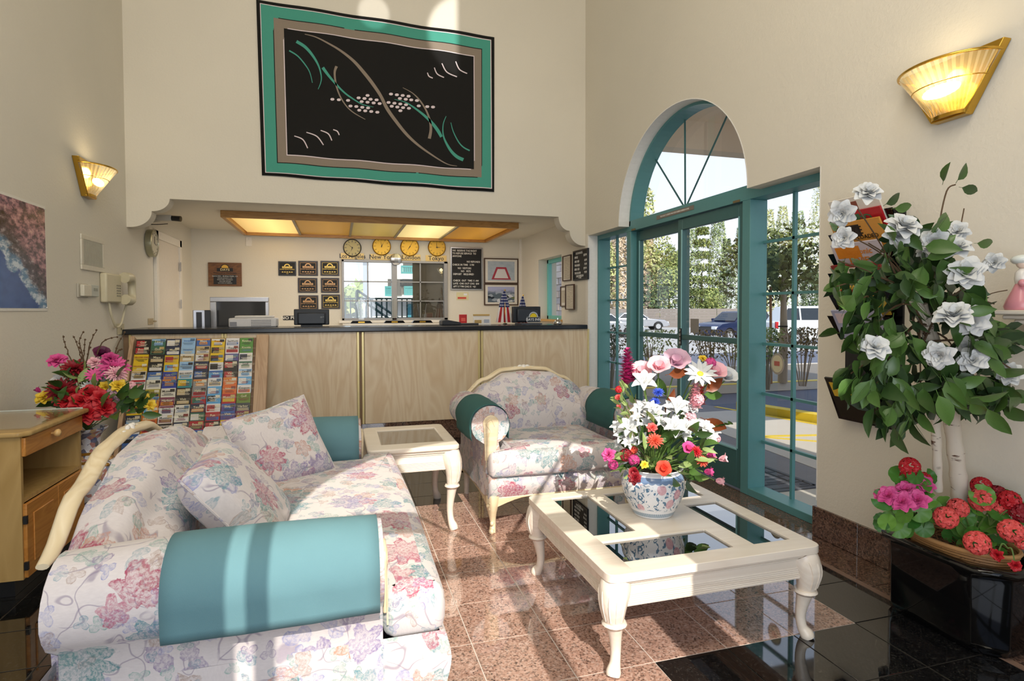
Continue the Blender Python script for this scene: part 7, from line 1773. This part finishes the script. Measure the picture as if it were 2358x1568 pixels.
for i, (px, top, d, wpx_, kind, m_, n, s_, lb_, th) in enumerate((
        (1405, 545, 40, 70, 'round', F_LIT, 1300, .28, 'pale shrubby tree seen through the left sidelight', .05), (1425, 530, 44, 50, 'palm', F_DRY, 700, .5, 'shaggy dry palm skirt beside the left door', .05),
        (1482, 520, 46, 60, 'palm', F_DRY, 900, .5, 'pinkish palm trunk with hanging dead fronds, left door pane', .05), (1500, 560, 42, 70, 'round', F_LIT, 1000, .3, 'pale yellow green tree between the palm and the dark hedge', .1),
        (1540, 535, 40, 90, 'round', F_MID, 1500, .28, 'bushy mid green tree in the left door pane', .05), (1505, 640, 36, 120, 'round', F_DARK, 1500, .25, 'dark low evergreen behind the silver car', .02), (1575, 590, 36, 60, 'round', F_DARK, 900, .25, 'dark evergreen behind the door stile', .02),
        (1615, 508, 38, 95, 'pine', F_MID, 1900, .26, 'layered yellow green pine in the right door pane', .08), (1590, 530, 44, 50, 'cypress', F_CYP, 800, .3, 'slim cypress left of the layered pine', .02),
        (1652, 496, 46, 48, 'cypress', F_CYP, 1100, .32, 'pale tall cypress just right of the pine', .02), (1672, 552, 40, 34, 'cypress', F_DARK, 900, .28, 'dark narrow cypress in front of the pale one', .02), (1640, 640, 34, 130, 'round', F_MID, 1300, .22, 'low shrubbery behind the blue car', .02),
        (1706, 525, 40, 40, 'cypress', F_CYP, 1000, .3, 'cypress at the right edge of the right door pane', .02), (1765, 485, 48, 50, 'cypress', F_LIT, 900, .32, 'cypress with yellow tip behind the young street tree', .02), (1800, 478, 52, 40, 'cypress', F_LIT, 800, .32, 'second yellow tipped cypress behind the young tree', .02),
        (1835, 490, 46, 50, 'cypress', F_CYP, 900, .3, 'third cypress right of the young tree trunk', .02), (1900, 395, 40, 80, 'cypress', F_LIT, 1600, .28, 'tall pale cypress at the right end of the window', .02), (1868, 620, 30, 50, 'cypress', F_DARK, 900, .22, 'hanging dark cypress over the white car', .12), (1385, 600, 34, 60, 'round', F_MID, 900, .25, 'green tree at the far left of the left sidelight', .05),
        (1478, 430, 60, 70, 'round', F_LIT, 900, .45, 'tall pale conifer top in the left of the fanlight', .3))):
    d = max(d * 1.15 + 8, 61) if i != 19 else d
    if i == 17: d = 36
    x, y, z = spot(px, d); hh = hgt(top, d); tree(lb_, (x, y, z), hh, wpx_ * d / FPX, kind, m_, int(n * 2.8), s_ * .55, i, th, group='trees beyond the car park')
# garden wall behind the cars
x0, y0, _ = spot(1340, 56); x1, y1, _ = spot(1720, 50)
gw = thing('garden_wall', 'low grey board wall behind the parked cars', 'wall', ((x0 + x1) / 2, (y0 + y1) / 2, -.33)); gw.rotation_euler = (0, 0, math.atan2(y1 - y0, x1 - x0)); Lw = math.hypot(x1 - x0, y1 - y0)
for r in range(7):
    for c in range(6): part('board', MB().box(-Lw / 2 + Lw * c / 6 + .02, -Lw / 2 + Lw * (c + 1) / 6 - .02, -.04 - .01 * (r % 2), .04, r * .24, r * .24 + .23), flat('8E857E', .8), gw)
# young street tree with stakes, bushes in the bed
x, y, z = spot(1803, 9.4)
yt = tree('young round headed street tree tied to wooden stakes in the planting bed', (x, y, .09), 2.85, 1.75, 'round', fol('y', '5F6A34', '7A8446', '465028'), 2600, .052, 77, .42, trunk_r=.075, bark='A39684')
for px, rr in ((1777, .022), (1826, .018)):
    a = spot(px, 9.3); part('stake', MB().rod((a[0], a[1], .09), (a[0] - (.03 if px < 1800 else -.02), a[1], .09 + (1.55 if px < 1800 else 1.1)), rr, 6), flat('9A6A3E', .8), yt, world=True)
part('tie', MB().tube([(x - .09, y, 1.0), (x, y - .09, 1.0), (x + .09, y, 1.0), (x, y + .09, 1.0), (x - .09, y, 1.0)], .012, 5), BLACKP, yt, world=True)
for i, (px, d, wp, tp, lb_) in enumerate(((1498, 9.2, 95, 757, 'leggy bush behind the left door pane'), (1640, 8.9, 100, 757, 'leggy bush behind the right door pane'), (1768, 8.6, 60, 752, 'leggy bush left of the young tree trunk'), (1850, 9.0, 80, 752, 'leggy bush right of the young tree trunk'), (1690, 9.6, 60, 780, 'sparse bare bush at the right of the right door pane'), (1405, 8.8, 70, 745, 'bush seen through the left sidelight'))):
    p = spot(px, d); hh = hgt(tp, d) - .1; rd_ = random.Random(i)
    t = thing('bush', lb_, 'bush', (p[0], p[1], .09), 0, 'bushes in the planting bed'); bpy.context.view_layer.update(); b = MB(); w_ = wp * d / FPX
    leafcloud(b, lambda r: (Vector((r.uniform(-.5, .5) * w_, r.uniform(-.4, .4) * w_, hh * (.45 + .5 * r.random() ** .7))), Vector((0, 0, 1))), 700 if i != 4 else 200, .03, rd_)
    part('foliage', b, F_BRN if i % 2 else F_MID, t, kind='stuff'); b = MB()
    for q in range(12):
        e = Vector((rd_.uniform(-.4, .4) * w_, rd_.uniform(-.3, .3) * w_, hh * rd_.uniform(.6, .95))); b.tube(smoothpath([(e.x * .2, e.y * .2, 0), (e.x * .5, e.y * .5, hh * .4), e], 3), .007, 4)
    part('stems', b, flat('8A7A66', .9), t)
# ---- cars
def car(label, loc, rz, L, hb, hr, cab, col, glassx, seedn=0, suv=False):
    """local x forward; cab: (x of windscreen base, roof front, roof rear, rear base)"""
    t = thing('car', label, 'car', loc, rz); bpy.context.view_layer.update(); W2 = .88
    body = [(-L / 2, .35), (-L / 2 + .03, hb * .92), (-L / 2 + .2, hb), (cab[3], hb + .02), (cab[0], hb + .01), (L / 2 - .35, hb - .10), (L / 2 - .05, hb - .28), (L / 2, .45), (L / 2 - .1, .28)]
    xf_, xr = L / 2 - .85, -L / 2 + .85
    arc_ = lambda c: [(c + .36 * math.cos(math.radians(a)), .3 + .36 * math.sin(math.radians(a))) for a in range(0, 181, 20)]
    poly = body + [(xf_ + .4, .25)] + arc_(xf_) + [(xr + .4, .25)] + arc_(xr) + [(-L / 2 + .1, .28)]
    part('body', MB().prism(poly, -W2, W2, 'y'), col, t, bevel=.05, bseg=3)
    cp = [(cab[0], hb), (cab[1], hr - .03), ((cab[1] + cab[2]) / 2, hr), (cab[2], hr - .03), (cab[3], hb)]
    v = [(x, -W2 * (1 if z <= hb + .01 else .8), z) for x, z in cp] + [(x, W2 * (1 if z <= hb + .01 else .8), z) for x, z in cp]
    part('cabin', MB().add(v, [(0, 1, 2, 3, 4), (9, 8, 7, 6, 5)] + [(i + 5, i + 6, i + 1, i) for i in range(4)]), col, t, bevel=.03)
    WG = flat('2A3138', .08, 0, 0)
    def side(xa, xb, s):
        lo, hi = hb + .05, hr - .1
        def xe(z, a, b_): k = (z - hb) / (hr - .03 - hb); return a + (b_ - a) * k
        f0 = min(xb, xe(lo, cab[0], cab[1]) - .06); f1 = min(xb, xe(hi, cab[0], cab[1]) - .06); r0 = max(xa, xe(lo, cab[3], cab[2]) + .06); r1 = max(xa, xe(hi, cab[3], cab[2]) + .06)
        yy = lambda z: s * (W2 * (1 - .2 * (z - hb) / (hr - .03 - hb)) + .006)
        part('side_window', MB().add([(r0, yy(lo), lo), (f0, yy(lo), lo), (f1, yy(hi), hi), (r1, yy(hi), hi)], [(0, 1, 2, 3)]), WG, t)
    for s in (-1, 1):
        for a, b_ in zip(glassx, glassx[1:]): side(a + .035, b_ - .035, s)
        for c in (xf_, xr):
            w = part('wheel', MB().lathe([(.001, -.1), (.27, -.1), (.31, -.07), (.31, .07), (.27, .1), (.001, .1)], 20).xf(Matrix.Translation((c, s * (W2 - .09), .30)) @ Matrix.Rotation(PI / 2, 4, 'X')), flat('1C1C1E', .7), t, smooth=50)
            part('hubcap', MB().lathe([(.001, 0), (.19, 0), (.2, .01)], 16).xf(Matrix.Translation((c, s * (W2 + .012), .30)) @ Matrix.Rotation(PI / 2, 4, 'X')), flat('C4C6CA', .3, .6), w)
        part('head_lamp', MB().cbox((L / 2 - .1, s * .62, hb - .3), (.22, .34, .16)), flat('DDE2E6', .15), t, bevel=.03)
        part('tail_lamp', MB().cbox((-L / 2 + .04, s * (W2 - .06), hb - .18), (.12, .16, .3)), flat('B3161C', .25), t, bevel=.02)
        part('mirror', MB().cbox((cab[0] - .25, s * (W2 + .09), hb + .1), (.14, .16, .12)), col, t, bevel=.02)
        part('door_seam', MB().box(-.02, -.012, s * W2 - .004, s * W2 + .004, .35, hb), BLACKP, t); part('door_handle', MB().cbox((-.2, s * (W2 + .012), hb - .15), (.14, .02, .03)), CHROME, t)
    part('windscreen', MB().add([(cab[0] - .04, -W2 * .85, hb + .05), (cab[0] - .04, W2 * .85, hb + .05), (cab[1] + .04, W2 * .7, hr - .08), (cab[1] + .04, -W2 * .7, hr - .08)], [(0, 1, 2, 3)]).xf(Matrix.Translation((.03, 0, .01))), WG, t)
    part('bumper', MB().cbox((L / 2 - .02, 0, .42), (.16, 1.66, .18)), col, t, bevel=.04); part('grille', MB().cbox((L / 2 - .01, 0, hb - .32), (.04, .9, .18)), flat('2A2C30', .3), t)
    return t
SILV = flat('B4B6BC', .25, .5); CW = flat('D9DDDF', .25); CB = flat('1E2A4E', .15, .2)
def carpos(px, d): return spot(px, d)
x, y, z = spot(1462, 46); car('silver saloon car parked by the grey wall, in the left door pane', (x, y, z + .01), -YAW + .05, 4.9, .88, 1.38, (.95, .3, -1.0, -1.6), SILV, (-1.5, -.35, .8))
x, y, z = spot(1388, 34); car('second pale saloon car seen through the left sidelight', (x, y, z + .01), -YAW + .1, 4.4, .88, 1.4, (.95, .3, -1.0, -1.6), SILV, (-1.5, -.35, .8))
x, y, z = spot(1690, 31); car('dark blue car with a tall roof parked nose to the left', (x, y, z + .01), math.pi - YAW + .45, 4.1, .95, 1.5, (.75, .15, -1.6, -1.95), CB, (-1.9, -.95, -.1, .7))
x, y, z = spot(1893, 27.5); car('white sport utility car behind the young tree, nose to the right', (x, y, z + .01), -YAW - .05, 4.9, 1.05, 1.74, (1.0, .4, -1.9, -2.25), CW, (-2.2, -1.35, -.3, .85))
# yard behind the back window
by = 17.0
def bp(px, py, y=by): return W('Y', y, px, py)
wb = thing('motel_wing', 'white two storey motel wing with teal balcony rails behind the back window', 'building', (bp(960, 700).x, by, 0)); bpy.context.view_layer.update()
WHB = flat('ECE9E2', .7)
a, b_ = bp(850, 700).x, bp(1075, 700).x
part('wall', MB().box(a, b_, by, by + 4, -.03, bp(900, 560).z), WHB, wb, world=True)
for k, (x0p, x1p, y0p, y1p) in enumerate(((893, 925, 643, 680), (926, 951, 643, 676), (928, 950, 600, 626))):
    A, B_ = bp(x0p, y1p), bp(x1p, y0p); part('window', MB().box(A.x, B_.x, by - .05, by - .01, A.z, B_.z), flat('6E6A66', .2), wb, world=True)
for (x0p, x1p, y0p, y1p) in ((888, 912, 659, 682), (932, 960, 659, 680), (925, 960, 612, 630)):
    A, B_ = bp(x0p, y1p, by - .5), bp(x1p, y0p, by - .5); n_ = 8; bal = part('balcony_rail', MB().box(A.x, B_.x, by - .52, by - .48, B_.z - .05, B_.z).box(A.x, B_.x, by - .52, by - .48, A.z, A.z + .05), flat('5FA6A4', .5), wb, world=True)
    for i in range(n_ + 1):
        x = A.x + (B_.x - A.x) * i / n_; q = part('baluster', MB().box(x - .02, x + .02, by - .51, by - .49, A.z, B_.z), flat('5FA6A4', .5), bal); q.matrix_parent_inverse = wb.matrix_basis.inverted()
part('balcony_floor', MB().box(a, b_, by - .6, by, bp(900, 684).z - .1, bp(900, 684).z), WHB, wb, world=True)
part('door', MB().box(bp(933, 0).x, bp(953, 0).x, by - .04, by, 0, bp(943, 700).z), flat('4F98A8', .5), wb, world=True)
fy = 11.0
fn_ = thing('stair_railing', 'dark green railing and stair rail outside the back window', 'railing', (bp(870, 700, fy).x, fy, 0)); bpy.context.view_layer.update()
GR = flat('23403E', .5)
A, B_ = bp(785, 735, fy), bp(960, 686, fy)
part('top_rail', MB().box(A.x - .3, B_.x, fy - .02, fy + .02, B_.z - .03, B_.z), GR, fn_, world=True); part('bottom_rail', MB().box(A.x - .3, B_.x, fy - .02, fy + .02, A.z, A.z + .03), GR, fn_, world=True)
for i in range(18):
    x = A.x - .2 + (B_.x - A.x + .2) * i / 17; part('baluster', MB().box(x - .012, x + .012, fy - .012, fy + .012, .0, B_.z), GR, fn_, world=True)
s0, s1 = bp(822, 668, fy - .3), bp(925, 738, fy - .3)
for dz in (0, -.12): part('stair_rail', MB().rod((s0.x, fy - .3, s0.z + dz), (s1.x, fy - .3, s1.z + dz), .022, 6), GR, fn_, world=True)
part('stair_post', MB().box(s0.x - .02, s0.x + .02, fy - .32, fy - .28, 0, s0.z), GR, fn_, world=True)
tree('hazy tree line left in the back window', (bp(800, 700, 40).x, 40, -.03), hgt(650, 40), 7, 'round', F_MID, 900, .3, 90, .05, group=None)
screen = part('insect_screen', MB().box(W('Y', YB, 951, 650).x, WBX1 - .04, YB + .036, YB + .040, WBZ0 + .03, WBZ1 - .03), flat('5E5044', .7), w2, world=True)
# stone faced pier outside the reception side window
sp = thing('stone_pier', 'pale stone faced pier outside the reception side window', 'pier', (3.9, 9.5, -.03)); bpy.context.view_layer.update()
part('core', MB().box(3.62, 3.76, 8.3, 11.5, -.03, 4.2), flat('B5A89A', .8), sp, world=True)
rs = random.Random(4); y = 8.3
for r in range(22):
    y = 8.3; z = .6 + r * .11
    while y < 10.6:
        l = rs.uniform(.18, .42); part('stone', MB().box(3.60 - rs.uniform(0, .02), 3.63, y + .006, y + l - .006, z + .005, z + .105), flat(rs.choice(['CFC4BC', 'BDB2AE', 'D8CFC6', 'C4B4AA', 'B4ACAC']), .85), sp, world=True); y += l
